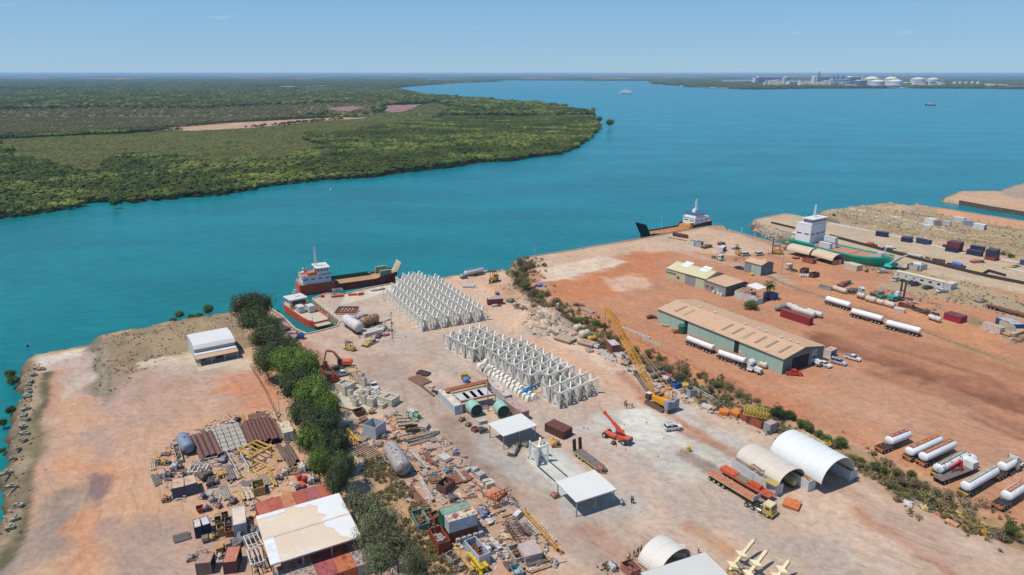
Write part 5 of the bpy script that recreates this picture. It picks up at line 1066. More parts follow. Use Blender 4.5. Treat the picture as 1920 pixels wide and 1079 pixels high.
# site office
A,B=g('D4',800,205),g('D4',1268,318);c_,a_,l_,*_=seg('D4',800,205,1268,318)
t=thing('site_office','long low white portable office block with parked cars in front','building',A,a_);n_o=6
for i in range(n_o):
    x0,x1=l_*i/n_o,l_*(i+1)/n_o;mb=MB();mb.box((x0+x1)/2,1.6,1.4,x1 -x0 -.04,3.2,2.8);w_=part('office_module',mb,M((232,226,216) if i % 2 else (226,218,204),.7,0,.03),t)
    mb=MB();mb.box((x0+x1)/2,-.02,1.6,1.3 if i > 2 else .6,.06,.8);part('window',mb,GLASS,w_)
    mb=MB();mb.box((x0+x1)/2,1.6,2.87,x1 -x0,3.5,.12);part('roof',mb,M((232,212,184),.7,0,.05),w_)
mb=MB();mb.box(l_+1.6,3.0,1.3,3.0,5.5,2.6);part('end_module',mb,M((206,208,214),.7),t);mb=MB();mb.box(l_+1.6,3.0,2.67,3.2,5.7,.12);part('roof',mb,M((226,206,178),.7),t)
mb=MB();mb.box(l_+3.13,1.5,1.1,.06,.9,2.0);part('door',mb,mt((180,186,196)),t)
# crib room with shade sail, palm
container(*side_box('D2',912,400,975,415,9)[:2],'white cabin with blue emblem and tan roof beside the palm',(228,226,224),(214,164,128),3.4,9,2.7,name='site_cabin',cat='cabin',rust=.02,doors=0)
container(*side_box('D2',985,420,1060,435,6)[:2],'low white cabin behind the bush, left of the shade sail',(228,228,226),(206,140,104),3.6,6,2.5,name='site_cabin',cat='cabin',rust=.02,doors=0)
container(*side_box('D2',1130,478,1200,462,5)[:2],'small white cabin tucked right of the green bush',(230,228,226),(220,200,176),3.2,4,2.5,name='site_cabin',cat='cabin',rust=.02,doors=0)
container(*side_box('D2',1262,435,1340,420,5)[:2],'blue and white container cabin right of the palm',(90,106,160),(200,160,130),4.2,4,2.5,name='site_cabin',cat='cabin',rust=.02,doors=1)
ps=[g('D2',1015,352,3),g('D2',1110,325,3.4),g('D2',1215,370,3),g('D2',1130,395,3)];t=thing('shade_sail','white shade sail stretched between the cabins and the palm','shade sail',ps[0]);o0=Vector((ps[0].x,ps[0].y,0))
mb=MB();q=[p -o0 for p in ps];mb.add([tuple(v) for v in q]+[tuple(v -Vector((0,0,.05))) for v in q],[(0,1,2,3),(7,6,5,4),(0,4,5,1),(1,5,6,2),(2,6,7,3),(3,7,4,0)]);part('sail',mb,M((240,238,232),.7),t)
for v in q:mb=MB();mb.cyl((v.x,v.y,0),(v.x,v.y,v.z),.07,6);part('post',mb,mt(GY),t)
for i,(k_,x1,y1,x2,y2,dp_,L_,lb,co) in enumerate((('D8',525,500,620,520,5,8,'small white hut with a flat white roof on the far peninsula',(236,236,234)),('D8',400,1005,485,1015,5,5,'white cabin standing by the jetty barrier',(226,226,226)),('D8',1040,562,1160,580,4,7,'white container cabin right of the rubble on the peninsula',(232,234,236)),('D8',825,490,945,505,4,7,'long cream container behind the peninsula rubble',(230,226,212)),('D8',945,530,1040,535,3,6,'blue grey container on the peninsula',(170,180,200)),('D8',522,580,578,585,3,4,'lone white box cabin on the peninsula grass',(230,232,228)),('D8',640,532,710,535,3,5,'grey shed beside the white hut on the peninsula',(160,152,146)),('D8',720,530,800,540,3,5,'pale tarp covered hut on the peninsula',(214,210,204)))):
    b_,a_,ll=side_box(k_,x1,y1,x2,y2,dp_);container(b_,a_,lb,co,None,max(3,ll),dp_,3,rust=.05,name='hut',cat='hut',doors=0,rrust=.05)
# ---- LNG plant and far shore
def far_box(label,k,x0,x1,yb,yt,col,name='plant_building',cat='building',depth=60,roof=None,rows=0):
    a=g(k,x0,yb,ZB);b=g(k,x1,yb,ZB);dep=a.y*CP+(CZ -ZB)*SP;h=(yb -yt)/CR[k][2]*dep/FPX;c=(a+b)/2;W=(b -a).length
    t=thing(name,label,cat,(c.x,c.y+depth/2,ZB));mb=MB();mb.box(0,0,h/2,W,depth,h);part('wall',mb,M(col,.7,0,.1,.02),t)
    mb=MB();mb.prof([(-W/2-2,h),(W/2+2,h),(W/2*.9,h+h*.12),(-W/2*.9,h+h*.12)],-depth/2,depth/2);part('roof',mb,M(roof or (236,236,232),.6),t)
    for i in range(rows):mb=MB();mb.box(-W/2+W*(i+.5)/rows,-depth/2-1,h*.4,W/rows*.5,2,h*.5);part('bay',mb,M((110,130,150),.6),t)
    return t
def far_tank(label,k,x0,x1,yb,yt,col,dome_=True):
    a=g(k,x0,yb,ZB);b=g(k,x1,yb,ZB);dep=a.y*CP+(CZ -ZB)*SP;h=(yb -yt)/CR[k][2]*dep/FPX;c=(a+b)/2;r=(b -a).length/2
    t=thing('gas_tank',label,'storage tank',(c.x,c.y+r,ZB));mb=MB();mb.lathe((0,0,0),(0,0,h),[(0,r),(h*.68,r),(h*.68+.1,r*1.02),(h*.72,r*1.02)],28);part('tank_wall',mb,M(col,.6,0,.04,.02),t)
    mb=MB();mb.lathe((0,0,h*.72),(0,0,h),[(0,r*.99),(h*.1,r*.86),(h*.19,r*.6),(h*.25,r*.3),(h*.28,r*.05)] if dome_ else [(0,r*.99),(h*.1,r*.1)],28);part('dome',mb,M(tuple(min(245,v+10) for v in col),.6),t,smooth=True)
    mb=MB();mb.box(r*.5,0,h*.9,r*.1,r*.5,h*.35);part('platform',mb,M((190,170,160),.6),t)
far_tank('large cream domed gas tank at the left of the tank farm','F4',508,640,204,118,(253,230,197));far_tank('grey white domed gas tank standing before the cream one, left pair','F4',562,690,212,146,(230,232,241))
far_tank('large cream domed gas tank in the second pair','F4',690,800,204,118,(248,230,201));far_tank('grey white domed gas tank before the second cream tank','F4',725,852,212,144,(230,232,244))
far_tank('buff gas tank with roof gantry, third from the left group','F4',934,1052,190,125,(253,224,203));far_tank('buff gas tank with roof gantry at the right of its pair','F4',1070,1174,190,128,(248,226,210))
for i,x in enumerate((1286,1336,1390,1446,1497)):far_tank('small white tank, %s in the row of five by the far jetty' % ('first','second','third','fourth','fifth')[i],'F4',x,x+26,190,155,(253,255,255),False)
far_box('long blue grey plant hall with a white roof','F3',1345,1545,185,125,(96,120,156),rows=8);far_box('cream block left of the long plant hall','F3',1318,1348,180,138,(255,241,201))
far_box('white plant block beside the green headland','F3',1530,1590,190,165,(253,253,255));far_box('blue grey process building with cream top','F3',1598,1700,180,125,(120,140,168),roof=(255,248,212),rows=4)
far_box('white sheds in front of the process building','F3',1660,1850,195,172,(250,253,255));far_box('tall process block near the middle of the plant','F3',1855,1915,180,125,(196,184,160),rows=2)
far_box('cream topped process block at the plant centre','F4',30,155,190,122,(130,146,170),roof=(255,248,201),rows=5);far_box('low white shed near the plant shore','F4',108,200,200,180,(255,255,255));far_box('dark blue process racks in the plant','F4',200,345,200,150,(92,112,142),rows=8)
far_box('cream roofed process block left of the tanks','F4',350,445,195,125,(100,120,150),roof=(255,255,219),rows=4);far_box('white roofed shed below the cream process block','F4',345,420,212,192,(255,255,255));far_box('blue process racks just left of the tanks','F4',440,505,205,155,(96,116,150),rows=3)
far_box('small blue shed right of the second tank pair','F4',870,935,200,172,(110,130,156));far_box('white control house before the buff tanks','F4',940,990,205,182,(255,255,255));far_box('white shed between the buff tanks','F4',1030,1080,205,188,(255,255,255))
far_box('white house on the far jetty root','F4',1608,1668,208,185,(255,255,255));far_box('small white house right on the far jetty','F4',1735,1772,210,190,(255,255,255));far_box('grey sheds on the pale clearing of the far shore','F3',1045,1180,170,150,(230,230,237));far_box('white sheds at the right end of the far clearing','F3',1180,1300,166,148,(250,250,255))
for i,(x,yt) in enumerate(((65,80),(235,105),(280,110),(725,105))):
    a=g('F4',x,195,ZB);dep=a.y;h=(195-yt)/4.8*dep/FPX;t=thing('flare_stack','thin plant stack, %s from the left' % ('first','second','third','fourth')[i],'chimney',a);mb=MB();mb.cyl((0,0,0),(0,0,h),6,6,4);part('stack',mb,mt((130,140,156)),t);mb=MB();mb.box(0,0,h*.8,18,18,3);part('platform',mb,mt((130,140,156)),t)
for s_ in range(4):
    mb=MB();q_=random.Random(s_)
    for i in range(70):
        a=g('F4',q_.uniform(-420,500) if i % 4 else q_.uniform(500,1180),q_.uniform(180,205),ZB);h=q_.uniform(6,42)*(1 if i % 9 else 1.8);mb.box(a.x,a.y,ZB+h/2,q_.uniform(6,60) if i % 9 else 5,20,h)
    o=part('plant_pipework',mb,M([(255,252,244),(120,140,170),(250,236,200),(206,214,226)][s_],.6));o['kind']='stuff';o['label']='far off tangle of plant pipework and small sheds'
# plant pad and beaches on the far shore
def patch(name,pts,col,z):mb=MB();P_=[at(a,b,ZB) for a,b in pts];mb.add([(p.x,p.y,z) for p in P_]+[(p.x,p.y,WATER -1) for p in P_],[tuple(range(len(P_)))]+[(i,(i+1) % len(P_),len(P_)+(i+1) % len(P_),len(P_)+i) for i in range(len(P_))]);struct(name,mb.mesh(name,M(col,.9,0,.1,.01)))
patch('plant_pad',[(1300,156),(1440,163.5),(1540,163),(1700,164.6),(1780,163.4),(1900,164.6),(1900,160),(1700,157),(1500,153.2),(1400,152.6)],(176,164,150),ZB+.9)
patch('far_beach',[(1274,160.4),(1340,163.8),(1435,163.8),(1400,166.2),(1345,165.6),(1275,161.6)],(226,204,182),ZB+1.0);patch('far_clearing',[(1303,153.6),(1370,151.2),(1440,153),(1360,154.8)],(216,190,160),ZB+1.1)
patch('plant_beach',[(1664,163.6),(1704,163.8),(1700,165.4),(1666,165.4)],(214,196,190),ZB+1.2)
t=thing('far_jetty','long trestle jetty reaching right from the gas plant','jetty',g('F4',1760,222,ZB));o0=g('F4',1760,222,ZB);e0=g('F4',2600,236,ZB)-o0
mb=MB();mb.beam((0,0,14),(e0.x,e0.y,14),16,6);part('deck',mb,mt((150,160,176)),t)
for i in range(22):mb=MB();mb.box(e0.x*i/21,e0.y*i/21,5,8,14,18);part('pier',mb,mt((150,150,150)),t)
# ---- ships and boats
def hull(t,st,zb,mat,deckm,name='hull',bul=0,bulm=None):
    n=len(st);v=[];f=[]
    for x,hd,hw,zd in st:v += [(x,-hd,zd),(x,-hw,.6*zb+.4*zd),(x,-hw*.9,zb),(x,hw*.9,zb),(x,hw,.6*zb+.4*zd),(x,hd,zd)]
    for i in range(n -1):
        for j in range(5):f.append((i*6+j,(i+1)*6+j,(i+1)*6+j+1,i*6+j+1))
    f += [(0,1,2,3,4,5),tuple(range((n -1)*6,n*6))[::-1]];mb=MB();mb.add(v,f);part(name,mb,mat,t)
    mb=MB();v=[(x,s*max(0,hd -.1),zd -(.06 if not bul else .02)) for x,hd,hw,zd in st for s in (-1,1)];mb.add(v,[(i*2,i*2+2,i*2+3,i*2+1) for i in range(n -1)]);part('deck',mb,deckm,t)
    if bul:
        for s in (-1,1):
            mb=MB()
            for i in range(n -1):
                a,b=st[i],st[i+1];mb.beam((a[0],s*a[1]*.985,a[3]+bul/2),(b[0],s*b[1]*.985,b[3]+bul/2),.16,bul)
            part('bulwark',mb,bulm or mat,t)
def house(t,x0,x1,y0,y1,z0,z1,mat,wins=3,wz=.62,wh=.55,roofm=None,name='deckhouse',over=.2,endw=2):
    mb=MB();mb.box((x0+x1)/2,(y0+y1)/2,(z0+z1)/2,x1 -x0,y1 -y0,z1 -z0);o=part(name,mb,mat,t);H_=z1 -z0
    for s,y in ((-1,y0),(1,y1)):
        for i in range(wins):mb=MB();mb.box(x0+(x1 -x0)*(i+.5)/wins,y+s*.02,z0+H_*wz,(x1 -x0)/wins*.6,.05,wh);part('window',mb,GLASS,o)
    for s,x in ((-1,x0),(1,x1)):
        for i in range(endw):mb=MB();mb.box(x+s*.02,y0+(y1 -y0)*(i+.5)/endw,z0+H_*wz,.05,(y1 -y0)/endw*.7,wh);part('window',mb,GLASS,o)
    mb=MB();mb.box((x0+x1)/2,(y0+y1)/2,z1+.06,x1 -x0+over*2,y1 -y0+over*2,.12);part('roof',mb,roofm or mat,o);return o
def mast(t,x,y,z,h,mat,arms=3,lat=False):
    mb=MB()
    if lat:lattice(mb,(x,y,z),(x,y,z+h),1.1,.4,5,.14,.09)
    else:mb.cyl((x,y,z),(x,y,z+h),.16,6,.07)
    for i in range(arms):zz_=z+h*(.45+.5*i/max(1,arms));mb.box(x,y,zz_,.12,2.0-.4*i,.12);mb.box(x+.3,y,zz_+.2,.3,.9,.12)
    mb.lathe((x,y+.7,z+h*.6),(x,y+.7,z+h*.6+.6),[(0,.1),(.2,.3),(.45,.3),(.6,.1)],8);part('mast',mb,mat,t)
def rails(t,pts,z,mat,h=1.0,name='railing'):
    mb=MB()
    for a,b in zip(pts[:-1],pts[1:]):
        a,b=Vector((a[0],a[1],0)),Vector((b[0],b[1],0));n=max(1,int((b -a).length/1.6))
        for i in range(n+1):p=a.lerp(b,i/n);mb.box(p.x,p.y,z+h/2,.06,.06,h)
        for zz_ in (h*.5,h):mb.beam((a.x,a.y,z+zz_),(b.x,b.y,z+zz_),.05)
    part(name,mb,mat,t)
SW=M((253,253,253),.45,0,.03);
# red landing craft: stern left, ramp right
c_,a_,l_,*_=seg('A6',288,522,1110,404,WATER);Bm=10.5;c_=c_+Vector((-math.sin(a_),math.cos(a_),0))*Bm/2;h_=l_/2;print('ship1',l_)
t=thing('landing_craft','red hulled landing craft with white bridge and empty tan cargo deck','ship',(c_.x,c_.y,WATER),a_);redm=M((255,92,66),.5,0,.08,.3,.12,(110,54,44));dred=M((190,66,52),.6,0,.15,.3,.3,(84,50,44))
hull(t,[(-h_,4.6,4.2,4.6),(-h_+3,Bm/2,4.9,4.5),(-h_+15,Bm/2,5.1,4.2)],-1,redm,mt((176,120,90),.3),'stern_hull')
hull(t,[(-h_+14.9,Bm/2-.1,5.0,2.3),(h_ -10,Bm/2-.1,5.0,2.3),(h_ -7,Bm/2-.1,4.6,3.2),(h_,4.4,2.6,4.0)],-1,dred,M((188,150,104),.85,0,.1,.4),'cargo_hull',.9,M((168,62,52),.6,0,.1,.5,.2))
mb=MB();mb.box(2,Bm/2-.35,3.3,l_ -26,.2,1.6);part('green_coaming',mb,M((30,84,66),.6),t)
mb=MB();lattice(mb,(-h_+3,-4.95,4.8),(-h_+14,-4.95,4.6),.1,.1,6,.06,.05);part('rubbing_strake',mb,redm,t)
h1=house(t,-h_+1.5,-h_+13.5,-4.3,4.3,4.5,8.0,SW,4,.6,.45,mt((200,130,110)))
h2=house(t,-h_+8,-h_+13,-3.8,3.8,8.1,11.0,SW,4,.62,.8,M((240,232,222),.5),'bridge',.6,5)
mb=MB();k_fun=mb.box(-h_+4,2.6,9.1,1.8,1.6,2.2,top=.85);part('funnel',mb,M((214,210,206),.5),t);mb=MB();mb.cyl((-h_+4,2.6,10.1),(-h_+4,2.6,10.9),.3,8);part('exhaust_pipe',mb,DARKM,t)
mb=MB();mb.lathe((-h_+3.5,-3.2,9),(-h_+7.8,-3.2,9),[(0,.1),(.7,.65),(2.1,.8),(3.6,.65),(4.3,.1)],10);part('lifeboat',mb,M((232,128,48),.5),t)
mb=MB();mb.lathe((-h_+1.8,1,8.6),(-h_+3.4,1,8.6),[(0,.5),(1.6,.5)],8);part('life_raft',mb,SW,t)
mb=MB();mb.box(-h_+7.4,-2.6,9.3,.5,1.6,2.6);part('davit',mb,mt((228,120,80)),t)
mast(t,-h_+8.5,0,11.1,8.5,SW,4,True);rails(t,[(-h_+.4,-4.2),(-h_+.4,4.2)],4.6,SW);rails(t,[(-h_+1.7,-4.2),(-h_+8,-4.2)],7.2,SW)
mb=MB();mb.box(-h_+14.8,0,3.4,2,7,1.4);mb.box(-h_+16,-2,3.0,1,2,1.4);part('deck_machinery',mb,mt((58,56,58)),t)
for s in (-1,1):mb=MB();mb.box(h_ -5.2,s*3.6,4.9,5.5,1.6,2.6,top=.9);part('ramp_house',mb,M((150,170,140),.6,0,.1,.8,.2),t)
mb=MB();mb.beam((h_ -.6,0,2.2),(h_+2.6,0,8.4),6.8,.4);rp=part('bow_ramp',mb,M((226,212,178),.7,0,.08,.5,.1),t);mb=MB();[mb.beam((h_ -.9+.1*i,-2.8+1.4*i,2.6),(h_+2.2,-2.8+1.4*i,8.2),.15,.25) for i in range(5)];part('ramp_rib',mb,M((200,186,150),.7),rp)
rails(t,[(h_ -8,-4.4),(h_ -2,-4.4)],3.6,M((190,200,180),.6))
# orange sided workboat in the slip
c_,a_,l_,*_=seg('A6',132,645,372,806,WATER);Bm=8.2;l_=l_+1;c_=c_+Vector((-math.sin(a_),math.cos(a_),0))*Bm/2;h_=l_/2;print('ship2',l_)
t=thing('work_barge','white and orange workboat with two white containers, moored in the slip','ship',(c_.x,c_.y,WATER),a_);orm=M((250,100,66),.5,0,.08,.4,.1)
hull(t,[(-h_,3.4,3.2,2.9),(-h_+3,Bm/2,3.9,2.8),(h_ -7,Bm/2,3.9,2.4),(h_ -2,3.7,3.3,2.6),(h_ -.2,3.0,2.6,2.8)],-1,orm,M((210,194,170),.8,0,.1),'hull',.7,orm)
h1=house(t,-h_+2,-h_+8,-3.2,3.2,2.9,6.2,SW,3,.6,.8,M((236,226,210),.5),'bridge',.5,4);mast(t,-h_+4.5,0,6.4,3.6,SW,2)
mb=MB();mb.box(-h_+8.1,0,4.6,.1,5.4,1.9);part('aft_glazing',mb,M((70,78,92),.3),t)
for s in (-1,1):mb=MB();mb.box(-h_+8.8,s*3.4,4.2,.9,.8,1.4);part('yellow_vent',mb,M(YEL,.5),t)
mb=MB();mb.box(h_+1.2,0,1.9,3.6,5.6,.25);part('bow_ramp',mb,M((206,190,166),.8,0,.1),t)
for s in (-1,1):mb=MB();mb.beam((h_ -1,s*3.0,2.4),(h_ -.8,s*3.0,5.0),.2);part('ramp_post',mb,SW,t)
for i,(dx,dy,lb) in enumerate(((-1,-1.6,'small white container on the workboat deck, near one'),(.8,1.7,'small white container on the workboat deck, far one'))):
    d=Vector((math.cos(a_),math.sin(a_),0));nn=Vector((-d.y,d.x,0));pp=c_+d*dx+nn*dy;container(pp,a_,lb,(230,232,230),(236,220,196),3.6,2.4,2.4,WATER+2.75,.05,rrust=.1)
# green ship in the big slip
c_,a_,l_,*_=seg('D7',505,590,1420,800);Bm=14.5;dl=4;h_=l_/2+3;c_=c_+Vector((-math.sin(a_),math.cos(a_),0))*Bm/2;print('ship3',l_)
t=thing('supply_ship','green hulled supply ship with tall white bridge resting in the far slip','ship',(c_.x,c_.y,-1),a_);gm2=M((20,196,170),.45,0,.06,.3,.06);sgm=M((252,252,252),.5,0,.02)
hull(t,[(-h_,6.4,5.8,6.0),(-h_+3,Bm/2,5.6,5.8),(-h_+15,Bm/2,5.8,5.6),(-h_+16,Bm/2,5.8,4.6),(h_ -14,Bm/2,5.6,4.4),(h_ -6,6.6,4.2,5.0),(h_ -1,4.2,1.0,5.8),(h_+1.5,1.6,.2,6.2)],-.5,gm2,M((196,140,112),.85,0,.1,.4),'hull',.8,gm2)
mb=MB();mb.box(1,0,4.58,l_ -30,11,.1);part('cargo_deck',mb,M((206,140,112),.85,0,.1,.5),t)
h1=house(t,-h_+3.6,-h_+12,-6.6,6.6,5.7,15.4,sgm,2,.5,.6,None,'accommodation',.1,3);h2=house(t,-h_+7,-h_+11.8,-6,6,15.6,18.3,sgm,4,.55,.9,M((240,240,238),.5),'bridge',.9,6)
mb=MB();mb.prof([(-h_+3.6,15.5),(-h_+5.6,15.5),(-h_+5.4,19.4),(-h_+4.2,19)],-.9,.9);part('funnel',mb,gm2,t)
mast(t,-h_+9,0,18.4,6.5,SW,4,True);rails(t,[(-h_+3.6,-6.4),(-h_+7,-6.4)],15.5,SW);rails(t,[(-h_+.6,-4.4),(-h_+.6,4.4)],6,SW)
for i in range(3):
    for k2 in (7.5,9.6):mb=MB();mb.box(-h_+1.6,-4.2+i*4.2,k2,1.8,3,.15);part('stern_platform',mb,sgm,t)
mb=MB();mb.box(h_ -4,0,6.3,2.4,3.6,2.2);part('fore_winch',mb,M((200,206,206),.6),t);mast(t,h_ -2.5,0,6.2,5.5,SW,1);rails(t,[(h_ -8,-5),(h_ -2,-3.8)],5.7,SW);rails(t,[(h_ -8,5),(h_ -2,3.8)],5.7,SW)
mb=MB();mb.lathe((h_ -1.2,-1.6,3.4),(h_ -.9,-2.2,3.4),[(0,.7),(.3,.5)],8);part('anchor',mb,mt((190,110,70)),t)
mb=MB();mb.beam((h_+2.2,0,4.0),(h_+6.5,0,8.0),6.5,.35);part('bow_ramp',mb,M((232,234,234),.5),t);mb=MB();mb.box(h_+1.5,0,2.8,3.5,7.0,1.4,top=.8);part('ramp_shoulder',mb,gm2,t)
mb=MB();mb.box(-h_+14,5.6,6.3,6,.3,2.2);part('side_light_panel',mb,M((236,238,238),.5),t)
d=Vector((math.cos(a_),math.sin(a_),0));nn=Vector((-d.y,d.x,0))
for i,(dx,dy,zz_,lb) in enumerate(((-h_+18.5,-2.6,3.75,'white container on the green ship deck, lower near one'),(-h_+19,1.2,3.75,'white container on the green ship deck, lower far one'),(-h_+18.8,.9,6.4,'white container stacked on top aboard the green ship'))):
    container(c_+d*dx+nn*dy,a_,lb,(232,232,234),(232,222,212),6.06,2.44,2.59,zz_,.05,rrust=.1)
# black barge and blue white tug beyond the pier
A,B=at(1226,443.5),at(1338,423.5);d=(B -A).normalized();nn=Vector((-d.y,d.x,0));l_=(B -A).length;c_=(A+B)/2+nn*6.4;a_=math.atan2(d.y,d.x);h_=l_/2;Bm=11;print('ship4',l_)
t=thing('landing_craft','landing craft with blue topped white bridge and raised black bow ramp behind the pier','ship',(c_.x,c_.y,WATER),a_);bkm=M((54,46,48),.6,0,.1,.5,.2)
hull(t,[(-h_,4.6,4.2,3.4),(-h_+8,Bm/2,4.5,2.6),(h_ -18,Bm/2,4.5,2.6),(h_ -17,Bm/2,5,4.4),(h_,5,4.6,4.8)],-1,bkm,M((206,136,84),.85,0,.15,.4,.3),'hull',.8,bkm)
mb=MB();mb.beam((-h_ -.4,0,3.0),(-h_ -4.5,0,9.8),8.5,.5);part('bow_ramp',mb,M((34,30,34),.6),t)
h1=house(t,h_ -15,h_ -3,-4.6,4.6,4.6,8.8,SW,3,.6,.5,None,'accommodation',.3,2);h2=house(t,h_ -14,h_ -6,-4,4,9,11.4,SW,4,.6,.8,M((60,104,164),.5),'bridge',.5,4)
mb=MB();mb.box(h_ -10,0,12.4,3,2.6,1.8,top=.8);part('funnel',mb,SW,t);mast(t,h_ -9.5,0,13.2,6,SW,3,True);mb=MB();mb.box(h_ -4.6,1,10,1.6,5,2);part('equipment_crate',mb,M((170,60,70),.6),t)
mb=MB();mb.box(h_ -16.5,-3.5,5,3,1.4,2.4);part('winch',mb,M(YEL,.6),t)
mb=MB();mb.prof([(h_ -2.5,4.6),(h_+1,4.6),(h_+.2,6)],-4,4);part('stern_platform',mb,redm,t)
# far boats
def boat(p,rz,label,Lb,Bb,hm_,sup,name='boat',mast_h=3,white=SW):
    t=thing(name,label,'boat',(p.x,p.y,WATER),rz);h_=Lb/2;hull(t,[(-h_,Bb*.42,Bb*.4,Lb*.09),(0,Bb/2,Bb*.45,Lb*.08),(h_*.7,Bb*.35,Bb*.2,Lb*.1),(h_,.1,.05,Lb*.12)],-.5,hm_,white)
    for i,(x0,x1,w_,z1) in enumerate(sup):house(t,x0*Lb,x1*Lb,-w_*Bb/2,w_*Bb/2,Lb*(.08 if i == 0 else sup[i -1][3]),Lb*z1,white,4,.6,Lb*.012)
    mb=MB();mb.cyl((0,0,Lb*.1),(0,0,Lb*(.1+.0)+mast_h),Lb*.006+.05,6);part('mast',mb,white,t);return t
boat(at(1173.5,176.5,WATER),R(160),'large white car ferry far out on the blue channel',64,18,SW,[(-.42,.36,.9,.2),(-.3,.25,.75,.27),(-.05,.15,.5,.31)],'ferry',22)
boat(at(1744,198,WATER),R(175),'white motor cruiser with dark hull on the right of the channel',30,7,mt((70,60,60)),[(-.3,.25,.8,.17),(-.1,.12,.6,.23)],'motor_cruiser',9)
boat(at(1092,153.6,WATER),R(170),'small white yacht far up the inlet, left of its neighbour',60,12,SW,[(-.2,.2,.7,.2)],'yacht',30);boat(at(1131,159.5,WATER),R(10),'small dark hulled sailing boat far up the inlet',36,9,mt((50,50,60)),[(-.2,.2,.7,.16)],'yacht',34)
p=at(620.5,357,WATER);t=thing('channel_buoy','small yellow channel buoy off the mangroves','buoy',(p.x,p.y,WATER));mb=MB();mb.lathe((0,0,-.2),(0,0,2.6),[(0,.9),(.7,1.0),(.9,.5),(2.4,.2)],10);part('float',mb,M((238,222,150),.5),t);mb=MB();mb.box(0,0,2.8,.5,.5,.5);part('top_mark',mb,M(YEL,.5),t)
p=at(52,651,WATER);t=thing('mooring_post','small dark post standing in the water off the left shore','post',(p.x,p.y,WATER));mb=MB();mb.cyl((0,0,-1),(0,0,.9),.3,8);part('pile',mb,DARKM,t);mb=MB();mb.cyl((0,0,.9),(0,0,1.1),.38,8);part('cap',mb,mt(GY),t)
# ---- yellow crawler crane
c_,a_,l_,*_=seg('E5',300,655,610,825);dF2=Vector((math.cos(a_),math.sin(a_),0));nF2=Vector((-dF2.y,dF2.x,0));c_=c_+nF2*2.3;print('crane',l_)
t=thing('crawler_crane','yellow crawler crane with long lattice boom and grey counterweights','crane',(c_.x,c_.y,0),a_+math.pi)      # local +x towards the boom
ym=M((244,170,48),.45,0,.06,.6,.05);cw=M((160,164,174),.7,0,.05)
for s in (-1,1):
    mb=MB();mb.prof([(-3.4,.35),(-3.0,.05),(3.0,.05),(3.4,.35),(3.4,.8),(3.0,1.05),(-3.0,1.05),(-3.4,.8)],s*2.3-.4,s*2.3+.4);tr=part('track',mb,M((120,104,92),.8,0,.2,2,.3),t)
    sm_=MB().box(0,0,0,.16,.9,.07).mesh('track_shoe',M((98,86,78),.85))
    for i in range(16):part('track_shoe',sm_,None,tr,loc=(-3.0+i*.4,s*2.3,1.08))
mb=MB();mb.box(0,0,.8,2.6,3.8,.6);mb.cyl((0,0,1.0),(0,0,1.4),1.1,16);part('undercarriage',mb,DARKM,t)
mb=MB();mb.box(-.6,0,2.2,6.8,3.0,1.5);mb.box(-1.4,.2,3.05,4.2,2.2,.3);part('machine_house',mb,ym,t)
mb=MB();mb.box(-.6,-1.52,2.2,6.0,.05,.25);part('side_stripe',mb,M((250,220,190),.5),t)
mb=MB();mb.prof([(2.0,1.4),(3.6,1.4),(3.7,2.4),(3.0,3.3),(2.0,3.3)],1.2,2.3);part('cab',mb,GLASS,t);mb=MB();mb.box(2.7,1.75,3.35,1.4,1.2,.1);part('cab_roof',mb,M((226,226,222),.5),t)
for i,(y,w_) in enumerate(((-1.55,1.3),(0,1.5),(1.55,1.3))):mb=MB();mb.prof([(-4.9,y -w_/2),(-4.7,y -w_/2-.05),(-3.6,y -w_/2),(-3.6,y+w_/2),(-4.7,y+w_/2+.05),(-4.9,y+w_/2)],1.2,3.7 if i != 1 else 3.2,'z');part('counterweight',mb,cw,t)
foot=Vector((2.2,0,2.4));wfoot=c_ -dF2*2.2+Vector((0,0,2.4))
def tip_solve(px,py,base,dr,lo=2,hi=60):
    best=None
    for i in range(600):
        r_=lo+(hi -lo)*i/599;q=base+dr*r_
        lo_z,hi_z=0,70
        for _ in range(30):
            mz=(lo_z+hi_z)/2;_x,_y=proj(q.x,q.y,mz)
            if _y > py:lo_z=mz
            else:hi_z=mz
        e_=abs(_x -px)
        if best is None or e_ < best[0]:best=(e_,r_,mz)
    return best
bs=tip_solve(1140,580,Vector((wfoot.x,wfoot.y,0)),-dF2);print('boom',bs)
if bs[0] > 3:bs=(0,22,22)
tip=Vector((2.2+bs[1],0,bs[2]));
mb=MB();lattice(mb,foot.lerp(tip,.16),foot.lerp(tip,.86),1.5,1.5,16,.17,.09);lattice(mb,foot,foot.lerp(tip,.16),.6,1.5,3,.17,.09,.5,1.5);lattice(mb,foot.lerp(tip,.86),tip,1.5,.7,4,.17,.09,1.5,.6);part('boom',mb,ym,t)
mb=MB();mb.box(tip.x,0,tip.z,1.2,.9,.9,0,-.8);mb.cyl((tip.x+.6,-.45,tip.z -.2),(tip.x+.6,.45,tip.z -.2),.45,12);part('boom_head',mb,ym,t)
af=Vector((-3.4,0,6.4))
mb=MB();
for s in (-1,1):mb.beam((.8,s*.9,2.9),(af.x+.6,s*.5,af.z),.3);mb.beam((-3.8,s*.9,3.0),(af.x,s*.5,af.z),.14)
mb.box(af.x+.4,0,af.z,.8,1.5,.5);part('gantry',mb,M((240,150,50),.45),t)
for s in (-1,1):mb=MB();mb.beam((af.x+.5,s*.6,af.z+.2),(tip.x -.3,s*.35,tip.z+.3),.09);part('pendant',mb,M((236,170,90),.5),t)
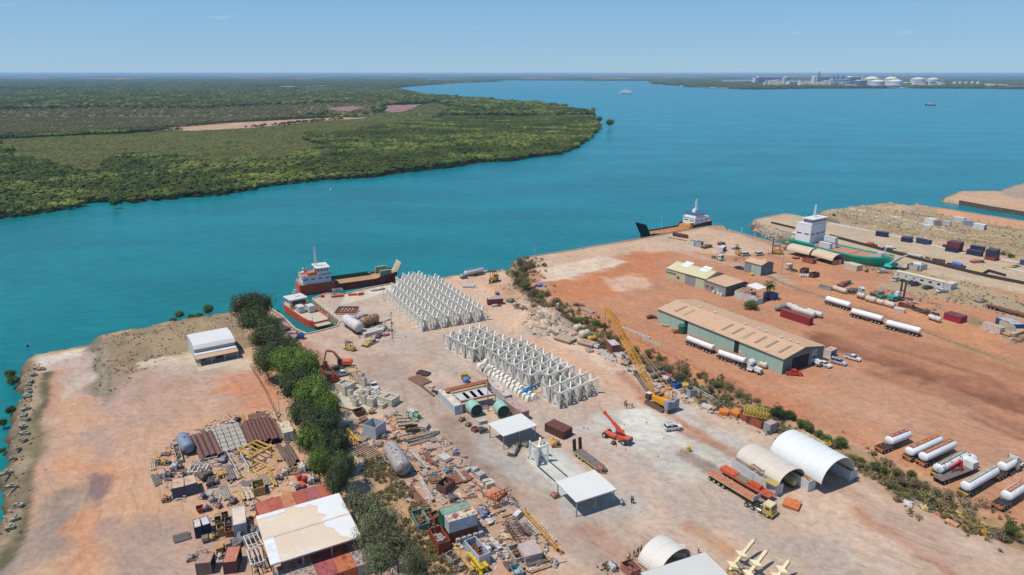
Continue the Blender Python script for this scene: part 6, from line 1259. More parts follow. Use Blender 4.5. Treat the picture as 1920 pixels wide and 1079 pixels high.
mb=MB();mb.cyl((tip.x+1,0,tip.z -.3),(tip.x+1,0,tip.z -6),.05,5);part('hoist_rope',mb,DARKM,t);mb=MB();mb.lathe((tip.x+1,0,tip.z -7.2),(tip.x+1,0,tip.z -6),[(0,.1),(.4,.35),(1.0,.3),(1.2,.1)],8);part('hook_block',mb,DARKM,t)
mb=MB();mb.cyl((1.2,-.8,3.3),(1.2,.8,3.3),.5,12);mb.cyl((-.2,-.8,3.4),(-.2,.8,3.4),.45,12);part('winch',mb,M((96,84,74),.7),t)
# ---- orange mobile crane
c_,a_,l_,*_=seg('C3',640,370,790,430);t=thing('mobile_crane','orange articulated mobile crane with raised telescopic boom','crane',(c_.x,c_.y+.8,0),a_);om=M((236,98,66),.45,0,.06,1,.08)
mb=MB();mb.box(1.9,0,1.3,3.6,2.0,1.1,top=.9);part('rear_body',mb,om,t);mb=MB();mb.box(3.3,0,1.3,.9,2.2,1.0);part('counterweight',mb,M((86,84,96),.6),t);mb=MB();mb.box(-2.2,0,.95,3.6,1.5,.5);part('front_chassis',mb,om,t)
mb=MB();mb.box(.7,.2,2.3,1.4,1.5,1.3,top=.85);cb_=part('cab',mb,om,t);mb=MB();mb.box(.55,.2,2.4,1.45,1.56,.6);part('cab_glass',mb,GLASS,cb_)
wheels(t,[(-3.2,-1.15),(-3.2,1.15),(2.4,-1.15),(2.4,1.15)],.75,.5)
b_=Vector((1.6,0,2.3));bsw=c_+Vector((0,.8,0))+Vector((math.cos(a_),math.sin(a_),0))*1.6;dr=Vector((math.cos(a_+math.pi),math.sin(a_+math.pi),0));b2=tip_solve(1134,774,bsw,dr,1,16);print('orange',b2)
rr_,zz_=(b2[1],b2[2]) if b2[0] < 3 else (8,8);tp=Vector((1.6-rr_,0,zz_))
mb=MB();mb.beam(b_,b_.lerp(tp,.55),.65,.75);bo=part('boom',mb,om,t);mb=MB();mb.beam(b_.lerp(tp,.5),tp,.45,.52);part('boom_extension',mb,om,bo);mb=MB();mb.box(tp.x,0,tp.z,.6,.6,.8);part('boom_head',mb,om,bo)
mb=MB();mb.cyl((-.4,0,1.4),tuple(b_.lerp(tp,.4)),.16,8);part('lift_cylinder',mb,M((190,190,190),.3,.6),t)
# ---- excavator, boom lifts, forklifts
def excavator(p,rz,label,col=(226,110,66)):
    t=thing('excavator',label,'excavator',p,rz);m=M(col,.5,0,.1,1,.1)
    for s in (-1,1):mb=MB();mb.prof([(-2.0,.3),(-1.7,.02),(1.7,.02),(2.0,.3),(2.0,.6),(1.7,.85),(-1.7,.85),(-2.0,.6)],s*1.15-.3,s*1.15+.3);part('track',mb,DARKM,t)
    mb=MB();mb.box(0,0,.7,1.5,1.8,.5);part('undercarriage',mb,DARKM,t)
    mb=MB();mb.box(-1.0,0,1.75,3.0,2.6,1.1,top=.94);part('body',mb,m,t);mb=MB();mb.box(-2.4,0,1.6,.7,2.5,1.0);part('counterweight',mb,m,t)
    mb=MB();mb.box(.8,.8,2.2,1.4,1.0,1.6,top=.85);part('cab',mb,GLASS,t)
    mb=MB();mb.beam((.6,-.2,1.9),(3.0,-.2,4.9),.45,.55);mb.beam((3.0,-.2,4.9),(5.4,-.2,5.0),.42,.5);part('boom',mb,m,t)
    mb=MB();mb.beam((5.2,-.2,5.2),(6.2,-.2,1.4),.34,.42);part('dipper_arm',mb,m,t);mb=MB();mb.prof([(5.6,1.4),(6.5,1.3),(6.6,.4),(5.9,.05),(5.3,.5)],-.8,.4);part('bucket',mb,DARKM,t)
    mb=MB();mb.cyl((1.4,-.2,2.0),(2.9,-.2,4.2),.1,8);mb.cyl((3.4,-.2,5.3),(5.1,-.2,5.5),.1,8);part('cylinder',mb,M((200,200,200),.3,.7),t)
excavator(g('B1',330,245),math.atan2(*(g('B1',170,240)-g('B1',330,245)).yx),'orange excavator parked with its arm folded down by the trees')
def boom_lift(p,rz,label,col=(44,104,178),ext=5.0,up=.5):
    t=thing('boom_lift',label,'boom lift',p,rz);m=M(col,.45,0,.06,1)
    mb=MB();mb.box(0,0,.75,2.6,1.5,.4);part('chassis',mb,m,t);wheels(t,[(-.95,-.9),(.95,-.9),(-.95,.9),(.95,.9)],.42,.3,True)
    mb=MB();mb.box(-.5,0,1.4,2.2,1.6,.85,top=.9);part('turret',mb,m,t)
    mb=MB();mb.beam((-1.2,0,1.9),(ext,0,1.9+up*ext),.3,.35);part('boom',mb,m,t);mb=MB();mb.beam((ext,0,1.9+up*ext),(ext+1.6,0,.9+up*ext),.22,.25);part('jib',mb,m,t)
    mb=MB();x=ext+1.9;z=.5+up*ext;mb.box(x,0,z,.8,1.6,.06)
    for s in (-1,1):
        for s2 in (-1,1):mb.box(x+s*.38,s2*.78,z+.5,.05,.05,1.0)
        mb.box(x+s*.38,0,z+1.0,.05,1.6,.05);mb.box(x,s*.78,z+1.0,.8,.05,.05)
    part('basket',mb,M((150,150,156),.5),t)
boom_lift(g('A5',1000,430),R(185),'blue boom lift stowed low on the slip quay',ext=4.5,up=.1);boom_lift(g('B4',985,310),R(20),'light blue boom lift working at the long block of frames',(40,150,206),3.6,.35)
def forklift(p,rz,label,col=(236,176,50),s=1.0,mast_h=2.4):
    t=thing('forklift',label,'forklift',p,rz);t.scale=(s,s,s);m=M(col,.5,0,.08,1)
    mb=MB();mb.box(-.3,0,.75,1.9,1.1,.8,top=.9);part('body',mb,m,t);mb=MB();mb.box(-1.3,0,.8,.5,1.1,.9);part('counterweight',mb,m,t)
    mb=MB();[mb.box(x,y,1.6,.08,.08,1.1) for x in (-.8,.5) for y in (-.45,.45)];mb.box(-.15,0,2.17,1.4,1.0,.07);part('guard',mb,DARKM,t)
    mb=MB();[mb.box(.95,y,mast_h/2+.1,.12,.12,mast_h) for y in (-.35,.35)];mb.box(.95,0,mast_h,.1,.8,.1);part('mast',mb,DARKM,t);mb=MB();[mb.box(1.5,y,.15,1.0,.12,.06) for y in (-.25,.25)];part('fork',mb,DARKM,t)
    wheels(t,[(.6,-.5),(.6,.5),(-1,-.5),(-1,.5)],.33,.25)
forklift(g('A6',700,975),R(155),'yellow forklift crossing the open ground below the barge',s=1.3);forklift(g('D7',330,640),R(170),'yellow forklift with tall blue mast parked behind the square shed',s=2.0,mast_h=3.4)
# container handler with tall mast
c_,a_,l_,*_=seg('D4',745,440,895,420);t=thing('container_handler','teal container handler with tall twin mast among scrap','forklift',c_,a_)
tm=M((60,166,160),.5,0,.06)
mb=MB();mb.box(-1.6,0,1.5,3.4,2.6,1.4);part('body',mb,tm,t);mb=MB();mb.box(.4,0,2.9,1.6,1.6,1.6,top=.85);part('cab',mb,M((228,232,230),.5),t);mb=MB();mb.box(-3.0,0,1.4,.9,2.8,1.3);part('counterweight',mb,tm,t)
wheels(t,[(1.6,-1.5),(1.6,1.5),(-1.8,-1.3),(-1.8,1.3)],.85,.6)
mb=MB();[mb.box(2.8,y,4.3,.55,.5,8.2) for y in (-.9,.9)];[mb.box(2.8,0,z,.4,2.2,.3) for z in (1.2,4,7.6)];part('mast',mb,M((92,80,78),.7,0,.1,1,.3),t)
mb=MB();mb.box(3.3,0,8.0,.7,4.2,.6);mb.box(3.3,1.9,7.6,.5,.4,1.2);mb.box(3.3,-1.9,7.6,.5,.4,1.2);part('spreader',mb,M((70,72,84),.6),t)
# ---- tankers and trucks
def row(k,pts,labels,**kw):
    for (x1,y1,x2,y2),lb in zip(pts,labels):
        c_,a_,l_,*_=seg(k,x1,y1,x2,y2);nn=Vector((-math.sin(a_),math.cos(a_),0));tanker(c_+nn*1.2,a_,lb,l_,**kw)
row('D2',[(428,850,690,955),(728,990,1000,1085)],['rear white tanker trailer of the road train beside the long shed','front white tanker trailer of the road train beside the long shed, behind the truck'],walk=(200,140,104),axles=3,front=3,rust=.12)
c_,a_,l_,*_=seg('C5',745,235,935,300);bonnet_truck(c_+Vector((-math.sin(a_),math.cos(a_),0))*1.2,a_,'white bonneted prime mover pulling the road train by the long shed')
row('D4',[(122,462,365,535),(365,585,680,670),(700,700,1045,790)],['first white tanker of the three in line on the open dirt, farthest left','middle white tanker of the three in line on the open dirt','last white tanker of the three in line on the open dirt, nearest the right'],walk=None,axles=3,front=3,rust=0)
# parked row bottom right
for lb,x1,y1,x2,y2,kw in (('short white tanker with orange walkway, leftmost of the parked row',205,400,455,300,dict(Lt=0,walk=(196,100,60),tailext=.0)),('white tanker trailer with orange walkway, second in the parked row',440,470,715,345,dict(walk=(206,120,74))),('white tanker trailer with orange walkway, third in the parked row',555,515,830,385,dict(walk=(206,120,74))),('dirty white tanker with yellow rear, fourth in the parked row',680,615,925,480,dict(walk=(176,160,136),rust=.35)),
    ('long white rear tanker of the road train in the parked row',910,770,1180,610,dict(walk=(196,182,150))),('shorter white front tanker of the road train in the parked row',1165,630,1345,530,dict(walk=(206,180,130),front=0)),('lone white tanker with orange walkway and black deck at the far right',1200,885,1425,740,dict(walk=(206,124,80)))):
    c_,a_,l_,*_=seg('D1',x1,y1,x2,y2);kw.pop('Lt',None);kk=dict(axles=3,front=kw.pop('front',0));
    ext={'short':3.2,'lone ':3.0}.get(lb[:5],kw.pop('tailext',0) if 'tailext' in kw else .3);kw.pop('tailext',None)
    tt=tanker(c_+Vector((math.sin(a_),-math.cos(a_),0))*0,a_,lb,l_,tailext=ext,**kk,**kw)
    if ext > 1:
        mb=MB()
        for i in range(5):mb.box(-l_/2+.35+i*.75,0,1.12,.3,2.3,.1)
        mb.box(-l_/2+1.8,-1.1,1.1,3.5,.15,.14);mb.box(-l_/2+1.8,1.1,1.1,3.5,.15,.14);part('rear_deck',mb,M((96,66,56) if 'short' in lb else (66,66,74),.8,0,.2,1,.3),tt)
    mb=MB();mb.box(-l_/2+.06,0,1.05,.12,2.4,.4);part('rear_board',mb,M((240,190,60) if 'fourth' in lb or 'long' in lb else (220,130,70),.6),tt)
c_,a_,l_,*_=seg('D1',1290,575,1390,505);bonnet_truck(c_,a_,'white prime mover at the head of the parked road train, right side')
c_,a_,l_,*_=seg('D1',700,660,1015,540);cn_=flatbed((c_.x,c_.y,0),a_,'flat tray truck with red folded loader crane among the parked tankers',l_,deck=(126,112,106),axles=2,z=1.2,headboard=False,edge=(110,100,96),name='crane_truck');cn_['category']='truck'
rm=M((214,58,48),.45);mb=MB();mb.beam((1.0,-.3,1.3),(1.2,.1,3.6),.5);mb.beam((1.2,.1,3.6),(-1.8,.4,2.6),.35);mb.beam((1.2,.3,3.7),(-.6,.9,1.8),.35);part('loader_crane',mb,rm,cn_)
mb=MB();mb.box(l_/2-1.6,0,1.9,2.2,2.4,1.8,top=.9);tk_=part('cab',mb,M(WHT,.4),cn_);mb=MB();mb.box(l_/2-.48,0,2.2,.1,2.0,.8);part('windscreen',mb,GLASS,tk_)
p=g('D1',960,520);t=thing('water_tank','round white poly tank behind the crane truck cab','tank',(p.x,p.y,0),a_);k_tank(t,4.2,2.6,(236,236,232),0,True)
# yellow cab over truck with flatbeds
c_,a_,l_,*_=seg('C6',115,575,545,838);nn=Vector((-math.sin(a_),math.cos(a_),0));flatbed(c_+nn*1.2,a_,'long flatbed trailer with tan boards behind the yellow truck',l_,deck=(196,130,96),axles=4)
c_,a_,l_,*_=seg('C6',500,850,745,975);cabover_truck(c_+Vector((-math.sin(a_),math.cos(a_),0))*1.2,a_,'yellow cab over truck coupled to the long tan flatbed')
c_,a_,l_,*_=seg('C6',240,545,690,805);nn=Vector((-math.sin(a_),math.cos(a_),0));fb=flatbed(c_+nn*1.1,a_,'orange low loader loaded with orange parts beside the white containers',l_,deck=(196,92,58),axles=3,headboard=False,edge=(206,96,58))
dd_=Vector((math.cos(a_),math.sin(a_),0));bc=c_+nn*1.1
for f_,L_,W_,H_,co,lb in ((-.36,4.2,2.2,.5,(224,100,60),'orange steel deck section riding at the rear of the low loader'),(-.08,3.4,2.0,.25,(150,128,100),'flat grey brown plate lying on the low loader'),(.12,1.6,1.4,.7,(216,96,50),'orange winch box on the low loader, left one'),(.23,1.5,1.4,.7,(216,96,50),'orange winch box on the low loader, right one')):
    pp=bc+dd_*(f_*l_);t=thing('low_loader_part',lb,'machine part',(pp.x,pp.y,1.42),a_)
    mb=MB();mb.box(0,0,H_/2,L_,W_,H_,top=.93);part('casing',mb,M(co,.6,0,.1,1,.15),t);mb=MB();[mb.cyl((-L_*.3+i*L_*.3,0,H_),(-L_*.3+i*L_*.3,0,H_+.15),.22,8) for i in range(3)];part('boss',mb,M(co,.6),t)
c_,a_,l_,*_=seg('C3',375,500,560,640);flatbed(c_,a_,'grey low loader with two raised dark ramps on the concrete',l_*1.08,deck=(128,118,112),axles=3,z=.95,headboard=False,edge=(206,176,84),W=2.8)
d=Vector((math.cos(a_),math.sin(a_),0));nn=Vector((-d.y,d.x,0));base=c_ -d*(l_*.54)
t=thing('ramp_pair','two dark brown loading ramps standing upright on the low loader tail','ramp',(base.x,base.y,0),a_)
for s in (-1,1):mb=MB();mb.beam((.2,s*.85,.9),(-.2,s*.85,4.0),.95,.14);part('ramp',mb,M((106,66,54),.8,0,.1,1,.4),t)
cl('mach','C3',540,640,620,655,2.2,(196,120,84),'rusty orange goose neck at the front of the grey low loader',name='gooseneck',cat='trailer part',h=1.2)
c_,a_,l_,*_=seg('D5',1010,580,1460,700);flatbed(c_,a_,'rusty brown flatbed trailer beside the far slope',l_,deck=(150,84,60),edge=(120,74,58),axles=3,headboard=False)
# red 40 ft container and company
b_,a_,l_=side_box('D3',527,380,800,470,2.44);container(b_,a_,'long dark red container with closed doors beside white cylinders',(158,58,60),(150,82,74),12.2,H=2.9,rust=.08,rrust=.15)
for i,(x1,y1,x2,y2,w,lb) in enumerate(((590,300,700,340,2.3,'white silo cylinder lying behind the red container, left one'),(640,330,860,400,2.3,'long white cylinder lying behind the red container'),(780,350,930,400,2.0,'white cylinder with cone end at the right of the red container'),(480,330,590,300,1.8,'grey steel tank left of the red container'))):cl('tank','D3',x1,y1,x2,y2,w,(232,232,226) if i < 3 else (160,156,150),lb,cat='tank')
c_,a_,l_,*_=seg('B5',770,165,960,120);tanker(c_,a_,'silver tanker parked at the water edge beyond the frames',11,col=(214,216,218),walk=(180,180,182),rust=0)
# stacked containers by the ditch track
b_,a_,l_=side_box('B2',940,1075,1300,960,2.44);print('stack',l_,math.degrees(a_))
s_=Vector((math.cos(a_),math.sin(a_),0));nb=Vector((-s_.y,s_.x,0));cC=g('B2',1030,1045) ;p0=g('B2',1040,1040)
pS=p0+s_*3.1+nb*1.25
container(pS,a_,'rust red container supporting a white one near the scrap yard centre',(140,62,42),None,6.06,rust=.3);container(pS,a_,'white container with rusty roof stacked on a red one',(216,218,222),(232,206,178),6.06,z=2.6,rust=.18,rrust=.5)
container(pS+nb*2.5-s_*.3,a_,'dark green container base hidden behind the red one',(48,104,76),None,6.06,rust=.2);container(pS+nb*2.5-s_*.3,a_,'green container with pale green roof stacked behind the white one',(44,122,84),(140,168,144),6.06,z=2.6,rust=.15,rrust=.3)
container(pS -s_*4.8-nb*.6,a_+math.pi/2,'orange brown container open at its end and piled with white scrap',(170,86,54),(200,180,160),5.2,rust=.4,open_top=True,filling=(206,202,198))
container(at(1560-655-10,1046),R(-57),'white container with an open top full of rusty scrap by the blue hose',(206,212,222),None,5.6,rust=.08,open_top=True)
# row of rusty containers behind the warehouse and the line in front of it
wv=(P1 -P0).normalized();wn_=Vector((-wv.y,wv.x,0));rr0=math.atan2(wv.y,wv.x)
rc=[((200,110,88),'salmon'),((196,104,80),'orange red'),((210,140,100),'tan stained'),((190,98,78),'rust red'),((180,104,104),'dusty mauve'),((192,110,84),'brown orange')]
fl_=Vector((cor[3].x,cor[3].y,0));
for i in range(6):
    q=fl_+wv*(2.3+2.52*i)+wn_*5.6;container(q,rr0+math.pi/2,'%s roofed container, %s in the row behind the big warehouse' % (rc[i][1],('first','second','third','fourth','fifth','last')[i]),rc[i][0],rc[i][0],6.06,rust=.3,rrust=.25)
nl=Vector((cor[0].x,cor[0].y,0))
fc=[((176,168,160),'grey tarp topped'),((186,170,156),'dirty white roofed'),((190,96,100),'faded crimson'),((210,120,78),'bright orange rust'),((186,180,178),'silver grey streaked'),((178,172,170),'pale grey rusty')]
for i in range(6):
    q=nl+wv*(2.0+3.4*i)-wn_*1.2+wn_*(0);container(q,rr0+math.pi/2,'%s container, %s from the left in the row before the warehouse' % (fc[i][1],('first','second','third','fourth','fifth','sixth')[i]),fc[i][0],fc[i][0],7.0,3.3,rust=.3,rrust=.5)
# containers on the jetty
for x,y,lb,co,st in ((1440,440,'single navy blue container on the jetty, leftmost','',0),):
    pass
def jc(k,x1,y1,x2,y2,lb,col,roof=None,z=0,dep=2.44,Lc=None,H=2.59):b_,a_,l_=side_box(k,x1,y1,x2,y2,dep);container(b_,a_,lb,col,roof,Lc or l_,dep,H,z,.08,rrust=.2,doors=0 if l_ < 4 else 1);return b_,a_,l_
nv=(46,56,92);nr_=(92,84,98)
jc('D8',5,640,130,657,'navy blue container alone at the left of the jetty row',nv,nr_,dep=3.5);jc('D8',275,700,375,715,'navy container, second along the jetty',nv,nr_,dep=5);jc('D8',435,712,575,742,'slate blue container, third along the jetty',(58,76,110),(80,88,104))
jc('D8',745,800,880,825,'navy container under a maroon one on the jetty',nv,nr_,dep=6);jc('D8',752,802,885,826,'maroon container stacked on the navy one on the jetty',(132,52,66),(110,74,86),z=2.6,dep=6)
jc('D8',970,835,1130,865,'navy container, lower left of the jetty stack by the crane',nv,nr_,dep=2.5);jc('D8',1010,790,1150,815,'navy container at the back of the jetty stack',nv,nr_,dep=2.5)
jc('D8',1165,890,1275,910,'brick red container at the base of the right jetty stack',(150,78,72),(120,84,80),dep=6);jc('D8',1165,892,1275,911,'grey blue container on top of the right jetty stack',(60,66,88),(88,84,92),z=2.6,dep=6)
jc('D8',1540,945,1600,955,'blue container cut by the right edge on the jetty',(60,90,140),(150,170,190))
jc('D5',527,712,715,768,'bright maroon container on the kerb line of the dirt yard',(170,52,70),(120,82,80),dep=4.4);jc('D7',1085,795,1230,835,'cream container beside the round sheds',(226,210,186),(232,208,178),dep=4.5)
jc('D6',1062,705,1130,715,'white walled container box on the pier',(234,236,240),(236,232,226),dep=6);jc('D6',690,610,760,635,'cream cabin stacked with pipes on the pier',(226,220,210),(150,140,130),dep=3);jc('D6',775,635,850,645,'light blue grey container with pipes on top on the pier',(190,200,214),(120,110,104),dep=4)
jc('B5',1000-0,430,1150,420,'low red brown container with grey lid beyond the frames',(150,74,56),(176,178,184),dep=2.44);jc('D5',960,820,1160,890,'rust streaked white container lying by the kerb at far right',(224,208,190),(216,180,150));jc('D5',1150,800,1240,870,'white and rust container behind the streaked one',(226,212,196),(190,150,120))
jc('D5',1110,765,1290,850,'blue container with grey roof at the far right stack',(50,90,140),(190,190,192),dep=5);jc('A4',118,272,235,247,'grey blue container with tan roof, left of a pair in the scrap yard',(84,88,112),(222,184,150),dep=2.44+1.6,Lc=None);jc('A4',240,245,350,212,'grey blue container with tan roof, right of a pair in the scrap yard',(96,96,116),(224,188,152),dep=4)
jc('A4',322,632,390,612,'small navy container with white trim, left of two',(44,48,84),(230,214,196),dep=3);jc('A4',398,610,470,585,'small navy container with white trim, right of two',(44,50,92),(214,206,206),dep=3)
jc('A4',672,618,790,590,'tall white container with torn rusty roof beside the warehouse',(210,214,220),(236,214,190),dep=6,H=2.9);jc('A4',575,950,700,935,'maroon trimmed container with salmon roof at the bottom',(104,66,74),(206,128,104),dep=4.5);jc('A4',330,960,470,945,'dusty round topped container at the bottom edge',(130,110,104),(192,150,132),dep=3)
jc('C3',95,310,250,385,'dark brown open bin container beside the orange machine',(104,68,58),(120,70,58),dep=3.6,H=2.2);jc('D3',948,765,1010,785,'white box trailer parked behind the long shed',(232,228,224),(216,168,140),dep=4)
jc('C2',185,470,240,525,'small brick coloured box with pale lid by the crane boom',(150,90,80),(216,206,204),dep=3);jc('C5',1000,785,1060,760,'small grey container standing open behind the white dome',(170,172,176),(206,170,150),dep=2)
# containers framing the open-roofed workshop
def fr_line(k,a,b,lb,col,roof):c_,a_,l_,*_=seg(k,*a,*b);container(c_,a_,lb,col,roof,l_,2.44,2.7,rust=.12,rrust=.35)
fr_line('B4',(150,340),(310,500),'white side container forming the left wall of the rusty framed workshop',(222,224,226),(238,226,206));fr_line('B4',(600,240),(790,400),'white side container forming the right wall of the rusty framed workshop',(214,214,216),(228,208,190));fr_line('B4',(770,430),(950,560),'container with pink brown roof between the workshop and the white canopy',(180,150,140),(208,170,156))
cor2=[g('B4',330,380,3.4),g('B4',660,310,3.4),g('B4',560,175,3.4),g('B4',190,260,3.4)]
t=thing('framed_workshop','workshop roofed by rusty beams and grey sheets between two containers','shelter',tuple(sum((Vector(c) for c in cor2),Vector())/4)[:2]+(0,),0);ct=sum((Vector(c) for c in cor2),Vector())/4;Q=[Vector(c)-Vector((ct.x,ct.y,0)) for c in cor2]
for i in range(7):mb=MB();f_=i/6;mb.beam(Q[0].lerp(Q[3],f_),Q[1].lerp(Q[2],f_),.18,.3);part('roof_beam',mb,M((216,164,70) if i in (3,4,5) else (150,86,60),.7,0,.1,1,.3),t)
for i in range(4):mb=MB();mb.beam(Q[0].lerp(Q[1],.16+i*.2).lerp(Q[3].lerp(Q[2],.16+i*.2),.06)+Vector((0,0,.2)),Q[0].lerp(Q[1],.3+i*.2-.14).lerp(Q[3].lerp(Q[2],.3+i*.2-.14),.5)+Vector((0,0,.2)),3.1,.05);part('roof_sheet',mb,M((214,210,210),.5,0,.05),t)
for i in range(8):mb=MB();f_=i/7;a0=Q[3].lerp(Q[2],f_);b0=Q[3].lerp(Q[2],f_).lerp(Q[0].lerp(Q[1],f_),.17);mb.beam(a0+Vector((0,0,.3)),b0+Vector((0,0,.3)),1.7,.06);part('rust_sheet',mb,M((178,96,58),.8,0,.15,1,.3),t)
for q_ in Q:mb=MB();mb.cyl((q_.x,q_.y,0),(q_.x,q_.y,q_.z),.12,6);part('post',mb,mt((150,100,70),.4),t)
for i in range(9):mb=MB();a0=Q[0].lerp(Q[1],.3+i*.06);mb.box(a0.x,a0.y -.8,.55,.3,.2,1.1,.5);part('white_fence_post',mb,M((230,228,222),.6),t)
for lb,x1,y1,x2,y2 in (('mint green half round tank with a dark open end, left of its pair',420,465,505,545),('mint green half round tank tucked behind the white canopy',690,470,760,560)):
    c_,a_,l_,*_=seg('B4',x1,y1,x2,y2);t=thing('green_tank',lb,'tank',(c_.x,c_.y,0),a_);mb=MB();mb.lathe((-2.6,0,1.9),(1.4,0,1.9),[(0,.5),(.3,1.5),(.6,1.8),(4.0,1.8)],18);part('shell',mb,M((164,208,186),.5,0,.05),t);mb=MB();mb.cyl((1.4,0,1.9),(1.48,0,1.9),1.66,18);part('open_end',mb,M((50,66,64),.7),t)
    mb=MB();mb.box(-1.5,0,.3,.3,2.6,.6);mb.box(.8,0,.3,.3,2.6,.6);part('saddle',mb,DARKM,t)
# barge pontoon side cargo: storage by the slip
cl('tank','A6',670,770,790,850,3.8,(238,238,236),'big white tank lying beside the slip wall',z=.6,rust=0)
cl('rect','A6',590,640,760,640,7,(110,70,56),'shallow rusty framed pontoon tray on the quay',h=.5,rust=.5,cross=5)
cl('slabs','A6',600,655,770,660,6,(170,110,88),'flat rust red steel plates inside the tray on the quay',h=.1,n=2)
# ---- vehicles
def vc(k,x,y,hx,hy,lb,col,kind):a=g(k,x,y);b=g(k,hx,hy);d=b -a;car(((a.x+b.x)/2,(a.y+b.y)/2),math.atan2(d.y,d.x),lb,col,kind)
vc('B1',270,345,370,320,'silver ute parked next to the timber frame',(206,212,220),'ute');vc('B1',215,310,300,285,'dark green four wheel drive beside the silver ute',(60,76,72),'suv');vc('B1',600,420,645,480,'white ute facing down by the concrete blocks',WHT,'ute')
vc('C3',1120,305,1235,290,'white four wheel drive with roof rack on the pale concrete',WHT,'suv');vc('D3',900,835,1000,875,'small white hatchback at the corner of the long shed',WHT,'sedan');vc('D3',1015,815,1160,855,'silver four wheel drive with bull bar near the long shed',(196,200,210),'suv')
vc('D3',1150,775,1300,815,'white ute parked outermost near the long shed',WHT,'ute');vc('D7',1480,855,1575,850,'silver car beside the cream container',(206,208,212),'sedan');vc('D4',800,250,850,235,'white car left of the tall handler mast',WHT,'suv');vc('D4',920,275,985,255,'white sedan right of the tall handler mast',WHT,'suv')
vc('D4',970,295,1050,280,'black four wheel drive before the site office',(50,54,72),'suv');vc('D4',1095,325,1160,310,'dark green car before the site office',(60,70,68),'sedan');vc('D4',1220,355,1300,345,'white sedan at the right end of the site office',WHT,'sedan')
vc('D6',1370,760,1480,750,'white van parked on the pier behind the square shed',WHT,'van');vc('D6',1565,755,1640,745,'small white van right behind the square shed',WHT,'van');vc('D2',930,125,990,135,'dark blue car beside the square shed',(56,62,84),'sedan');vc('D3',620,940,700,945,'red utility buggy outside the shed door',(222,70,50),'ute')
p=g('D3',815,870);tq=bonnet_truck((p.x+2,p.y+3),R(-60),'white bonneted truck nosing out of the shed doorway');p=g('D2',790,55);c_,a_,l_,*_=seg('D2',690,20,830,60);cabover_truck(c_,a_,'white truck without a tray on the dirt near the square shed',(230,224,210),(232,226,214))
c_,a_,l_,*_=seg('D7',420,790,560,850);cabover_truck(c_,a_+math.pi,'cream truck with orange load beside the square shed',(228,222,206),(232,228,216));c_,a_,l_,*_=seg('D3',1180,160,1385,165);cabover_truck(c_,a_,'white cab truck chassis on the scrap strip',(226,230,232),(226,230,232))
forklift(at(925,529),R(250),'yellow wheel loader standing on the mound top',s=2.2,mast_h=1.0)
p=g('D6',1330,740);forklift(p,R(100),'yellow forklift beside the white van on the pier',s=1.6,mast_h=3.2)
cl('mach','B1',975,690,1060,760,2.6,(226,228,222),'white cab truck wreck with green machine parts by the boards',name='truck_wreck',cat='truck',h=2.0,col2=(120,170,140));cl('mach','A5',1040,600,1090,590,2.0,(216,218,222),'white vehicle roof showing behind the tall tree',name='parked_van',cat='van',h=1.9)
cl('crate','A5',1200,700,1290,800,2.6,(206,92,64),'orange red long bin beside the tall green tree',name='long_bin',cat='bin',h=2.0);cl('mach','C3',150,430,225,425,2.8,(240,170,60),'orange machine cover beside the brown bin',name='engine_cover',cat='machine',h=1.6)
# ---- poles
def pole(p,h,label,col=(150,110,84),head=True,r=.14,name='light_pole',arm=True):
    t=thing(name,label,'light pole',p);mb=MB();mb.cyl((0,0,0),(0,0,h),r,8,r*.6);part('pole',mb,M(col,.7,0,.1,1,.2),t)
    if head:mb=MB();mb.box(0,0,h,.15,1.4,.12);[mb.box(.12,y,h+.1,.35,.4,.3,0,.5) for y in (-.5,.5)];part('lamp_head',mb,M((120,112,108),.5),t)
    mb=MB();mb.cyl((0,0,0),(0,0,.35),r*2.6,8);part('footing',mb,M((190,180,166),.8),t)
pole(g('B5',80,745),9.2,'rusty light pole between the white tank and the frames');pole(g('A5',990,540),7,'dark pole standing by the blue boom lift on the slip',(84,72,66));pole(g('C1',222,300),12,'tall grey floodlight mast at the corner of the big yard',(196,198,200));pole(g('B4',592,470),10.5,'thin brown pole beside the rusty framed workshop',(124,96,80),False)
pole(g('A5',830,1070),6.5,'white post at the fence behind the trees',(232,232,230),True,.12);pole(g('C1',66,240),3,'short white marker pole at the yard corner',(232,232,230),False,.1);pole(g('D6',335,500),12,'slim white mast beside the black bow ramp',(226,228,228),False,.12);pole(g('D6',1375,455),3.5,'white bollard post on the basin quay, left one',(236,236,234),False,.2);pole(g('D6',1545,500),3.8,'white bollard post on the basin quay, middle one',(236,236,234),False,.2);pole(g('D6',1803,570),3.0,'white bollard post on the basin quay, right one',(236,236,234),False,.2)
pole(g('D6',1175,420),8.5,'rusty post at the far tip of the pier',(130,104,90),False);pole(g('D2',1360,180),12,'grey lattice like mast beside the square shed',(170,172,174));pole(g('A5',430,330),6.5,'white post beside the white hall',(236,236,234),False,.18);pole(g('D6',1855,790),8,'thin grey pole right of the square shed',(160,160,160),False,.1)
pole(at(720,640-75),7,'slim grey post at the left of the big frame block',(190,186,176),False,.09)
t=thing('water_tank','dark green round rainwater tank against the long shed','tank',g('D2',407,745));mb=MB();mb.lathe((0,0,0),(0,0,3.4),[(0,1.45),(3.0,1.45),(3.25,1.1),(3.4,.3)],20);part('tank',mb,M((46,104,82),.5),t);mb=MB();mb.cyl((.4,0,3.35),(.4,0,3.5),.3,10);part('lid',mb,M((36,84,66),.5),t)
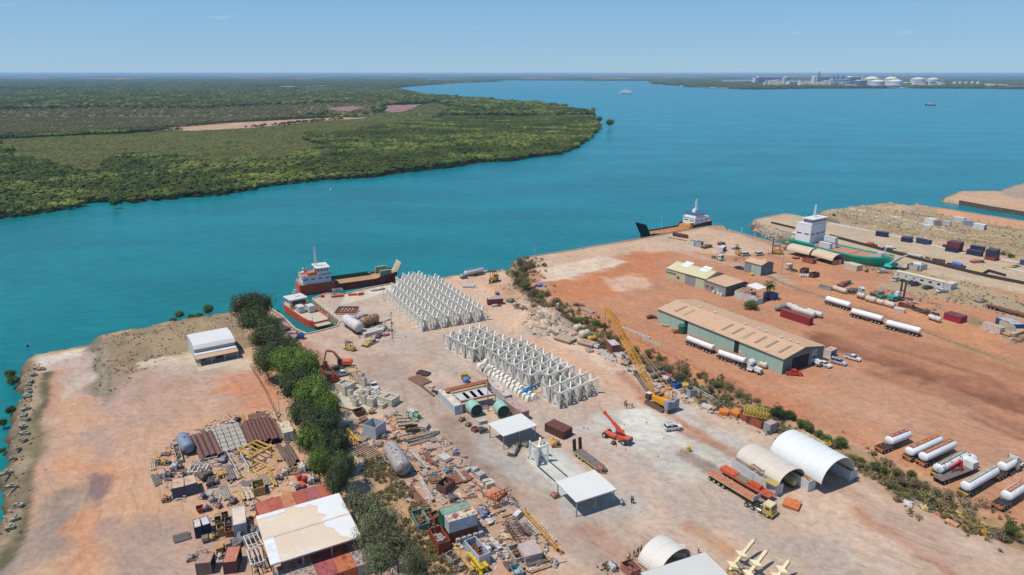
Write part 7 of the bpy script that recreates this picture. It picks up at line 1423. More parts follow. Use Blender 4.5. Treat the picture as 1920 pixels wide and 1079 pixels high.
# ---- big drilling posts at the bottom
for i,(bx_,by_,tx_,ty_) in enumerate(((1368,1070,1413,1014),(1398,1085,1437,1034),(1452,1090,1479,1053))):
    a=at(bx_,by_,.6);b=at(tx_,ty_,3.2 if i != 1 else 3.0);t=thing('anchor_shank','cream steel anchor arm with pointed tip, %s of three at the bottom edge' % ('leftmost','middle','rightmost')[i],'steel arm',(a.x,a.y,0));d=b -Vector((a.x,a.y,0));m=M((240,220,176),.5,0,.05)
    mb=MB();mb.beam((0,0,.6),d,.55,.6);part('shank',mb,m,t)
    for f_ in (.62,.02):c_=Vector((0,0,.6)).lerp(d,f_*.6+.1);mb=MB();u_=Vector((-d.y,d.x,0)).normalized()*1.3;w_=d.normalized()*.55;mb.add([c_ -u_,c_ -w_ ,c_+u_,c_+w_,c_ -u_+Vector((0,0,.6)),c_ -w_+Vector((0,0,.6)),c_+u_+Vector((0,0,.6)),c_+w_+Vector((0,0,.6))],[(0,1,2,3),(7,6,5,4),(0,4,5,1),(1,5,6,2),(2,6,7,3),(3,7,4,0)]);part('flange',mb,m,t)
    mb=MB();e=d.normalized();mb.cyl(d,d+e*.9,.32,8,.1);mb.box(d.x,d.y,d.z -.3,.4,.4,.5);part('tip',mb,M((206,180,130),.5),t)
cl('heap','E6',330,900,800,900,4,(214,176,90),'tangled yellow anchor frames under the cream arms',name='anchor_tangle',cat='steel scrap',h=2.0,n=20)
# ================================================================== TREES AND PLANTS
def tp(rgb,alt,seeds,**kw):
    m=leaf_mat(rgb,'leaf',.3,.25,alt);return [tree_proto(5.0,8.0,m,s,**kw) for s in seeds]
T_dark=tp((92,102,62),(76,86,52),(21,22,28),n=6500,leaf=.42,lobes=26,core=.5);T_bri=tp((122,144,66),(100,122,56),(23,24),n=6500,leaf=.42,lobes=26,core=.5);T_grey=tp((118,126,84),(134,128,98),(25,26),n=3600,leaf=.38,core=.3,lobes=24)
TREES=[(462,588,30,0,'olive tree at the water end of the tree line'),(488,586,27,0,'dark tree at the slip end of the tree line'),(478,612,30,0,'dark tree right of the white hall'),(508,628,25,0,'dark tree above the blue boom lift quay'),(500,655,37,0,'wide dark tree across from the slip quay'),
 (532,672,33,0,'dark rounded tree left of the orange excavator'),(503,690,28,0,'dark tree on the yard side of the line'),(545,700,42,1,'large bright green tree beside the orange excavator'),(578,702,32,1,'bright green tree touching the orange red bin'),(552,737,32,0,'mid green tree below the tall bright one'),
 (590,758,40,1,'bright green tree left of the stacked concrete blocks'),(616,776,28,1,'bright green tree nearest the concrete blocks'),(572,792,30,0,'dark tree above the pipe racks'),(603,815,38,0,'broad dark tree beside the grey open box'),(585,842,30,1,'mid green tree above the rusty crates'),
 (628,858,36,0,'broad dark tree left of the lattice racks'),(600,880,26,1,'bright low tree by the coloured drums'),(645,888,30,0,'dark tree at the lower end of the green line'),(632,912,22,0,'small dark tree by the warehouse corner'),
 (672,955,26,2,'grey green thin tree right of the warehouse roof'),(695,968,32,2,'dry grey green tree overhanging the warehouse roof'),(718,1000,40,2,'big dry grey green tree right of the warehouse'),(692,1025,30,2,'dry tree beside the silver container roofs'),(745,1035,36,2,'spreading dry tree near the bottom edge'),(715,1066,36,2,'dry tree cut by the bottom edge, left'),(768,1068,28,2,'dry tree cut by the bottom edge, right')]
for x,y,r,k_,lb in TREES:
    p=at(x,y,4.2);v=y -539.5;s=r/((FPX*SP+v*CP)/84)/5.0;t=plant('tree',lb,'tree',(p.x,p.y,0),(T_dark,T_bri,T_grey)[k_],s*1.03,min(1.6,.85+s*.55))
MG=[(18,697,11,'dark mangrove clump standing in the water by the left shore, upper one'),(24,711,13,'dark mangrove clump standing in the water by the left shore, lower one'),(31,702,6,'little mangrove right of the two dark clumps'),(19,763,11,'olive mangrove on the left shore below the clumps'),(2,785,10,'mangrove cut by the left edge'),(2,833,7,'small mangrove on the rocky left shore'),
 (324,597,8,'small bright mangrove on the upper shore, leftmost'),(336,588,10,'bright mangrove on the upper shore beside the leftmost'),(358,590,8,'green mangrove, middle of the upper shore group'),(373,588,8,'green mangrove right of the middle of the upper shore group'),(391,580,12,'largest green mangrove of the upper shore group'),
 (1123,229,7,'lone mangrove off the far point, left of two'),(1144,238,9,'mangrove islet at the very tip of the far point'),(215,384,10,'round mangrove standing before the far bank channel')]
T_mg=tp((92,112,42),(70,92,36),(27,),n=1800,leaf=.6)
for x,y,r,lb in MG:
    p=at(x,y,0);D_=(FPX*SP+(y -539.5)*CP)/90;s=r/D_/5.0;plant('mangrove_tree',lb,'tree',(p.x,p.y,-2.9),T_mg,s,s*1.15)
SH=[(975,492,9,1),(985,501,12,1),(996,496,9,1),(966,510,8,0),(971,525,10,0),(986,531,12,0),(1001,546,11,1),(1013,553,9,0),(1026,548,8,0),(1041,561,11,2),(1051,569,9,2),(1021,573,11,2),(1001,571,9,2),(1048,578,11,2),(1074,584,5,3),(1095,598,9,3),(1119,605,10,3),(1131,609,8,3),(1141,625,11,0),(1151,633,9,0),(1190,650,9,2),(1215,660,10,0),(1237,669,4,3),(1256,686,13,2),(1285,690,13,2),(1274,700,11,2),(1320,701,8,3),(1311,703,6,3),(1345,716,12,0),(1366,721,12,0),(1385,735,12,0),(1400,742,11,0),(1331,723,10,2),(1361,739,9,2),(1420,748,9,2),(1440,765,9,0),(1461,771,16,4),(1478,776,13,4),(1500,790,12,3),(1515,796,13,3),(1535,810,10,3),(1551,820,13,3),(1576,826,14,3),(1600,856,12,0),(1616,861,9,3),(1641,869,10,3),(1656,875,9,3),(1681,881,12,0),(1690,896,12,2),(1711,886,8,3),(1716,901,13,2),(1736,906,12,2),(1756,916,12,2),(1780,920,11,2),(1800,926,9,2),(1895,986,14,3),(1911,1001,10,0),(1408,570,15,3),(1420,562,7,3),(1443,558,6,3),(1625,508,4,3),(1563,402,4,3),(1700,444,5,3),(1770,460,6,3),(1895,478,7,3),(1880,474,6,0)]
Hs={0:('olive','scraggly'),1:('grey brown','bare'),2:('dry brown','thin'),3:('fresh green','leafy'),4:('dark green','dense')}
SC={0:((120,116,66),(104,104,60),.3,1300),1:((128,112,88),(112,98,76),.1,1000),2:((138,122,92),(122,112,80),.1,1000),3:((98,114,52),(84,102,46),.5,1800),4:((70,84,46),(60,74,40),.6,2200)}
SP_={k_:[tree_proto(2.0,2.6,leaf_mat(a,'leaf',.3,.4,b),30+k_,n=n,leaf=.28,lobes=10,trunk_h=.3,core=c_)] for k_,(a,b,c_,n) in SC.items()}
def near_what(x,y):
    for lim,w_ in ((1005,'near the yard corner mast'),(1060,'on the slope by the rubble mound'),(1160,'behind the crane boom tip'),(1270,'across from the scrap by the crane'),(1345,'facing the road train'),(1430,'along the ditch below the long shed'),(1540,'by the yellow pile cages'),(1620,'behind the large dome'),(1740,'in front of the parked tankers'),(1830,'above the yellow pipes')):
        if x < lim:return w_
    return 'near the right edge'
seen={}
for x,y,r,k_ in SH:
    p=at(x,y+r*.7);D_=(FPX*SP+(y -539.5)*CP)/88;s=r/D_/2.0
    if y < 480 or (1400 < x < 1450 and y < 570):w_='on the dry peninsula' if x != 1408 else 'by the cabins under the palm'
    else:w_=near_what(x,y)
    if 1400 < x < 1450 and y < 570:w_='by the cabins under the palm'
    k2=(k_,w_);seen[k2]=seen.get(k2,0)+1;o_=('',', right of the first',', third along',', fourth along',', fifth along',', sixth along')[min(5,seen[k2]-1)]
    plant('shrub','%s %s shrub %s%s' % (Hs[k_][0],Hs[k_][1],w_,o_),'shrub',(p.x,p.y,-.3),SP_[k_],s,max(.6,s*.95),'shrubs along the ditch' if y > 480 else None,'stem','foliage')
# palm
p=g('D2',1232,420);t=thing('palm_tree','tall fan palm beside the shade sail','palm tree',p);mb=MB();mb.cyl((0,0,0),(.15,0,3.5),.24,8,.2);mb.cyl((.15,0,3.5),(.1,.1,6.6),.2,8,.16);part('trunk',mb,M((132,108,84),.9),t)
pm_=leaf_mat((92,104,52),'palm_leaf',.3,.5,(120,114,60))
for i in range(22):
    a=i*2.4;up=.9-.085*i;mb=MB();q0=Vector((.1,.1,6.6));d=Vector((math.cos(a),math.sin(a),up)).normalized();w_=Vector((-math.sin(a),math.cos(a),0));m1_=q0+d*1.3;m2_=q0+d*2.5-Vector((0,0,.5))
    mb.add([q0,m1_ -w_*.5,m1_+w_*.5,m2_ -w_*.55,m2_+w_*.55,m2_+d*.5-Vector((0,0,.4))],[(0,1,2),(1,3,4,2),(3,5,4)]);part('frond',mb,pm_,t)
# ---- ground growth, rocks and small rubble that nobody could count
def in_poly(pts_px,n,z=0,seed=1,band=None):
    r=np.random.RandomState(seed);P_=[at(a,b)[:2] for a,b in pts_px];xs=[q[0] for q in P_];ys=[q[1] for q in P_];m=(band or 0)+1
    X=r.uniform(min(xs)-m,max(xs)+m,n*4);Y=r.uniform(min(ys)-m,max(ys)+m,n*4);d,_=sdist(X,Y,P_,band is None);k=(np.abs(d) < band*np.abs(r.normal(0,.6,X.size))) if band else d < 0
    k &= fbm(X/4,Y/4,3,seed) > .42;X,Y=X[k][:n],Y[k][:n];return X,Y
def zh(X,Y):
    z,dd,q=heights(X,Y,LP,QUAY);dt,_=sdist(X,Y,DITCH,False);ins=np.clip(-dd/3,0,1);z=z -1.5*np.exp(-(dt/3.4) ** 2)*ins
    for mx_,my_,r,h in MOUNDS:c=at(mx_,my_);z=z+h*np.exp(-((X -c.x) ** 2+(Y -c.y) ** 2)/(r*r*.5))*.95*ins
    return z
def mass(name,label,XY,s0,s1,protos,cat='scrub',zs=1.0,seed=3,zmin=-2.7):
    X=np.concatenate([a for a,b in XY]);Y=np.concatenate([b for a,b in XY]);z=zh(X,Y);k=z > zmin;X,Y,z=X[k],Y[k],z[k];r=np.random.RandomState(seed);s=s0+(s1 -s0)*r.rand(X.size) ** 2
    o=scatter(name,label,np.stack([X,Y,z -.05],1),np.stack([s,s*(.7+.6*r.rand(X.size)),s*zs*(.7+.6*r.rand(X.size))],1),protos);o['category']=cat
tuft=[crown_mesh('tuft',leaf_mat(c_,'dry_leaf',.3,.3,d_),.7,.7,60,.3,s,4,.05,.2) for s,c_,d_ in ((51,(150,132,98),(128,118,84)),(52,(122,116,78),(140,122,90)),(53,(104,108,62),(120,112,70)))]
dl=[(985,490),(975,520),(1010,560),(1070,592),(1130,642),(1230,678),(1330,733),(1480,805),(1620,868),(1760,945),(1900,1005),(2100,1085)]
mass('ditch_growth','dry grass and low brush filling the ditch',[in_poly(dl,9000,seed=4,band=7)],.6,1.9,tuft)
brush=[crown_mesh('brush',leaf_mat(c_,'dry_leaf',.3,.2,d_),1.5,1.8,240,.32,s,7,.1,.15) for s,c_,d_ in ((61,(158,136,104),(140,122,88)),(62,(138,128,84),(150,130,96)),(63,(118,120,70),(136,126,84)))]
mass('ditch_brush','mixed brown and olive brush crowding the ditch',[in_poly(dl,1500,seed=34,band=5.5)],.6,1.5,brush)
mass('track_growth','dry grass along the dirt track by the trees',[in_poly([(665,860),(720,860),(800,960),(900,1085),(780,1085),(700,940)],900,seed=5),in_poly([(505,590),(560,640),(620,720),(690,860),(640,860),(560,740)],500,seed=6)],.5,1.4,tuft)
mass('shore_growth','dry grass on the left embankment',[in_poly([(70,680),(50,760),(42,860),(20,960),(-10,1060)],900,seed=7,band=3),in_poly([(172,642),(192,628),(440,584),(440,610),(215,735),(178,735)],500,seed=8)],.25,.7,tuft)
mass('peninsula_growth','dry grass over the far peninsula',[in_poly([(1545,400),(1660,384),(1750,400),(1920,425),(2100,470),(1920,488),(1760,450),(1600,425)],1500,seed=9),in_poly([(1600,470),(1780,520),(1920,560),(1920,600),(1700,550),(1580,480)],600,seed=10)],.3,.9,tuft)
rk=[]
for s in (1,2,3):
    r=random.Random(s);mb=MB();mb.lathe((0,0,-.3),(0,0,.5),[(0,.35),(.25,.6),(.5,.5),(.8,.2)],7);mb.v=[(x+r.uniform(-.16,.16),y+r.uniform(-.16,.16),z+r.uniform(-.1,.1)) for x,y,z in mb.v];rk.append(mb.mesh('rock',M([(186,170,150),(158,142,124),(206,188,164)][s -1],.9,0,.25,.6)))
JE=[(1481,452),(1440,436),(1418,423),(1414,415)]
mass('shore_rocks','loose armour rock along the natural shores and jetty slope',[in_poly(JE,900,seed=13,band=2.2),in_poly([(1500,452),(1455,434),(1436,424)],600,seed=19,band=2.5),in_poly([(1538,402),(1583,389),(1667,381),(1719,383),(1752,389)],900,seed=14,band=3),in_poly([(1572,417),(1640,434),(1760,450)],700,seed=15,band=5),in_poly([(790,530),(856,515),(944,508),(968,498)],500,seed=16,band=2.5)],.5,1.6,rk,'rocks',.8,zmin=-3.4)
mass('bank_stones','small stones in the dirt of the left shore',[in_poly([(67,664),(120,657),(163,647),(192,628),(285,613),(433,584)],700,seed=11,band=1.6),in_poly([(57,672),(38,790),(12,960),(-20,1075)],2000,seed=12,band=3)],.12,.6,rk,'rocks',.7,zmin=-3.4)
mass('broken_concrete_rubble','pale broken rubble spread on the mound and peninsula',[in_poly([(985,600),(1040,590),(1070,610),(1060,630),(1010,635),(980,620)],500,seed=17),in_poly([(1600,392),(1660,400),(1760,430),(1840,440),(1800,446),(1680,425),(1600,405)],600,seed=18),in_poly([(1690,392),(1730,400),(1740,405),(1690,398)],250,seed=20),in_poly([(880,540),(950,530),(985,560),(1040,590),(940,560)],250,seed=25)],.4,1.5,rk,'rubble',.7)
# small bits and pieces lying between the larger things
deb=[]
for i,c_ in enumerate(((150,96,70),(196,186,172),(110,92,80),(208,168,98),(128,132,138),(224,220,212),(96,74,62))):
    r=random.Random(i);mb=MB();
    if i % 3 == 0:mb.cyl((-1,0,.08),(1,.1,.1),.08,6)
    elif i % 3 == 1:mb.box(0,0,.2,.7,.5,.35,r.random());mb.box(.4,.2,.3,.3,.3,.5)
    else:mb.box(0,0,.1,1.5,.25,.12);mb.box(.2,.3,.12,.9,.15,.2,.4)
    deb.append(mb.mesh('scrap',M(c_,.75,0,.2,2,.25)))
ZA=[(282,870),(330,820),(430,775),(520,770),(570,900),(600,925),(480,960),(430,950),(300,940)];ZBq=[(645,800),(760,770),(880,860),(930,900),(1060,1040),(1040,1085),(860,1085),(760,930)];ZCq=[(985,575),(1050,600),(1150,650),(1240,705),(1330,760),(1440,800),(1420,810),(1290,760),(1180,700),(1090,655),(1000,620)]
mass('scattered_scrap','small scrap pieces strewn between the stacks',[in_poly(ZA,900,seed=21),in_poly(ZBq,2000,seed=22),in_poly(ZCq,1100,seed=23),in_poly([(380,960),(480,950),(500,1000),(400,1030)],60,seed=24),in_poly([(640,610),(735,600),(745,640),(690,645)],160,seed=26),in_poly([(1255,430),(1400,480),(1395,500),(1300,455)],160,seed=27),in_poly([(1640,535),(1780,575),(1770,600),(1690,570),(1620,545)],260,seed=28),in_poly([(1700,412),(1900,440),(1860,452),(1720,430)],250,seed=29),in_poly([(1820,600),(1920,620),(1920,650),(1840,620)],80,seed=30)],.4,1.3,deb,'scrap',1.0)
# ================================================================== YARD CLUTTER (survey of the photo, one line a thing)
BR=(132,84,66)
for a in [
 # left yard
 ('pipes','A3',430,320,490,500,1.0,BR,'thin rusty pipes left of the fat brown pipes',dict(n=3,rust=.5)),('pipes','A3',470,310,550,490,5.2,(116,76,66),'four fat brown pipes lying side by side by the blue tank',dict(n=4,rust=.15)),
 ('tank','A3',330,365,385,460,3.0,(132,152,176),'grey blue pressure tank standing in the scrap yard',dict(rust=.15)),('crate','A3',280,395,315,515,1.2,(206,206,190),'long pale trough left of the blue tank',dict(h=.8)),
 ('beams','A3',95,475,110,575,1.2,(220,196,164),'cream timber bundle at the far left of the scrap yard',dict(n=3)),('beams','A3',115,600,150,685,1.6,(130,124,120),'grey and brown beams below the cream timbers',dict(n=4)),
 ('mach','A3',130,490,160,530,1.2,YEL,'small yellow machine near the left end of the yard',dict(h=1)),('beams','A3',170,450,240,455,1.2,(120,104,76),'olive steel bits lying above the yellow chassis',dict(n=3)),('mach','A3',175,520,240,520,1.6,(204,164,72),'yellow chassis left of the pale trough',dict(h=1.1)),
 ('mach','A3',170,610,250,620,2.2,(190,188,184),'grey white pump with a drum left of the container pair',dict(h=1.5)),('mach','A3',250,560,330,555,2.4,(212,206,196),'white valve machinery above the container pair',dict(h=1.6)),('heap','A3',300,600,380,600,3.6,(150,116,90),'brown machine parts piled above the container pair',dict(h=1.4)),
 ('frame','A3',400,560,600,520,1.6,(232,228,220),'long white lattice boom section right of the pale trough',dict(h=1.6)),('rect','A3',380,590,520,580,3.2,(226,222,214),'white tubular frame beside the lattice boom',dict(h=.3,legs=.9)),
 ('mach','A3',460,640,560,600,3.4,(96,84,76),'black greasy engine block behind the container pair',dict(h=1.8)),('mach','A3',520,680,600,670,3.0,(74,70,70),'dark winch drum behind the container pair',dict(h=1.6)),('rect','A3',590,620,660,600,2.6,(210,164,80),'yellow square frame with netting right of the engines',dict(h=.3,legs=.8)),
 ('beams','A3',740,240,790,400,4.2,(104,72,60),'dark brown beams in the middle of the big steel stack',dict(n=8,h=.5)),('beams','A3',815,215,870,375,1.6,(160,104,80),'lighter rusty beams in the big steel stack',dict(n=4,h=.6)),('pipes','A3',880,210,960,390,7.2,(112,66,58),'wide row of dark red brown pipes in the steel stack',dict(n=8,tier=2,rust=.25)),('beams','A3',980,200,1050,360,2.4,(136,88,70),'rusty channels at the right end of the steel stack',dict(n=4,h=.7)),
 ('beams','A3',770,150,800,215,1.2,(230,170,80),'yellow bars at the head of the steel stack',dict(n=3)),('beams','A3',880,140,900,205,4.6,(150,92,72),'short rusty posts along the head of the steel stack',dict(n=10)),('rect','A3',960,150,1000,195,1.8,(232,196,130),'cream framed gate at the head of the stack',dict(h=.3)),
 ('mach','A3',730,205,765,190,1.3,(70,68,66),'black pallet mover beside the yellow bars',dict(h=1.3)),('beams','A3',520,280,770,240,.5,(120,84,68),'long thin brown beam above the plank grid',dict(n=2,h=.3)),
 
 ('frame','A3',700,450,790,610,2.6,(236,234,228),'white lattice tower section with open bays',dict(h=1.8)),('rect','A3',800,500,950,420,5.6,(228,180,62),'big yellow square frame below the steel stack',dict(h=.35,legs=1.8)),('rect','A3',860,535,970,590,3.6,(224,182,80),'yellow triangular yoke beside the square frame',dict(h=.35,cross=1)),('beams','A3',965,560,1030,700,.9,(224,178,96),'single yellow girder pointing to the warehouse',dict(n=2,h=.6)),
 ('beams','A3',975,385,1060,520,1.2,(228,178,112),'orange cream girder right of the square frame',dict(n=2,h=.7)),('pipes','A3',1040,380,1110,500,1.3,(110,100,92),'dark corrugated pipes right of the cream girder',dict(n=2)),('pipes','A3',1080,400,1160,550,2.0,(104,92,84),'long dark pipes beside the corrugated ones',dict(n=3)),('pipes','A3',1115,380,1190,510,.9,(116,92,76),'twisted brown auger pipe at the tree edge',dict(n=1)),
 ('beams','A3',650,540,700,660,2.0,(136,138,142),'grey steel columns left of the white tower',dict(n=4,h=.7)),('mach','A3',620,520,660,470,1.8,(150,160,180),'blue grey machine left of the white tower',dict(h=1.5)),('pipes','A3',620,680,670,790,1.7,(178,172,158),'pale grey pipes below the yellow netting frame',dict(n=4)),('beams','A3',580,720,610,810,.7,(206,188,160),'cream beam beside the pale pipes',dict(n=2)),
 ('slabs','A3',510,740,560,740,2.2,(186,184,180),'light grey sheet right of the container pair',dict(n=2,h=.15)),('mach','A3',545,800,585,800,1.5,(140,152,176),'small blue grey machine near the coloured bins',dict(h=1)),('rect','A3',690,720,770,690,2.4,(206,200,192),'low white framework with cross pieces',dict(h=.2)),
 ('beams','A3',755,725,790,810,1.1,(224,190,112),'first cream yellow trough of three by the warehouse',dict(n=1,h=.7)),('beams','A3',785,710,830,805,.9,(236,222,190),'second cream trough of three by the warehouse',dict(n=1,h=.7)),('beams','A3',815,710,865,800,.9,(236,218,176),'third cream trough of three by the warehouse',dict(n=1,h=.7)),
 ('crate','A3',860,740,945,720,3.4,(222,186,100),'yellow open bin with steep sides by the warehouse',dict(h=2.0,rust=.1)),('pipes','A3',780,660,820,700,1.4,(134,130,130),'short grey pipes above the cream troughs',dict(n=3)),('pipes','A3',835,650,870,680,1.4,(126,128,134),'short blue grey pipes right of the grey ones',dict(n=3)),('pipes','A3',905,620,970,690,3.0,(176,158,132),'tan pipe raft beside the yellow bin',dict(n=7)),
 ('mach','A3',1030,640,1080,640,1.8,(116,98,88),'brown machinery by the yellow girder end',dict(h=1.2)),('mach','A3',1080,600,1150,590,2.0,(216,206,196),'white and black machine under the trees',dict(h=1.4)),('ring','A3',1140,580,1210,575,3.2,(160,128,100),'big rusty ring on the ground under the trees',dict(h=.5)),('mach','A3',1215,570,1290,570,2.6,(236,234,230),'white boat shaped machine beside the red drums',dict(h=2)),
 ('drum','A3',1195,640,1220,640,1.3,(220,70,54),'red drum, left of the coloured group',dict(h=1.3)),('drum','A3',1235,660,1260,660,1.3,(206,60,50),'red drum, middle of the coloured group',dict(h=1.5)),('drum','A3',1210,690,1240,700,1.5,(220,90,70),'short red drum nearest the containers',dict(h=.9)),('mach','A3',1180,715,1240,705,1.6,(70,76,120),'navy and white machine by the red drums',dict(h=1)),('mach','A3',1275,660,1350,650,2.4,(206,214,224),'white framed pump beside the trees',dict(h=1.6)),
 ('bin','A3',435,885,490,870,1.6,(190,90,60),'small bin heaped with yellow and red waste',dict(h=1.1)),('mach','A3',505,870,545,865,1.4,(70,70,140),'small blue and purple machine near the bin',dict(h=1.2)),('mach','A3',590,855,625,835,1.4,(170,90,130),'small pink machine right of the blue one',dict(h=.9)),('mach','A3',480,780,510,770,1.3,(60,80,150),'blue portable unit beside the container pair',dict(h=1.3)),
 ('mach','A3',180,800,245,790,1.8,(206,134,80),'orange brown trailer left of the container pair',dict(h=1.2)),('mach','A3',700,820,740,800,1.6,(100,100,104),'dark grey compressor by the cream troughs',dict(h=1.4)),('mach','A3',665,830,700,825,1.2,(220,200,170),'cream small pump by the compressor',dict(h=.9)),
 ('pipes','A4',118,645,275,600,2.6,(100,98,90),'dark grey pipe raft alone on the dirt',dict(n=6,rust=.05)),('crate','A4',500,510,555,495,2.0,(104,88,76),'dark brown bin behind the yellow one',dict(h=1.4)),('crate','A4',520,590,590,570,2.0,(206,160,90),'yellow brown open bin near the white container',dict(h=1.8)),('crate','A4',560,470,620,455,2.2,(120,106,94),'grey brown bin near the torn roof container',dict(h=1.4)),('crate','A4',590,520,650,505,2.2,(118,112,108),'slate bin next to the torn roof container',dict(h=1.4)),('crate','A4',595,610,660,595,2.0,(178,110,72),'rusty bin next to the torn roof container',dict(h=1.8)),
 ('slabs','A4',380,655,440,640,1.6,(130,110,90),'brown pallet stack below the navy containers',dict(n=4)),('mach','A4',460,635,520,615,1.8,(200,160,90),'yellow generator below the navy containers',dict(h=1.2)),('slabs','A4',500,740,570,720,2.2,(206,152,96),'orange tan pallet stack, left one',dict(n=4,h=.3)),('slabs','A4',585,715,645,695,2.2,(188,150,110),'brown pallet stack topped with white, right one',dict(n=5,h=.3)),('slabs','A4',610,655,670,640,2.0,(220,176,104),'yellow tan board stack by the warehouse',dict(n=2,h=.2)),
 ('mach','A4',235,820,340,790,2.0,(176,168,158),'grey steel walkway section, left half',dict(h=.8)),('frame','A4',330,790,440,760,1.3,(176,166,150),'grey steel walkway section, right half',dict(h=.7)),('mach','A4',380,825,440,815,1.5,(220,206,180),'small cream machine by the walkway, left of three',dict(h=.8)),('mach','A4',445,810,505,795,1.5,(226,206,150),'small cream machine by the walkway, middle of three',dict(h=.8)),('mach','A4',530,795,575,785,1.5,(220,206,190),'small cream machine by the walkway, right of three',dict(h=.8)),('slabs','A4',600,765,655,750,1.6,(214,196,170),'flat cream pallet below the tan stacks',dict(n=2,h=.2)),
 ('ring','A4',765,620,835,610,4.2,(120,132,144),'round grey cable reel lying flat by the warehouse',dict(h=1.2)),('drum','A4',665,690,700,680,2.6,(110,108,110),'dark bowl shaped drum near the tan boards',dict(h=1.0)),('mach','A4',830,580,890,560,2.6,(90,100,104),'dark bottle rack by the warehouse wall',dict(h=1.8)),
 ('rect','A4',785,760,910,715,4.6,(232,230,226),'white cage frame by the warehouse corner, upper half',dict(h=.2,legs=2.3,cross=2)),('rect','A4',810,900,930,860,4.6,(226,230,230),'white cage frame full of parts, lower half',dict(h=.2,legs=2.3,cross=2)),('heap','A4',830,870,920,840,4,(84,88,90),'dark engine parts inside the white cage',dict(h=1.8,n=20)),('pipes','A4',940,810,985,890,1.6,(170,150,120),'brown rods along the warehouse edge',dict(n=5)),
 # blocks area
 ('rect','B1',375,350,480,330,4.2,(224,180,110),'yellow timber cage frame beside the silver ute',dict(h=.25,legs=2.2)),('beams','B1',390,400,480,390,3,(216,170,104),'yellow timber stack beneath the cage frame',dict(n=5,h=.4)),('slabs','B1',490,370,540,410,1.2,(90,80,76),'dark board beside the timber cage',dict(n=2)),
 ('crate','B1',930,880,1050,860,2.4,(110,90,76),'dark bin above the grey pole bundle',dict(h=1.2)),('beams','B1',850,705,945,735,1.4,(206,196,160),'first cream form board of the fan',dict(n=2,h=.5)),('beams','B1',835,750,960,750,1.2,(200,186,156),'second cream form board of the fan',dict(n=2,h=.5)),('beams','B1',840,780,975,775,1.2,(206,190,160),'third cream form board of the fan',dict(n=2,h=.5)),('beams','B1',855,820,990,800,1.2,(200,190,164),'fourth cream form board of the fan',dict(n=2,h=.5)),('beams','B1',870,855,1000,835,1.0,(196,184,156),'last cream form board of the fan',dict(n=2,h=.5)),
 ('beams','B1',360,865,490,1000,.9,(240,196,50),'bright yellow girder at the tree edge',dict(n=1,h=.9)),('slabs','B1',480,930,550,960,3.4,(156,140,116),'brown boards right of the yellow girder',dict(n=2,h=.2)),('bin','B1',430,720,530,690,2.2,(104,82,66),'black open bin under the trees',dict(h=1.4)),('slabs','B1',490,790,560,770,2.4,(130,92,66),'brown crate in the tree shade',dict(n=3,h=.4)),('tank','B1',570,700,635,690,1.3,(190,158,84),'small mustard tank below the concrete blocks',dict(legs=False)),
 ('beams','B1',1045,300,1155,330,2.8,(40,40,44),'black plastic pipes heaped on the open dirt',dict(n=6,h=.5,wood=True)),('pipes','B1',1000,345,1130,420,4.4,(140,96,78),'brown rusty bar mat below the black pipes',dict(n=10,rust=.4)),('beams','B1',1035,400,1210,540,.7,(120,80,66),'long thin brown beam on the road side',dict(n=1,h=.35)),('tyres','B1',1185,480,1250,510,2.2,BLK,'black tyre pile at the end of the brown beam',dict(n=4)),('slabs','B1',1150,440,1200,450,1.6,(216,192,160),'cream slab beside the tyres',dict(n=2)),
 ('pipes','B1',760,945,1000,885,1.0,(196,200,204),'white lattice like long beam, upper left',dict(n=2)),('pipes','B1',920,975,1195,905,1.8,(176,164,148),'long grey pole bundle, upper one',dict(n=3,tier=2)),('pipes','B1',970,1005,1170,950,1.2,(168,152,134),'long grey pole bundle, lower one',dict(n=3)),('crate','B1',785,990,860,960,1.8,(220,186,100),'yellow box bin in the scrap yard',dict(h=1.0)),('crate','B1',740,1040,815,1020,1.8,(112,106,110),'dark slate skip below the yellow box',dict(h=.9)),
 ('blocks','B1',1160,890,1250,880,1.5,(214,204,188),'pale concrete cubes at the roadside end of the poles',dict(n=2)),('slabs','B1',1170,975,1210,960,1.8,(120,140,124),'green grey pallet near the roadside',dict(n=2)),('slabs','B1',1075,805,1130,800,1.5,(226,196,150),'cream pallet by the truck wreck',dict(n=2)),('beams','B1',1280,920,1375,1000,.5,(226,178,120),'orange cream rail fence beside the road',dict(n=2,h=.7)),('slabs','B1',1050,840,1150,850,2.8,(196,182,164),'pale concrete moulds near the truck wreck',dict(n=3,h=.4)),
 ('mach','B1',700,930,760,935,2,(150,130,112),'brown box unit right of the grey open cube',dict(h=1)),('slabs','B1',640,990,700,1000,2,(170,140,110),'scrap boards below the grey cube',dict(n=2)),
 # scrap yard centre
 ('tank','B2',470,170,610,400,4.0,(186,182,178),'long weathered grey tank on skids by the track',dict(rust=.3)),('rect','B2',150,100,320,200,5,(176,160,138),'stacked grey lattice panels near the trees',dict(h=.25,cross=8)),('beams','B2',650,490,820,690,1.8,(132,80,66),'red brown channel stack beside the track',dict(n=4,h=.35)),('beams','B2',640,130,850,330,1.1,(206,200,192),'long white girder running down the scrap yard',dict(n=1,h=.8)),('beams','B2',750,400,880,640,1.0,(212,206,196),'second white girder ending in a black pipe',dict(n=1,h=.9)),
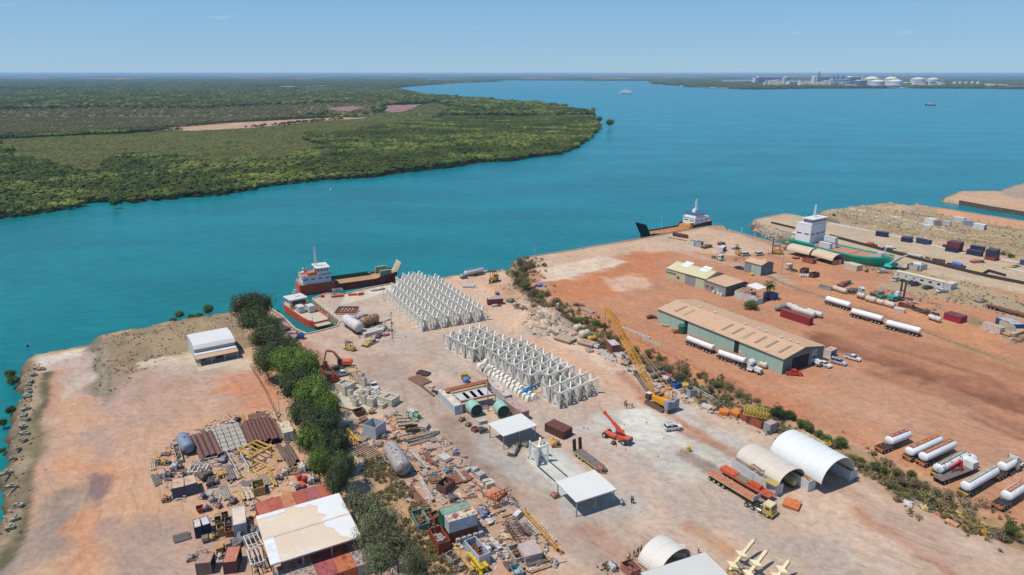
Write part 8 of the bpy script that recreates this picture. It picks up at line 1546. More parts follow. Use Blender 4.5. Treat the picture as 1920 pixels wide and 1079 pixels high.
 ('pipes','B2',610,230,700,350,2.4,(196,176,150),'cream poles right of the grey tank',dict(n=5)),('pipes','B2',770,385,960,325,.8,(176,168,156),'pale beam lying crosswise',dict(n=2)),('crate','B2',960,545,1050,470,2.6,(140,90,76),'deep rusty steel box among pipes',dict(h=2.0)),('pipes','B2',850,430,960,410,2.6,(146,112,90),'brown pipe pile left of the rusty box',dict(n=6,tier=2)),('beams','B2',1080,300,1200,440,.8,(200,196,188),'white rail by the roadside blocks',dict(n=1,h=.6)),
 ('pipes','B2',1080,370,1130,460,4.2,(150,96,70),'rusty and timber posts leaning in a row',dict(n=8)),('pipes','B2',1140,350,1230,430,2.6,(160,104,74),'rusty beams near the roadside blocks',dict(n=5)),('blocks','B2',1200,320,1240,340,1.6,(206,204,200),'grey crate block by the road, first',dict(n=1)),('blocks','B2',1265,320,1310,340,1.6,(206,200,190),'grey crate block by the road, second',dict(n=1)),('blocks','B2',1310,375,1375,410,2.0,(200,194,184),'grey crate block by the road, third',dict(n=1,h=1.3)),('blocks','B2',1395,440,1439,500,2.0,(222,210,186),'cream crate block by the road, fourth',dict(n=2,h=1.2)),
 ('slabs','B2',960,190,1040,240,2.2,(220,214,206),'white pallet with a dark underside',dict(n=3,h=.3)),('mach','B2',1000,340,1070,330,2.2,(70,150,190),'turquoise and white drums on a pallet',dict(h=1)),('mach','B2',1080,160,1150,170,1.8,(80,100,160),'blue and white junk on the roadside',dict(h=.7)),('beams','B2',800,160,880,270,.9,(160,90,66),'rust red beam beside the white girder',dict(n=2,h=.6)),('beams','B2',830,220,930,290,.8,(150,96,74),'second rust red beam beside the white girder',dict(n=2,h=.5)),
 ('crate','B2',730,760,800,900,2.4,(128,186,176),'pale turquoise open skip by the track',dict(h=1.5)),('crate','B2',820,745,900,830,2.2,(206,196,176),'cream skip right of the turquoise one',dict(h=1.3)),('crate','B2',875,835,945,800,2.0,(176,86,54),'orange rust box before the green container',dict(h=1.9)),('beams','B2',900,520,1000,660,1.2,(206,192,170),'cream pipe pair right of the second girder',dict(n=2)),('mach','B2',1040,610,1130,600,2.6,(96,96,110),'dark pump gear beside the green container',dict(h=1.2)),('pipes','B2',1130,605,1310,575,.9,(120,96,80),'thin dark rods on the open patch',dict(n=4)),
 ('mach','B2',1340,760,1430,730,3.0,(110,130,170),'blue topped crates beyond the green container',dict(h=1.2)),('blocks','B2',820,130,900,110,1.6,(190,184,174),'grey crates up by the pole bundle',dict(n=3,h=.7)),
 ('slabs','B3',535,250,650,300,3.6,(236,128,84),'orange tarp covered stack behind the brown lattice',dict(n=2,h=.4)),('frame','B3',560,400,740,320,1.0,(94,72,64),'dark brown lattice truss standing on edge',dict(h=3.0,bays=4)),('frame','B3',740,580,850,740,2.0,(110,92,86),'dark lattice tower lying toward the bottom',dict(h=2.0,bays=6)),('frame','B3',860,590,960,690,1.4,(130,110,104),'thin brown lattice frame right of the tower',dict(h=.9,bays=5)),
 ('beams','B3',860,430,1255,870,1.1,(228,166,84),'long orange ladder like girder along the road',dict(n=2,h=.9)),('beams','B3',870,520,1030,690,1.6,(212,206,196),'white beams left of the orange girder',dict(n=3,h=.5)),('beams','B3',1060,560,1205,750,.8,(216,200,180),'cream pipe right of the orange girder',dict(n=1,h=.5)),('boat','B3',500,560,580,535,2.0,(240,240,238),'small white dinghy lying on the dirt',{}),('beams','B3',540,480,700,420,.5,(110,84,70),'thin brown beam by the standing truss',dict(n=1)),('beams','B3',655,500,795,455,.4,(116,90,76),'second thin brown beam by the truss',dict(n=1)),
 ('beams','B3',390,205,560,300,.5,(160,116,90),'long rusty rail above the truss',dict(n=1)),('slabs','B3',790,480,840,500,2.2,(238,236,230),'white box on legs near the orange girder',dict(n=3,h=.4)),('mach','B3',430,470,540,450,3.2,(130,150,190),'blue and white pallets right of the container stack',dict(h=1)),('slabs','B3',650,660,700,720,1.2,(230,200,160),'cream door panel on the dirt',dict(n=1,h=.3)),
 ('beams','B3',350,740,500,910,1.3,(226,226,222),'white girder left of the yellow one',dict(n=1,h=.8)),('beams','B3',300,810,460,970,1.2,(214,214,208),'second white girder left of the yellow one',dict(n=1,h=.8)),('beams','B3',330,880,500,1075,2.0,(246,206,30),'bright yellow stacked forms near the bottom',dict(n=2,h=1.4)),('beams','B3',140,790,370,1075,1.0,(222,170,90),'tan orange girder near the bottom edge',dict(n=1,h=.9)),('beams','B3',540,720,640,830,1.2,(222,226,226),'short white girder above the scrap container',dict(n=1,h=.6)),
 ('crate','B3',770,830,860,960,2.4,(226,220,206),'white edged bin with green inside at the bottom',dict(h=1.4)),('slabs','B3',850,910,1030,860,4.2,(206,184,180),'pink white plate stack near the bottom',dict(n=6,h=.3)),('beams','B3',820,960,880,1030,.8,(222,166,80),'short orange beam at the bottom',dict(n=1,h=.6)),('beams','B3',900,990,1130,935,.8,(120,108,98),'dark long beam at the bottom',dict(n=2,h=.4)),('beams','B3',930,1060,1160,985,.8,(216,180,140),'cream long timber at the bottom',dict(n=2,h=.4)),('beams','B3',950,730,1050,910,.6,(226,218,206),'thin white pole by the plate stack',dict(n=1)),
 ('blocks','B3',170,740,450,650,2.6,(196,190,182),'row of white crates along the red container foot',dict(n=5,h=1.2)),('crate','B3',120,940,190,900,2.6,(206,206,190),'pale green white crate at the track edge',dict(h=1.0)),('mach','B3',480,840,570,810,2.8,(226,228,230),'white round pump group above the scrap container',dict(h=1.3)),('mach','B3',700,1010,780,980,2.4,(90,80,76),'dark forks and rods by the scrap container',dict(h=1)),('bin','B3',760,1075,860,1050,2.4,(160,196,214),'light blue open bin at the bottom edge',dict(h=1.2)),('heap','B3',200,1000,320,1040,3.4,(150,100,74),'rusty heap under the tan girder',dict(h=1.2)),
 # around canopy
 ('cart','B4',320,160,410,150,1.8,(206,170,70),'yellow air compressor trailer on the road',dict(h=1.7)),('drum','B4',360,190,400,190,2.0,(90,140,200),'blue and white drum beside the compressor',dict(h=1.4)),('mach','B4',500,670,590,655,2.4,(70,64,62),'black and yellow machine beside the white canopy',dict(h=1.1)),('crate','B4',445,670,490,650,1.5,(190,110,90),'small red box near the canopy',dict(h=.9)),('mach','B4',320,570,370,550,1.4,(150,110,80),'brown drums by the green tank, left',dict(h=1)),('mach','B4',385,620,425,600,1.4,(140,100,80),'brown drums by the green tank, right',dict(h=1)),
 ('mach','B4',810,910,890,800,2.0,(196,180,170),'small articulated loader near the lone frame',dict(h=1.8)),('slabs','B4',490,590,570,570,2.0,(206,206,204),'white sheets by the canopy corner',dict(n=3,h=.3)),('mach','B4',940,815,980,790,1.8,(110,130,110),'green and white pallet in the canopy shade',dict(h=1)),
 ('beams','A5',800,330,890,370,4,(74,66,72),'black steel pontoon frame at the tree edge',dict(n=4,h=1.0)),
 ('mach','A6',750,710,860,690,3.6,(170,180,200),'blue grey pipework on the barge deck load',dict(h=1.3)),('tank','A6',800,790,940,740,3.4,(206,150,110),'rust and white striped tank beside the big white tank',dict(rust=.5)),('slabs','A6',800,850,960,810,4.6,(216,206,192),'cream flat deck unit by the light pole',dict(n=2,h=.5)),('mach','A6',930,880,970,840,1.8,(70,70,90),'dark hose reel among coloured drums',dict(h=1)),('mach','A6',820,950,920,900,2.8,(224,184,90),'yellow machinery at the tip of the quay stores',dict(h=1.2)),('mach','A6',960,820,1010,790,2.4,(232,232,230),'white bags and drums by the light pole',dict(h=1.4)),('bags','A6',960,860,1040,850,1.4,(200,80,120),'pink and white drums by the light pole',dict(n=4,h=.9)),
 ('slabs','A6',545,530,650,520,1.4,(236,96,64),'orange red barrier blocks on the quay, left',dict(n=2,h=.4)),('slabs','A6',685,515,765,510,1.2,(240,110,80),'orange red barrier blocks on the quay, middle',dict(n=2,h=.4)),('slabs','A6',770,512,820,505,1.4,(240,100,70),'orange red barrier block on the quay, right',dict(n=2,h=.5)),('rect','A6',560,510,640,500,3,(200,196,190),'grey gangway frame leaning on the red ship',dict(h=.2,legs=2)),('slabs','A6',455,530,485,525,1.4,(236,90,70),'small orange red block at the slip corner',dict(n=2,h=.5)),
 ('mach','A6',880,480,1000,460,1.4,(200,192,180),'grey pipe section lying on the pale quay',dict(h=.5)),
 # beyond the frames
 ('slabs','B5',755,240,880,240,5.0,(200,202,204),'grey sheet raft below the silver tanker',dict(n=2,h=.3)),('mach','B5',740,190,800,180,2.6,(180,184,186),'dark and silver tanker front machinery',dict(h=1.6)),('mach','B5',960,110,1030,100,2.0,(216,206,184),'cream barrels right of the silver tanker',dict(h=1.0)),('mach','B5',1040,440,1130,430,1.6,(214,214,206),'white pipe parts before the red brown container',dict(h=.9)),('drum','B5',1070,355,1115,350,1.8,(80,80,150),'blue and white object on the red brown container side',dict(h=1.0)),('mach','B5',1200,400,1250,380,3.0,(120,130,110),'grey green boulder like machine left of the scrap strip',dict(h=1.5)),('heap','B5',1240,460,1370,500,4,(120,100,86),'dark twisted scrap at the mound foot',dict(h=1.4)),
 ('slabs','B6',480,130,560,110,3,(206,160,120),'rusty plates at the mound edge',dict(n=2)),('bags','B6',560,120,650,130,2.6,(238,234,226),'white bags on the mound, left',dict(n=3,h=1.6)),('bags','B6',650,120,740,120,2.4,(236,240,240),'white drums on the mound, right',dict(n=3,h=1.6)),('tank','B6',670,150,730,150,1.8,(226,166,84),'orange cylinder below the white drums',dict(legs=False)),('drum','B6',742,120,758,120,1.0,(240,240,236),'tall white cylinder standing on the mound',dict(h=4.2)),('mach','B6',770,150,830,120,3,(170,50,50),'dark red machine beside the tall white cylinder',dict(h=1.5)),('slabs','B6',890,190,950,175,3,(176,170,150),'grey board on the ditch edge',dict(n=2)),
 ('tank','B6',965,275,1010,270,1.9,(240,180,60),'yellow orange tank end at the ditch edge',dict(legs=False,rust=0)),('tank','B6',910,320,970,300,2.6,(236,226,196),'cream cylinder segment, first',dict(legs=False,rust=.05)),('tank','B6',960,380,1050,355,2.8,(236,228,190),'cream cylinder segment, second',dict(legs=False,rust=.05)),('tank','B6',1040,390,1120,375,2.0,(240,176,60),'yellow orange cylinder, right',dict(legs=False,rust=0)),('pipes','B6',1130,375,1225,410,1.4,(120,116,112),'grey pipe pointing out of the yellow cylinder',dict(n=1)),('slabs','B6',740,385,900,430,4.8,(196,172,146),'tan plate platform beside the frame block',dict(n=3,h=.4)),('heap','B6',700,370,760,360,3,(150,110,90),'rusty bits above the tan platform',dict(h=1)),
 ('slabs','B6',960,430,1110,470,4,(190,164,140),'brown board pile, middle of the strip',dict(n=4,h=.3)),('blocks','B6',1030,520,1090,510,2,(186,172,160),'grey block by the board pile',dict(n=2,h=.8)),('mach','B6',1100,480,1160,450,3,(214,208,198),'white chair like frames by the small building',dict(h=1.6)),('pipes','B6',1150,500,1300,610,2.4,(214,214,212),'white pipe bundle by the small brick box',dict(n=5)),('pipes','C2',265,500,410,590,3.2,(226,222,220),'pale pipes beside the crane boom',dict(n=6)),('mach','C2',265,400,330,380,3,(150,80,64),'dark red machine under the crane boom',dict(h=1.6)),
 ('pipes','C2',520,560,690,660,4.4,(130,76,64),'dark red pipes behind the crane boom',dict(n=7)),('beams','C2',560,540,770,680,.6,(226,210,200),'long pale pole along the ditch',dict(n=1)),('mach','C2',600,720,720,690,4.4,(70,66,66),'black machinery pile behind the crane',dict(h=2)),('tank','C2',625,775,710,740,1.8,(136,116,96),'brown culvert pipe end behind the crane',dict(legs=False,rust=.3)),('mach','C2',360,650,420,610,2.6,(196,160,110),'tan box under the crane boom',dict(h=1.4)),
 ('tyres','C2',690,810,760,780,2.6,BLK,'tyres piled behind the crane, left heap',dict(n=5)),('mach','C2',755,790,810,780,2.4,(226,230,234),'white unit among the tyres',dict(h=1.4)),('tyres','C2',770,830,830,810,2.4,BLK,'tyres piled behind the crane, right heap',dict(n=5)),('crate','C2',830,860,890,845,2.2,(20,110,200),'bright blue bin behind the crane',dict(h=1.4,rust=0)),('drum','C2',930,855,965,850,2.2,(240,180,40),'yellow drum right of the blue bin',dict(h=1.3)),('slabs','C2',780,715,830,720,2,(226,60,80),'red cover among the scrap by the ditch',dict(n=2)),('heap','C2',900,900,960,890,3,(200,190,180),'white scrap below the yellow drum',dict(h=.8)),
 ('crate','C2',970,940,1040,930,2.6,(196,200,206),'light grey tall crate by the white lattice',dict(h=2.2)),('frame','C2',1010,850,1215,960,1.3,(226,222,216),'long white lattice section along the ditch',dict(h=.8)),('crate','C2',1050,1000,1130,990,2.6,(216,184,130),'tan crate right of the light grey one',dict(h=1.2)),('slabs','C2',975,985,1035,995,2,(210,190,160),'cream square tray by the road',dict(n=1,h=.3)),('slabs','C2',1115,1040,1200,1070,2.4,(226,222,214),'white slabs by the road',dict(n=2,h=.3)),('mach','C2',1210,1000,1310,980,2.6,(120,104,92),'brown wheel parts at the ditch edge',dict(h=.9)),
 ('slabs','C5',430,545,510,580,1.4,(224,220,212),'white kerb blocks by the road edge',dict(n=2,h=.4)),('mach','C5',515,580,570,570,2,(214,176,110),'tan machinery near the orange forms',dict(h=1)),('slabs','C5',575,610,650,620,2.6,(244,124,40),'bright orange form box, left',dict(n=2,h=.6)),('slabs','C5',690,640,760,610,2.8,(244,132,40),'bright orange form box, right',dict(n=2,h=.7)),('beams','C5',590,550,690,600,1.2,(230,190,120),'cream girder above the orange forms',dict(n=2)),('crate','C5',720,600,775,590,2.4,(236,196,140),'cream box beside the orange forms',dict(h=1.8)),('beams','C5',555,620,630,660,.5,(230,180,90),'thin yellow beam before the orange forms',dict(n=1)),
 ('crate','C5',770,640,955,735,2.4,(176,86,62),'long rust red steel form carrying yellow cages',dict(h=2.4)),('frame','C5',785,600,1000,640,2.6,(240,206,60),'yellow lattice cages stacked on the red form',dict(h=1.6,bays=8,z=2.5)),('crate','C5',830,620,990,710,1.4,(150,76,60),'second rust red steel form behind the first',dict(h=2.4)),
 ('slabs','C6',825,800,985,850,3.4,(238,122,60),'orange lid shaped form lying before the domes',dict(n=2,h=.35)),('mach','C6',870,640,960,600,3.0,(232,216,130),'cream yellow machine inside the small dome',dict(h=2.6)),('mach','C6',1170,470,1230,440,2.6,(228,206,130),'cream yellow machine inside the large dome',dict(h=2.6)),('mach','C6',1080,480,1160,450,3,(120,126,130),'grey machine inside the large dome',dict(h=2)),
 ('rect','C6',560,520,630,500,3,(206,140,100),'rusty wire frame on the near containers',dict(h=.15,z=2.7,legs=.9)),('rect','C6',950,480,1010,470,3,(190,150,120),'rusty wire frame between the domes',dict(h=.15,z=2.7,legs=.9)),('slabs','C6',660,590,780,650,1.6,(206,176,80),'yellow trays on the end container roof',dict(n=2,h=.15,z=2.7)),('beams','C6',990,150,1240,290,1.4,(236,216,160),'cream beams along the top of the far container row',dict(n=2,z=2.7,h=.4)),('crate','C6',1205,260,1260,265,1.8,(226,190,60),'yellow tray on the far container roof',dict(h=.6,z=2.7)),
 # right bottom strip
 ('beams','D1',740,870,1060,1000,1.0,(240,206,84),'long yellow pipe along the road, near one',dict(n=1,h=.6)),('beams','D1',760,815,1180,1000,.7,(240,212,110),'long thin yellow pipe, farthest one',dict(n=1,h=.4)),('pipes','D1',820,870,1070,985,1.8,(236,202,90),'yellow pipe raft in the roadside strip',dict(n=4)),('tank','D1',840,955,935,1000,1.3,(110,80,62),'dark brown cylinder below the yellow pipes',dict(legs=False)),('crate','D1',940,1020,1000,1010,1.6,(232,186,80),'yellow brown box below the pipes',dict(h=.9)),('crate','D1',1020,1050,1110,1060,1.8,(236,190,60),'yellow bin at the strip end',dict(h=.9)),
 ('slabs','D1',690,895,800,940,1.3,(230,130,100),'salmon beam below the brush',dict(n=1,h=.5)),('slabs','D1',770,975,890,1030,1.3,(236,160,120),'salmon slab below the dark cylinder',dict(n=1,h=.5)),('mach','D1',570,860,660,870,2,(236,206,130),'cream winch parts below the brush',dict(h=.9)),('slabs','D1',420,820,510,850,2.4,(226,224,216),'white board by the track',dict(n=1,h=.2)),('slabs','D1',470,790,570,840,3,(150,140,124),'grey brown sheet by the track',dict(n=1,h=.2)),('slabs','D1',320,745,375,770,1.6,(226,196,150),'cream scrap at the left of the strip',dict(n=1,h=.4)),('slabs','D1',1140,1065,1220,1075,2,(200,206,210),'white bin at the bottom right strip',dict(n=2)),
 # far right yard
 ('mach','D4',270,310,380,260,3,(150,70,56),'red brown hooked machine on the scrap strip',dict(h=2)),('crate','D4',85,305,205,335,2,(170,176,180),'long silver trough on the kerb line',dict(h=1.2,rust=0)),('tank','D4',215,330,345,370,2.2,(232,214,192),'pale tank lying on the kerb line, first',dict(legs=False)),('tank','D4',445,400,520,425,2.2,(232,206,176),'cream tank on legs along the kerb line',dict(rust=.15)),('tank','D4',525,430,625,460,2.4,(230,212,190),'cream tank, second along the kerb line',dict(legs=False)),('tank','D4',630,460,705,480,2.2,(232,208,186),'cream tank, third along the kerb line',dict(legs=False)),('tank','D4',705,480,810,510,2.4,(236,214,196),'white and rust tank, fourth along the kerb line',dict(legs=False)),('slabs','D4',800,530,905,550,2,(236,230,226),'white long box on the kerb line',dict(n=2,h=.8)),
 ('mach','D4',600,390,700,370,4,(110,104,76),'dark forklift wreck on the scrap strip',dict(h=2)),('mach','D4',650,410,735,405,3,(40,130,110),'green machine on the scrap strip',dict(h=1.5)),('mach','D4',360,350,490,330,4,(90,84,80),'dark truck chassis wreck on the scrap strip',dict(h=1.3)),('crate','D4',850,480,990,510,2.6,(110,70,60),'rust flat rack with a red load',dict(h=1.2)),('mach','D4',905,490,975,500,2.2,(200,40,70),'crimson and white machine on the flat rack',dict(h=1.8)),('crate','D4',990,520,1110,560,2.6,(104,80,70),'brown flat rack with dark poles',dict(h=1)),('mach','D4',1080,540,1180,570,3,(90,90,86),'dark grey machine on the second flat rack',dict(h=1.6)),('crate','D4',1110,565,1230,590,2.6,(120,78,64),'third brown flat rack at the right',dict(h=1)),('tank','D4',1130,610,1250,650,1.9,(238,232,222),'white gas cylinder lying near the maroon container',{}),
 ('mach','D5',1220,900,1330,880,3,(216,176,110),'yellow and rust barge piece at the far right',dict(h=1)),('slabs','D5',1260,900,1430,830,3.4,(206,176,140),'pale deck plate at the far right',dict(n=2,h=.5)),('mach','D5',1340,960,1430,940,3,(190,120,90),'rusty frame at the right edge',dict(h=.9)),('mach','D5',900,520,1000,510,3,(176,150,150),'grey rubble pile by the slope',dict(h=1)),('crate','D5',175,160,290,140,5,(228,226,218),'white cabin wreck beyond the office',dict(h=2.4)),
 # jetty loads
 ('crate','D7',1320,545,1465,555,2.4,(110,60,54),'brown flat rack with red load on the jetty',dict(h=.8)),('tank','D7',1340,545,1430,550,2.0,(206,70,60),'red cylinder on the jetty flat rack',dict(legs=False)),('crate','D7',1545,590,1680,600,2.4,(96,70,60),'flat rack with a white cylinder on the jetty',dict(h=.8)),('tank','D7',1550,590,1650,595,2.4,(232,232,228),'white cylinder beside a black reel on the jetty',dict(legs=False)),('ring','D7',1540,595,1590,600,3.2,(40,44,56),'black reel on the jetty flat rack',dict(h=1.4)),('slabs','D7',1630,620,1790,640,2.4,(226,206,160),'long cream box on the jetty',dict(n=2,h=.8)),('slabs','D8',350,850,500,875,3,(226,226,228),'white tarp load on the jetty',dict(n=2,h=.6)),('heap','D8',520,870,600,890,3,(150,146,140),'grey pipe load on the jetty',dict(h=1)),
 ('crate','D8',610,920,740,940,2.4,(120,90,80),'brown ribbed rack on the jetty',dict(h=1.8)),('crate','D8',770,950,960,985,2.4,(110,74,62),'rack with a bright blue load on the jetty',dict(h=1)),('tank','D8',820,950,930,975,1.8,(20,110,230),'bright blue bundle on the jetty rack',dict(legs=False,rust=0)),('mach','D8',1025,925,1165,920,3,(226,100,80),'orange red truck body on the jetty',dict(h=1.5)),('slabs','D8',1045,1020,1130,1030,3,(240,200,60),'yellow pallet by the barrier',dict(n=2,h=.4)),('mach','D8',1390,990,1530,960,3,(216,176,80),'yellow stack inside the white kerb at right',dict(h=.8)),
 ('mach','D6',870,660,990,640,3,(150,110,70),'yellow brown anchor gear on the pier',dict(h=2)),('mach','D6',1080,620,1160,610,3,(130,70,60),'dark red machine behind the white box on the pier',dict(h=2)),('mach','D6',1260,670,1330,665,2.4,(226,226,220),'white vehicle cab on the pier scrap line',dict(h=2)),('boat','D6',500,500,690,535,3.2,(130,76,60),'long rusty boat hull lying on the pier',dict(h=2)),('beams','D6',420,520,690,570,1.0,(226,222,206),'long white stringer along the pier barge',dict(n=1,h=.6)),('beams','D6',870,280,1090,430,.6,(206,186,160),'pale gangway plank at the ship stern',dict(n=2)),('mach','D7',420,590,460,600,2,(206,80,70),'red machine behind the round sheds',dict(h=2)),('crate','D7',640,720,760,750,3,(196,90,76),'red shed box between the round sheds',dict(h=2)),('boat','D7',515,690,600,690,3,(190,90,90),'pink boat beneath the round shed',{}),
 ('crate','D7',620,860,670,840,2.4,(110,70,60),'brown end rack with white bags, left',dict(h=2)),('bags','D7',590,895,700,905,3,(240,240,240),'white bulk bags on the rack by the kerb line',dict(n=4,h=1.6)),('crate','D7',720,905,790,890,2.4,(104,66,60),'brown end rack with white bags, right',dict(h=2)),('drum','D7',40,880,75,880,1.8,(240,190,40),'yellow drum at the square shed corner',dict(h=1.2)),('drum','D2',1060,190,1090,195,1.8,(232,190,60),'yellow box at the shed corner',dict(h=1.1)),
 ('bags','D2',200,680,300,690,1.8,(214,196,170),'brown and white bags along the long shed',dict(n=4,h=1)),('slabs','D2',310,745,360,740,2,(206,140,100),'orange brown pallets by the rainwater tank',dict(n=4,h=.4)),('tank','D2',65,610,125,600,1.4,(96,72,64),'dark roller lying left of the long shed',dict(legs=False)),('mach','D2',130,600,165,605,1.6,(100,80,70),'brown drum machine left of the long shed',dict(h=1)),('tank','C5',745,120,925,170,2.6,(232,222,206),'cream tank parked between truck and shed, upper one',dict(rust=.1)),('tank','C5',905,215,985,235,2.0,(226,214,190),'cream tank lying right of the white truck',dict(legs=False)),
 ('heap','C1',580,665,680,700,4,(110,84,74),'brown scrap on the yard edge by the ditch, left',dict(h=.8)),('beams','C1',680,720,790,765,2.4,(196,186,176),'pale beams on the yard edge by the ditch',dict(n=4,h=.4)),('slabs','C1',245,500,300,490,2.6,(30,120,220),'bright blue tarp on the slope edge',dict(n=2,h=.4)),('mach','C1',300,505,330,500,2,(210,200,196),'white junk beside the blue tarp',dict(h=.7)),('mach','C1',300,300,330,310,2.2,(60,60,66),'small black machine on the pale yard corner',dict(h=1.6)),
 ('blocks','C1',1065,900,1330,1010,1.2,(226,214,204),'white sandbags lining the ditch edge, upper run',dict(n=10,h=.5)),('blocks','C2',540,390,720,465,1.0,(220,204,192),'white sandbags lining the ditch edge, lower run',dict(n=8,h=.4)),
]:
    kw=dict(a[9]);z_=kw.pop('z',0);cl(*a[:9],z=z_,**kw)
# plank grid: bundled formwork, every pack its own piece
c_,a_,l_,*_=seg('A3',640,250,710,430);t=thing('formwork_grid','grey white bundles of formwork laid out in a grid beside the brown pipes','formwork',(c_.x -.2,c_.y,0),a_);pk=MB();[pk.box(0,0,.15+.22*i,2.1,1.25,.18,.02*i) for i in range(3)];pm_=pk.mesh('bundle',M((186,178,162),.85,0,.2,1.5,.25))
for i in range(6):
    for j in range(6):part('bundle',pm_,None,t,loc=(-l_/2+(i+.5)*l_/6,-4.2+j*1.45,0),rot=(0,0,rnd.uniform(-.08,.08)))
container(g('A3',1112,310),R(-62),'white slatted open frame container at the tree edge',(226,220,206),(232,216,180),6.0,H=2.6,rust=.2,rrust=.3)
# grey open cube
c_=g('B1',630,900);t=thing('open_box','pale grey open topped steel cube beside the track','steel box',c_,R(-28));m=M((196,200,208),.5,0,.05)
for i,(x,y,lx,ly) in enumerate(((0,-2,4.2,.15),(0,2,4.2,.15),(-2,0,.15,3.8),(2,0,.15,3.8))):mb=MB();mb.box(x,y,1.7,lx,ly,3.4);part('side',mb,m,t)
mb=MB();mb.box(0,0,.1,3.8,3.8,.1);part('floor',mb,M((226,224,214),.7),t)
# pale precast blocks by the trees: columns and boxes
for i,(x,y,w_,l_,h,lb) in enumerate(((360,470,3.6,4.2,2.4,'large cream precast box at the tree corner of the block yard'),(345,530,1.2,1.2,3.2,'cream precast column, leftmost of the block yard'),(400,550,1.2,1.2,2.6,'cream precast column left of the centre'),(425,590,1.2,1.2,2.0,'short cream precast stub left of the centre'),(510,430,1.3,1.3,4.2,'tallest cream precast column at the back'),(535,460,1.2,1.2,3.6,'tall cream precast column next to the tallest'),(510,580,1.4,1.3,3.2,'cream precast column at the centre'),(535,610,1.3,1.3,2.8,'cream precast column right of the centre'),(450,630,1.4,1.2,2.2,'grey sided precast block at the front'),(605,630,2.0,2.2,2.8,'big cream precast block at the front right'),(570,510,2.2,2.0,1.8,'cream precast cube at the back right'),(640,520,2.0,2.0,1.4,'low cream precast cube near the white ute'),(690,560,2.6,2.4,1.6,'hollow cream precast unit with dark parts'),(785,600,3.6,3.6,2.2,'large cream precast well at the right corner'),(705,630,2.4,2.0,1.2,'low tan precast block beside the well'),(480,510,3.4,3.2,.5,'flat cream precast slab in the middle'),(560,570,3.0,2.4,.4,'flat cream slab beside the centre columns'))):
    p=g('B1',x,y);t=thing('precast_block',lb,'precast block',p,R(-28));mb=MB();m=M((220,208,186),.8,0,.06,1)
    if w_ > 2.4 and h > 1.4:
        for s in (-1,1):mb=MB();mb.box(0,s*(w_/2-.2),h/2,l_,.4,h);part('side',mb,m,t);mb=MB();mb.box(s*(l_/2-.2),0,h/2,.4,w_ -.8,h -.02);part('end',mb,m,t)
        mb=MB();mb.box(0,0,h*.7,l_ -.8,w_ -.8,.2);part('infill',mb,M((190,176,156),.85),t)
    else:mb.box(0,0,h/2,l_,w_,h);part('column' if h > 2 else 'slab',mb,m,t);mb=MB();mb.box(0,0,h+.12,l_*.5,w_*.5,.24);part('starter_block',mb,M((176,170,160),.8),t)
t=thing('casting_bed','pale concrete casting bed under the precast blocks','slab',g('B1',500,560),R(-28));mb=MB();mb.box(0,0,.12,15,13,.24);part('bed',mb,M((206,194,172),.85,0,.1,.5),t);mb=MB();mb.box(0,-6.6,.2,15,.3,.4);part('edge_form',mb,M((160,128,100),.8),t)
# armour slabs on the left shore
sl=MB();sl.box(0,0,.5,3.0,1.3,.7,0,.08);sl.box(.3,.2,.95,1.2,.8,.4,.4,.1);slm=sl.mesh('slab',M((176,164,144),.9,0,.2,.8,.4,(124,110,90)))
for i,(x,y) in enumerate(((78,694),(71,693),(64,705),(57,717),(54,724),(53,732),(53,739),(51,745),(49,769),(45,781),(48,789),(43,802),(46,815),(44,827),(32,842),(24,862),(12,890),(22,915),(35,950),(30,975),(20,992))):
    p=at(x,y);o=part('concrete_slab',slm,None,None,loc=(p.x,p.y,0),rot=(0,rnd.uniform(-.15,.15),rnd.uniform(0,3.1)));o.scale=(rnd.uniform(.45,.95),rnd.uniform(.6,1),.8);tag(o,'broken concrete slab on the left shore, %s' % ('at the top corner' if i < 3 else 'beside the mangrove clumps' if i < 8 else 'level with the olive mangrove' if i < 14 else 'near the bottom left'),'concrete slab','broken slabs lining the left shore')
# red orange mesh fence behind the frames
for i in range(9):
    a,b=g('B5',510+i*17,208+i*11),g('B5',527+i*17,219+i*11);t=thing('barrier','orange red water barrier behind the frame block, %s from the left' % ('first','second','third','fourth','fifth','sixth','seventh','eighth','ninth')[i],'barrier',a,math.atan2((b -a).y,(b -a).x),'orange barriers behind the frames');l_=(b -a).length
    mb=MB();mb.prof([(-.3,0),(.3,0),(.12,.9),(-.12,.9)],.05,l_ -.05,'x');part('shell',mb,M((244,92,64),.5),t);mb=MB();mb.box(l_/2,0,.95,l_*.8,.2,.1);part('cap',mb,M((240,120,90),.5),t)
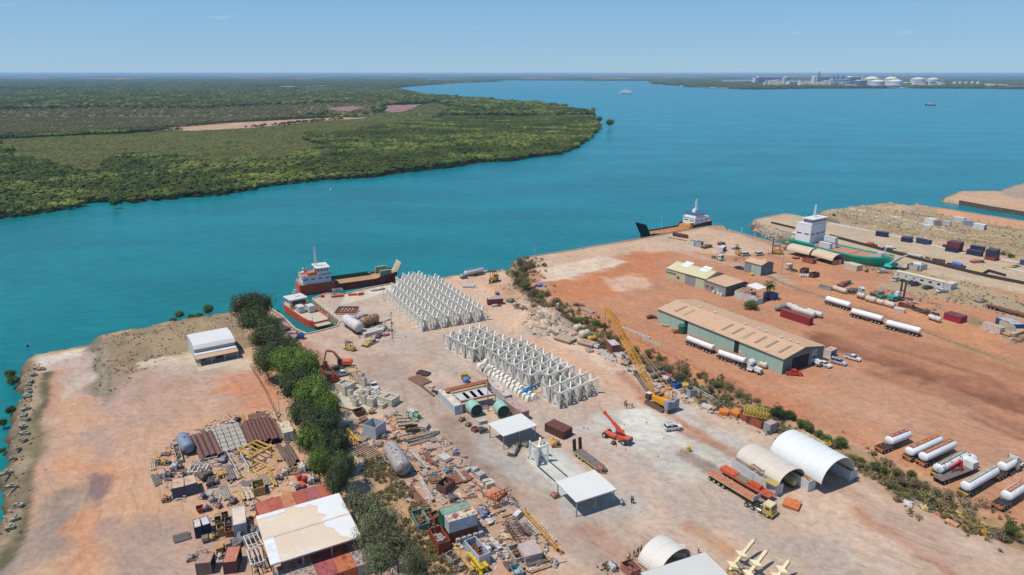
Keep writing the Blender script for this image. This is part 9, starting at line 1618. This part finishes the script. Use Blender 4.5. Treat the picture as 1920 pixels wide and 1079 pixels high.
# cones, small marks
cone=MB();cone.lathe((0,0,0),(0,0,.8),[(0,.3),(.06,.3),(.07,.18),(.8,.04)],8);cnm=cone.mesh('traffic_cone',M((244,90,60),.5))
for i,(x,y,lb) in enumerate(((425,285,'orange cone by the pale concrete near the orange crane, left'),(460,295,'orange cone beside the first, near the orange crane'),(765,255,'orange cone above the orange crane'),(955,240,'orange cone in the middle of the pale concrete'),(1245,480,'orange cone left of the yellow bin stand'),(1050,525,'orange cone below the dark oil spot'),(780,470,'orange cone right of the orange crane rear'),(700,440,'orange cone beside the orange crane wheel'),(1100,375,'orange cone near the white four wheel drive'))):
    o=part('traffic_cone',cnm,None,None,loc=tuple(g('C3',x,y)),label=None);o.scale=(.8,.8,.8);tag(o,lb,'traffic cone')
cl('drum','C3',1295,480,1322,480,1.0,(244,206,40),'yellow topped bin standing alone on the pale concrete',h=1.4,rust=0);cl('mach','C3',160,870,215,850,1.8,(176,120,84),'brown cart beside the cream canopy',h=1);cl('mach','C3',740,930,765,925,1.0,(150,176,206),'pale blue cooler at the canopy corner',h=1.2);cl('mach','C3',665,425,695,415,1.0,(80,74,70),'black generator beside the orange crane',h=1.0);cl('drum','P',838,644,846,644,1.6,(240,220,80),'yellow barrel group left of the long frame block',h=1.3)
cl('slabs','C4',700,790,840,800,3,(236,222,190),'cream pallet of boards above the bottom canopy',n=2,h=.6);cl('slabs','C4',660,810,720,830,2,(226,130,90),'orange pallet beside the cream boards',n=2,h=.5);cl('heap','C4',20,950,110,950,3,(80,60,50),'black hole like scrap heap at the bottom edge',h=1);cl('mach','C4',130,950,190,940,2,(206,216,230),'white and blue machine at the bottom edge',h=1.3)
cl('crate','C4',265,1000,360,960,3,(206,130,110),'salmon crate before the small dome tent',h=1.6)
# ---- people
for x,y,k_,a_,sh_,lg,ht,ps_,lb in ((362,1035,'C2',30,(210,230,90),(60,70,90),WHT,0,'worker in lime vest at the left of the group near the crane'),(378,1025,'C2',200,(226,90,60),(60,60,80),WHT,1,'worker in orange shirt in the group near the crane'),(385,1060,'C2',120,(230,110,70),(70,70,90),YEL,2,'worker in orange vest bending in the group near the crane'),(412,1060,'C2',80,(214,228,120),(200,200,190),WHT,0,'worker in pale lime shirt at the front of the group'),(437,1050,'C2',180,(216,220,60),(60,70,70),WHT,1,'worker in yellow vest standing right of the group'),
  (1232,318,'C3',90,(230,230,226),(120,120,130),WHT,0,'person in white beside the white four wheel drive'),(413,790,'C4',140,(232,196,70),(40,60,60),RED,0,'worker in yellow shirt left of the small dome tent'),(382,815,'C4',300,(50,70,120),(50,50,60),BLU,1,'worker in navy beside the small dome tent'),(300,860,'C4',40,(60,170,180),(60,70,90),(236,120,130),1,'worker in turquoise bending near the bottom scrap'),(290,890,'C4',100,(90,160,110),(50,60,60),WHT,2,'worker in green near the bottom scrap'),
  (957,800,'C4',200,(236,232,226),(60,60,110),WHT,0,'person in white at the peak of the bottom canopy'),(345,830,'C4',20,(120,140,90),(60,60,60),YEL,0,'worker in olive beside the navy worker'),(825,915,'C3',20,(60,60,66),(60,60,60),(70,70,70),0,'person in dark clothes right of the cream canopy, left one'),(838,920,'C3',120,(70,70,80),(50,50,50),(80,80,80),1,'person in dark clothes right of the cream canopy, right one')):
    person(g(k_,x,y),R(a_),lb,sh_,lg,ht,ps_)
# ---- fences
def fence(label,pts,h=1.8,sp=4.0,wire=True,k='P',col=(150,144,136)):
    P_=[g(k,a,b) for a,b in pts];t=thing('wire_fence',label,'fence',P_[0]);m=M(col,.6,.3);pmm=MB().cyl((0,0,0),(0,0,h),.05,6).mesh('post',m)
    for a,b in zip(P_[:-1],P_[1:]):
        n=max(1,int((b -a).length/sp))
        for i in range(n):q=a.lerp(b,i/n)-P_[0];part('post',pmm,None,t,loc=(q.x,q.y,0))
        mb=MB();[mb.beam((a -P_[0])+Vector((0,0,z)),(b -P_[0])+Vector((0,0,z)),.035) for z in (h*.35,h*.7,h)];part('wire',mb,m,t)
fence('thin wire fence between the orange yard and the ditch',[(1140,617),(1250,664),(1320,700),(1400,735)]);fence('dark fence line below the trees beside the left yard',[(470,690),(500,740),(522,790),(545,830)],1.6,3,k='P',col=(80,70,62));fence('post and wire fence above the pipe tracks at far right',[(1395,500),(1500,545),(1640,588),(1780,640),(1920,688)],1.1,5)
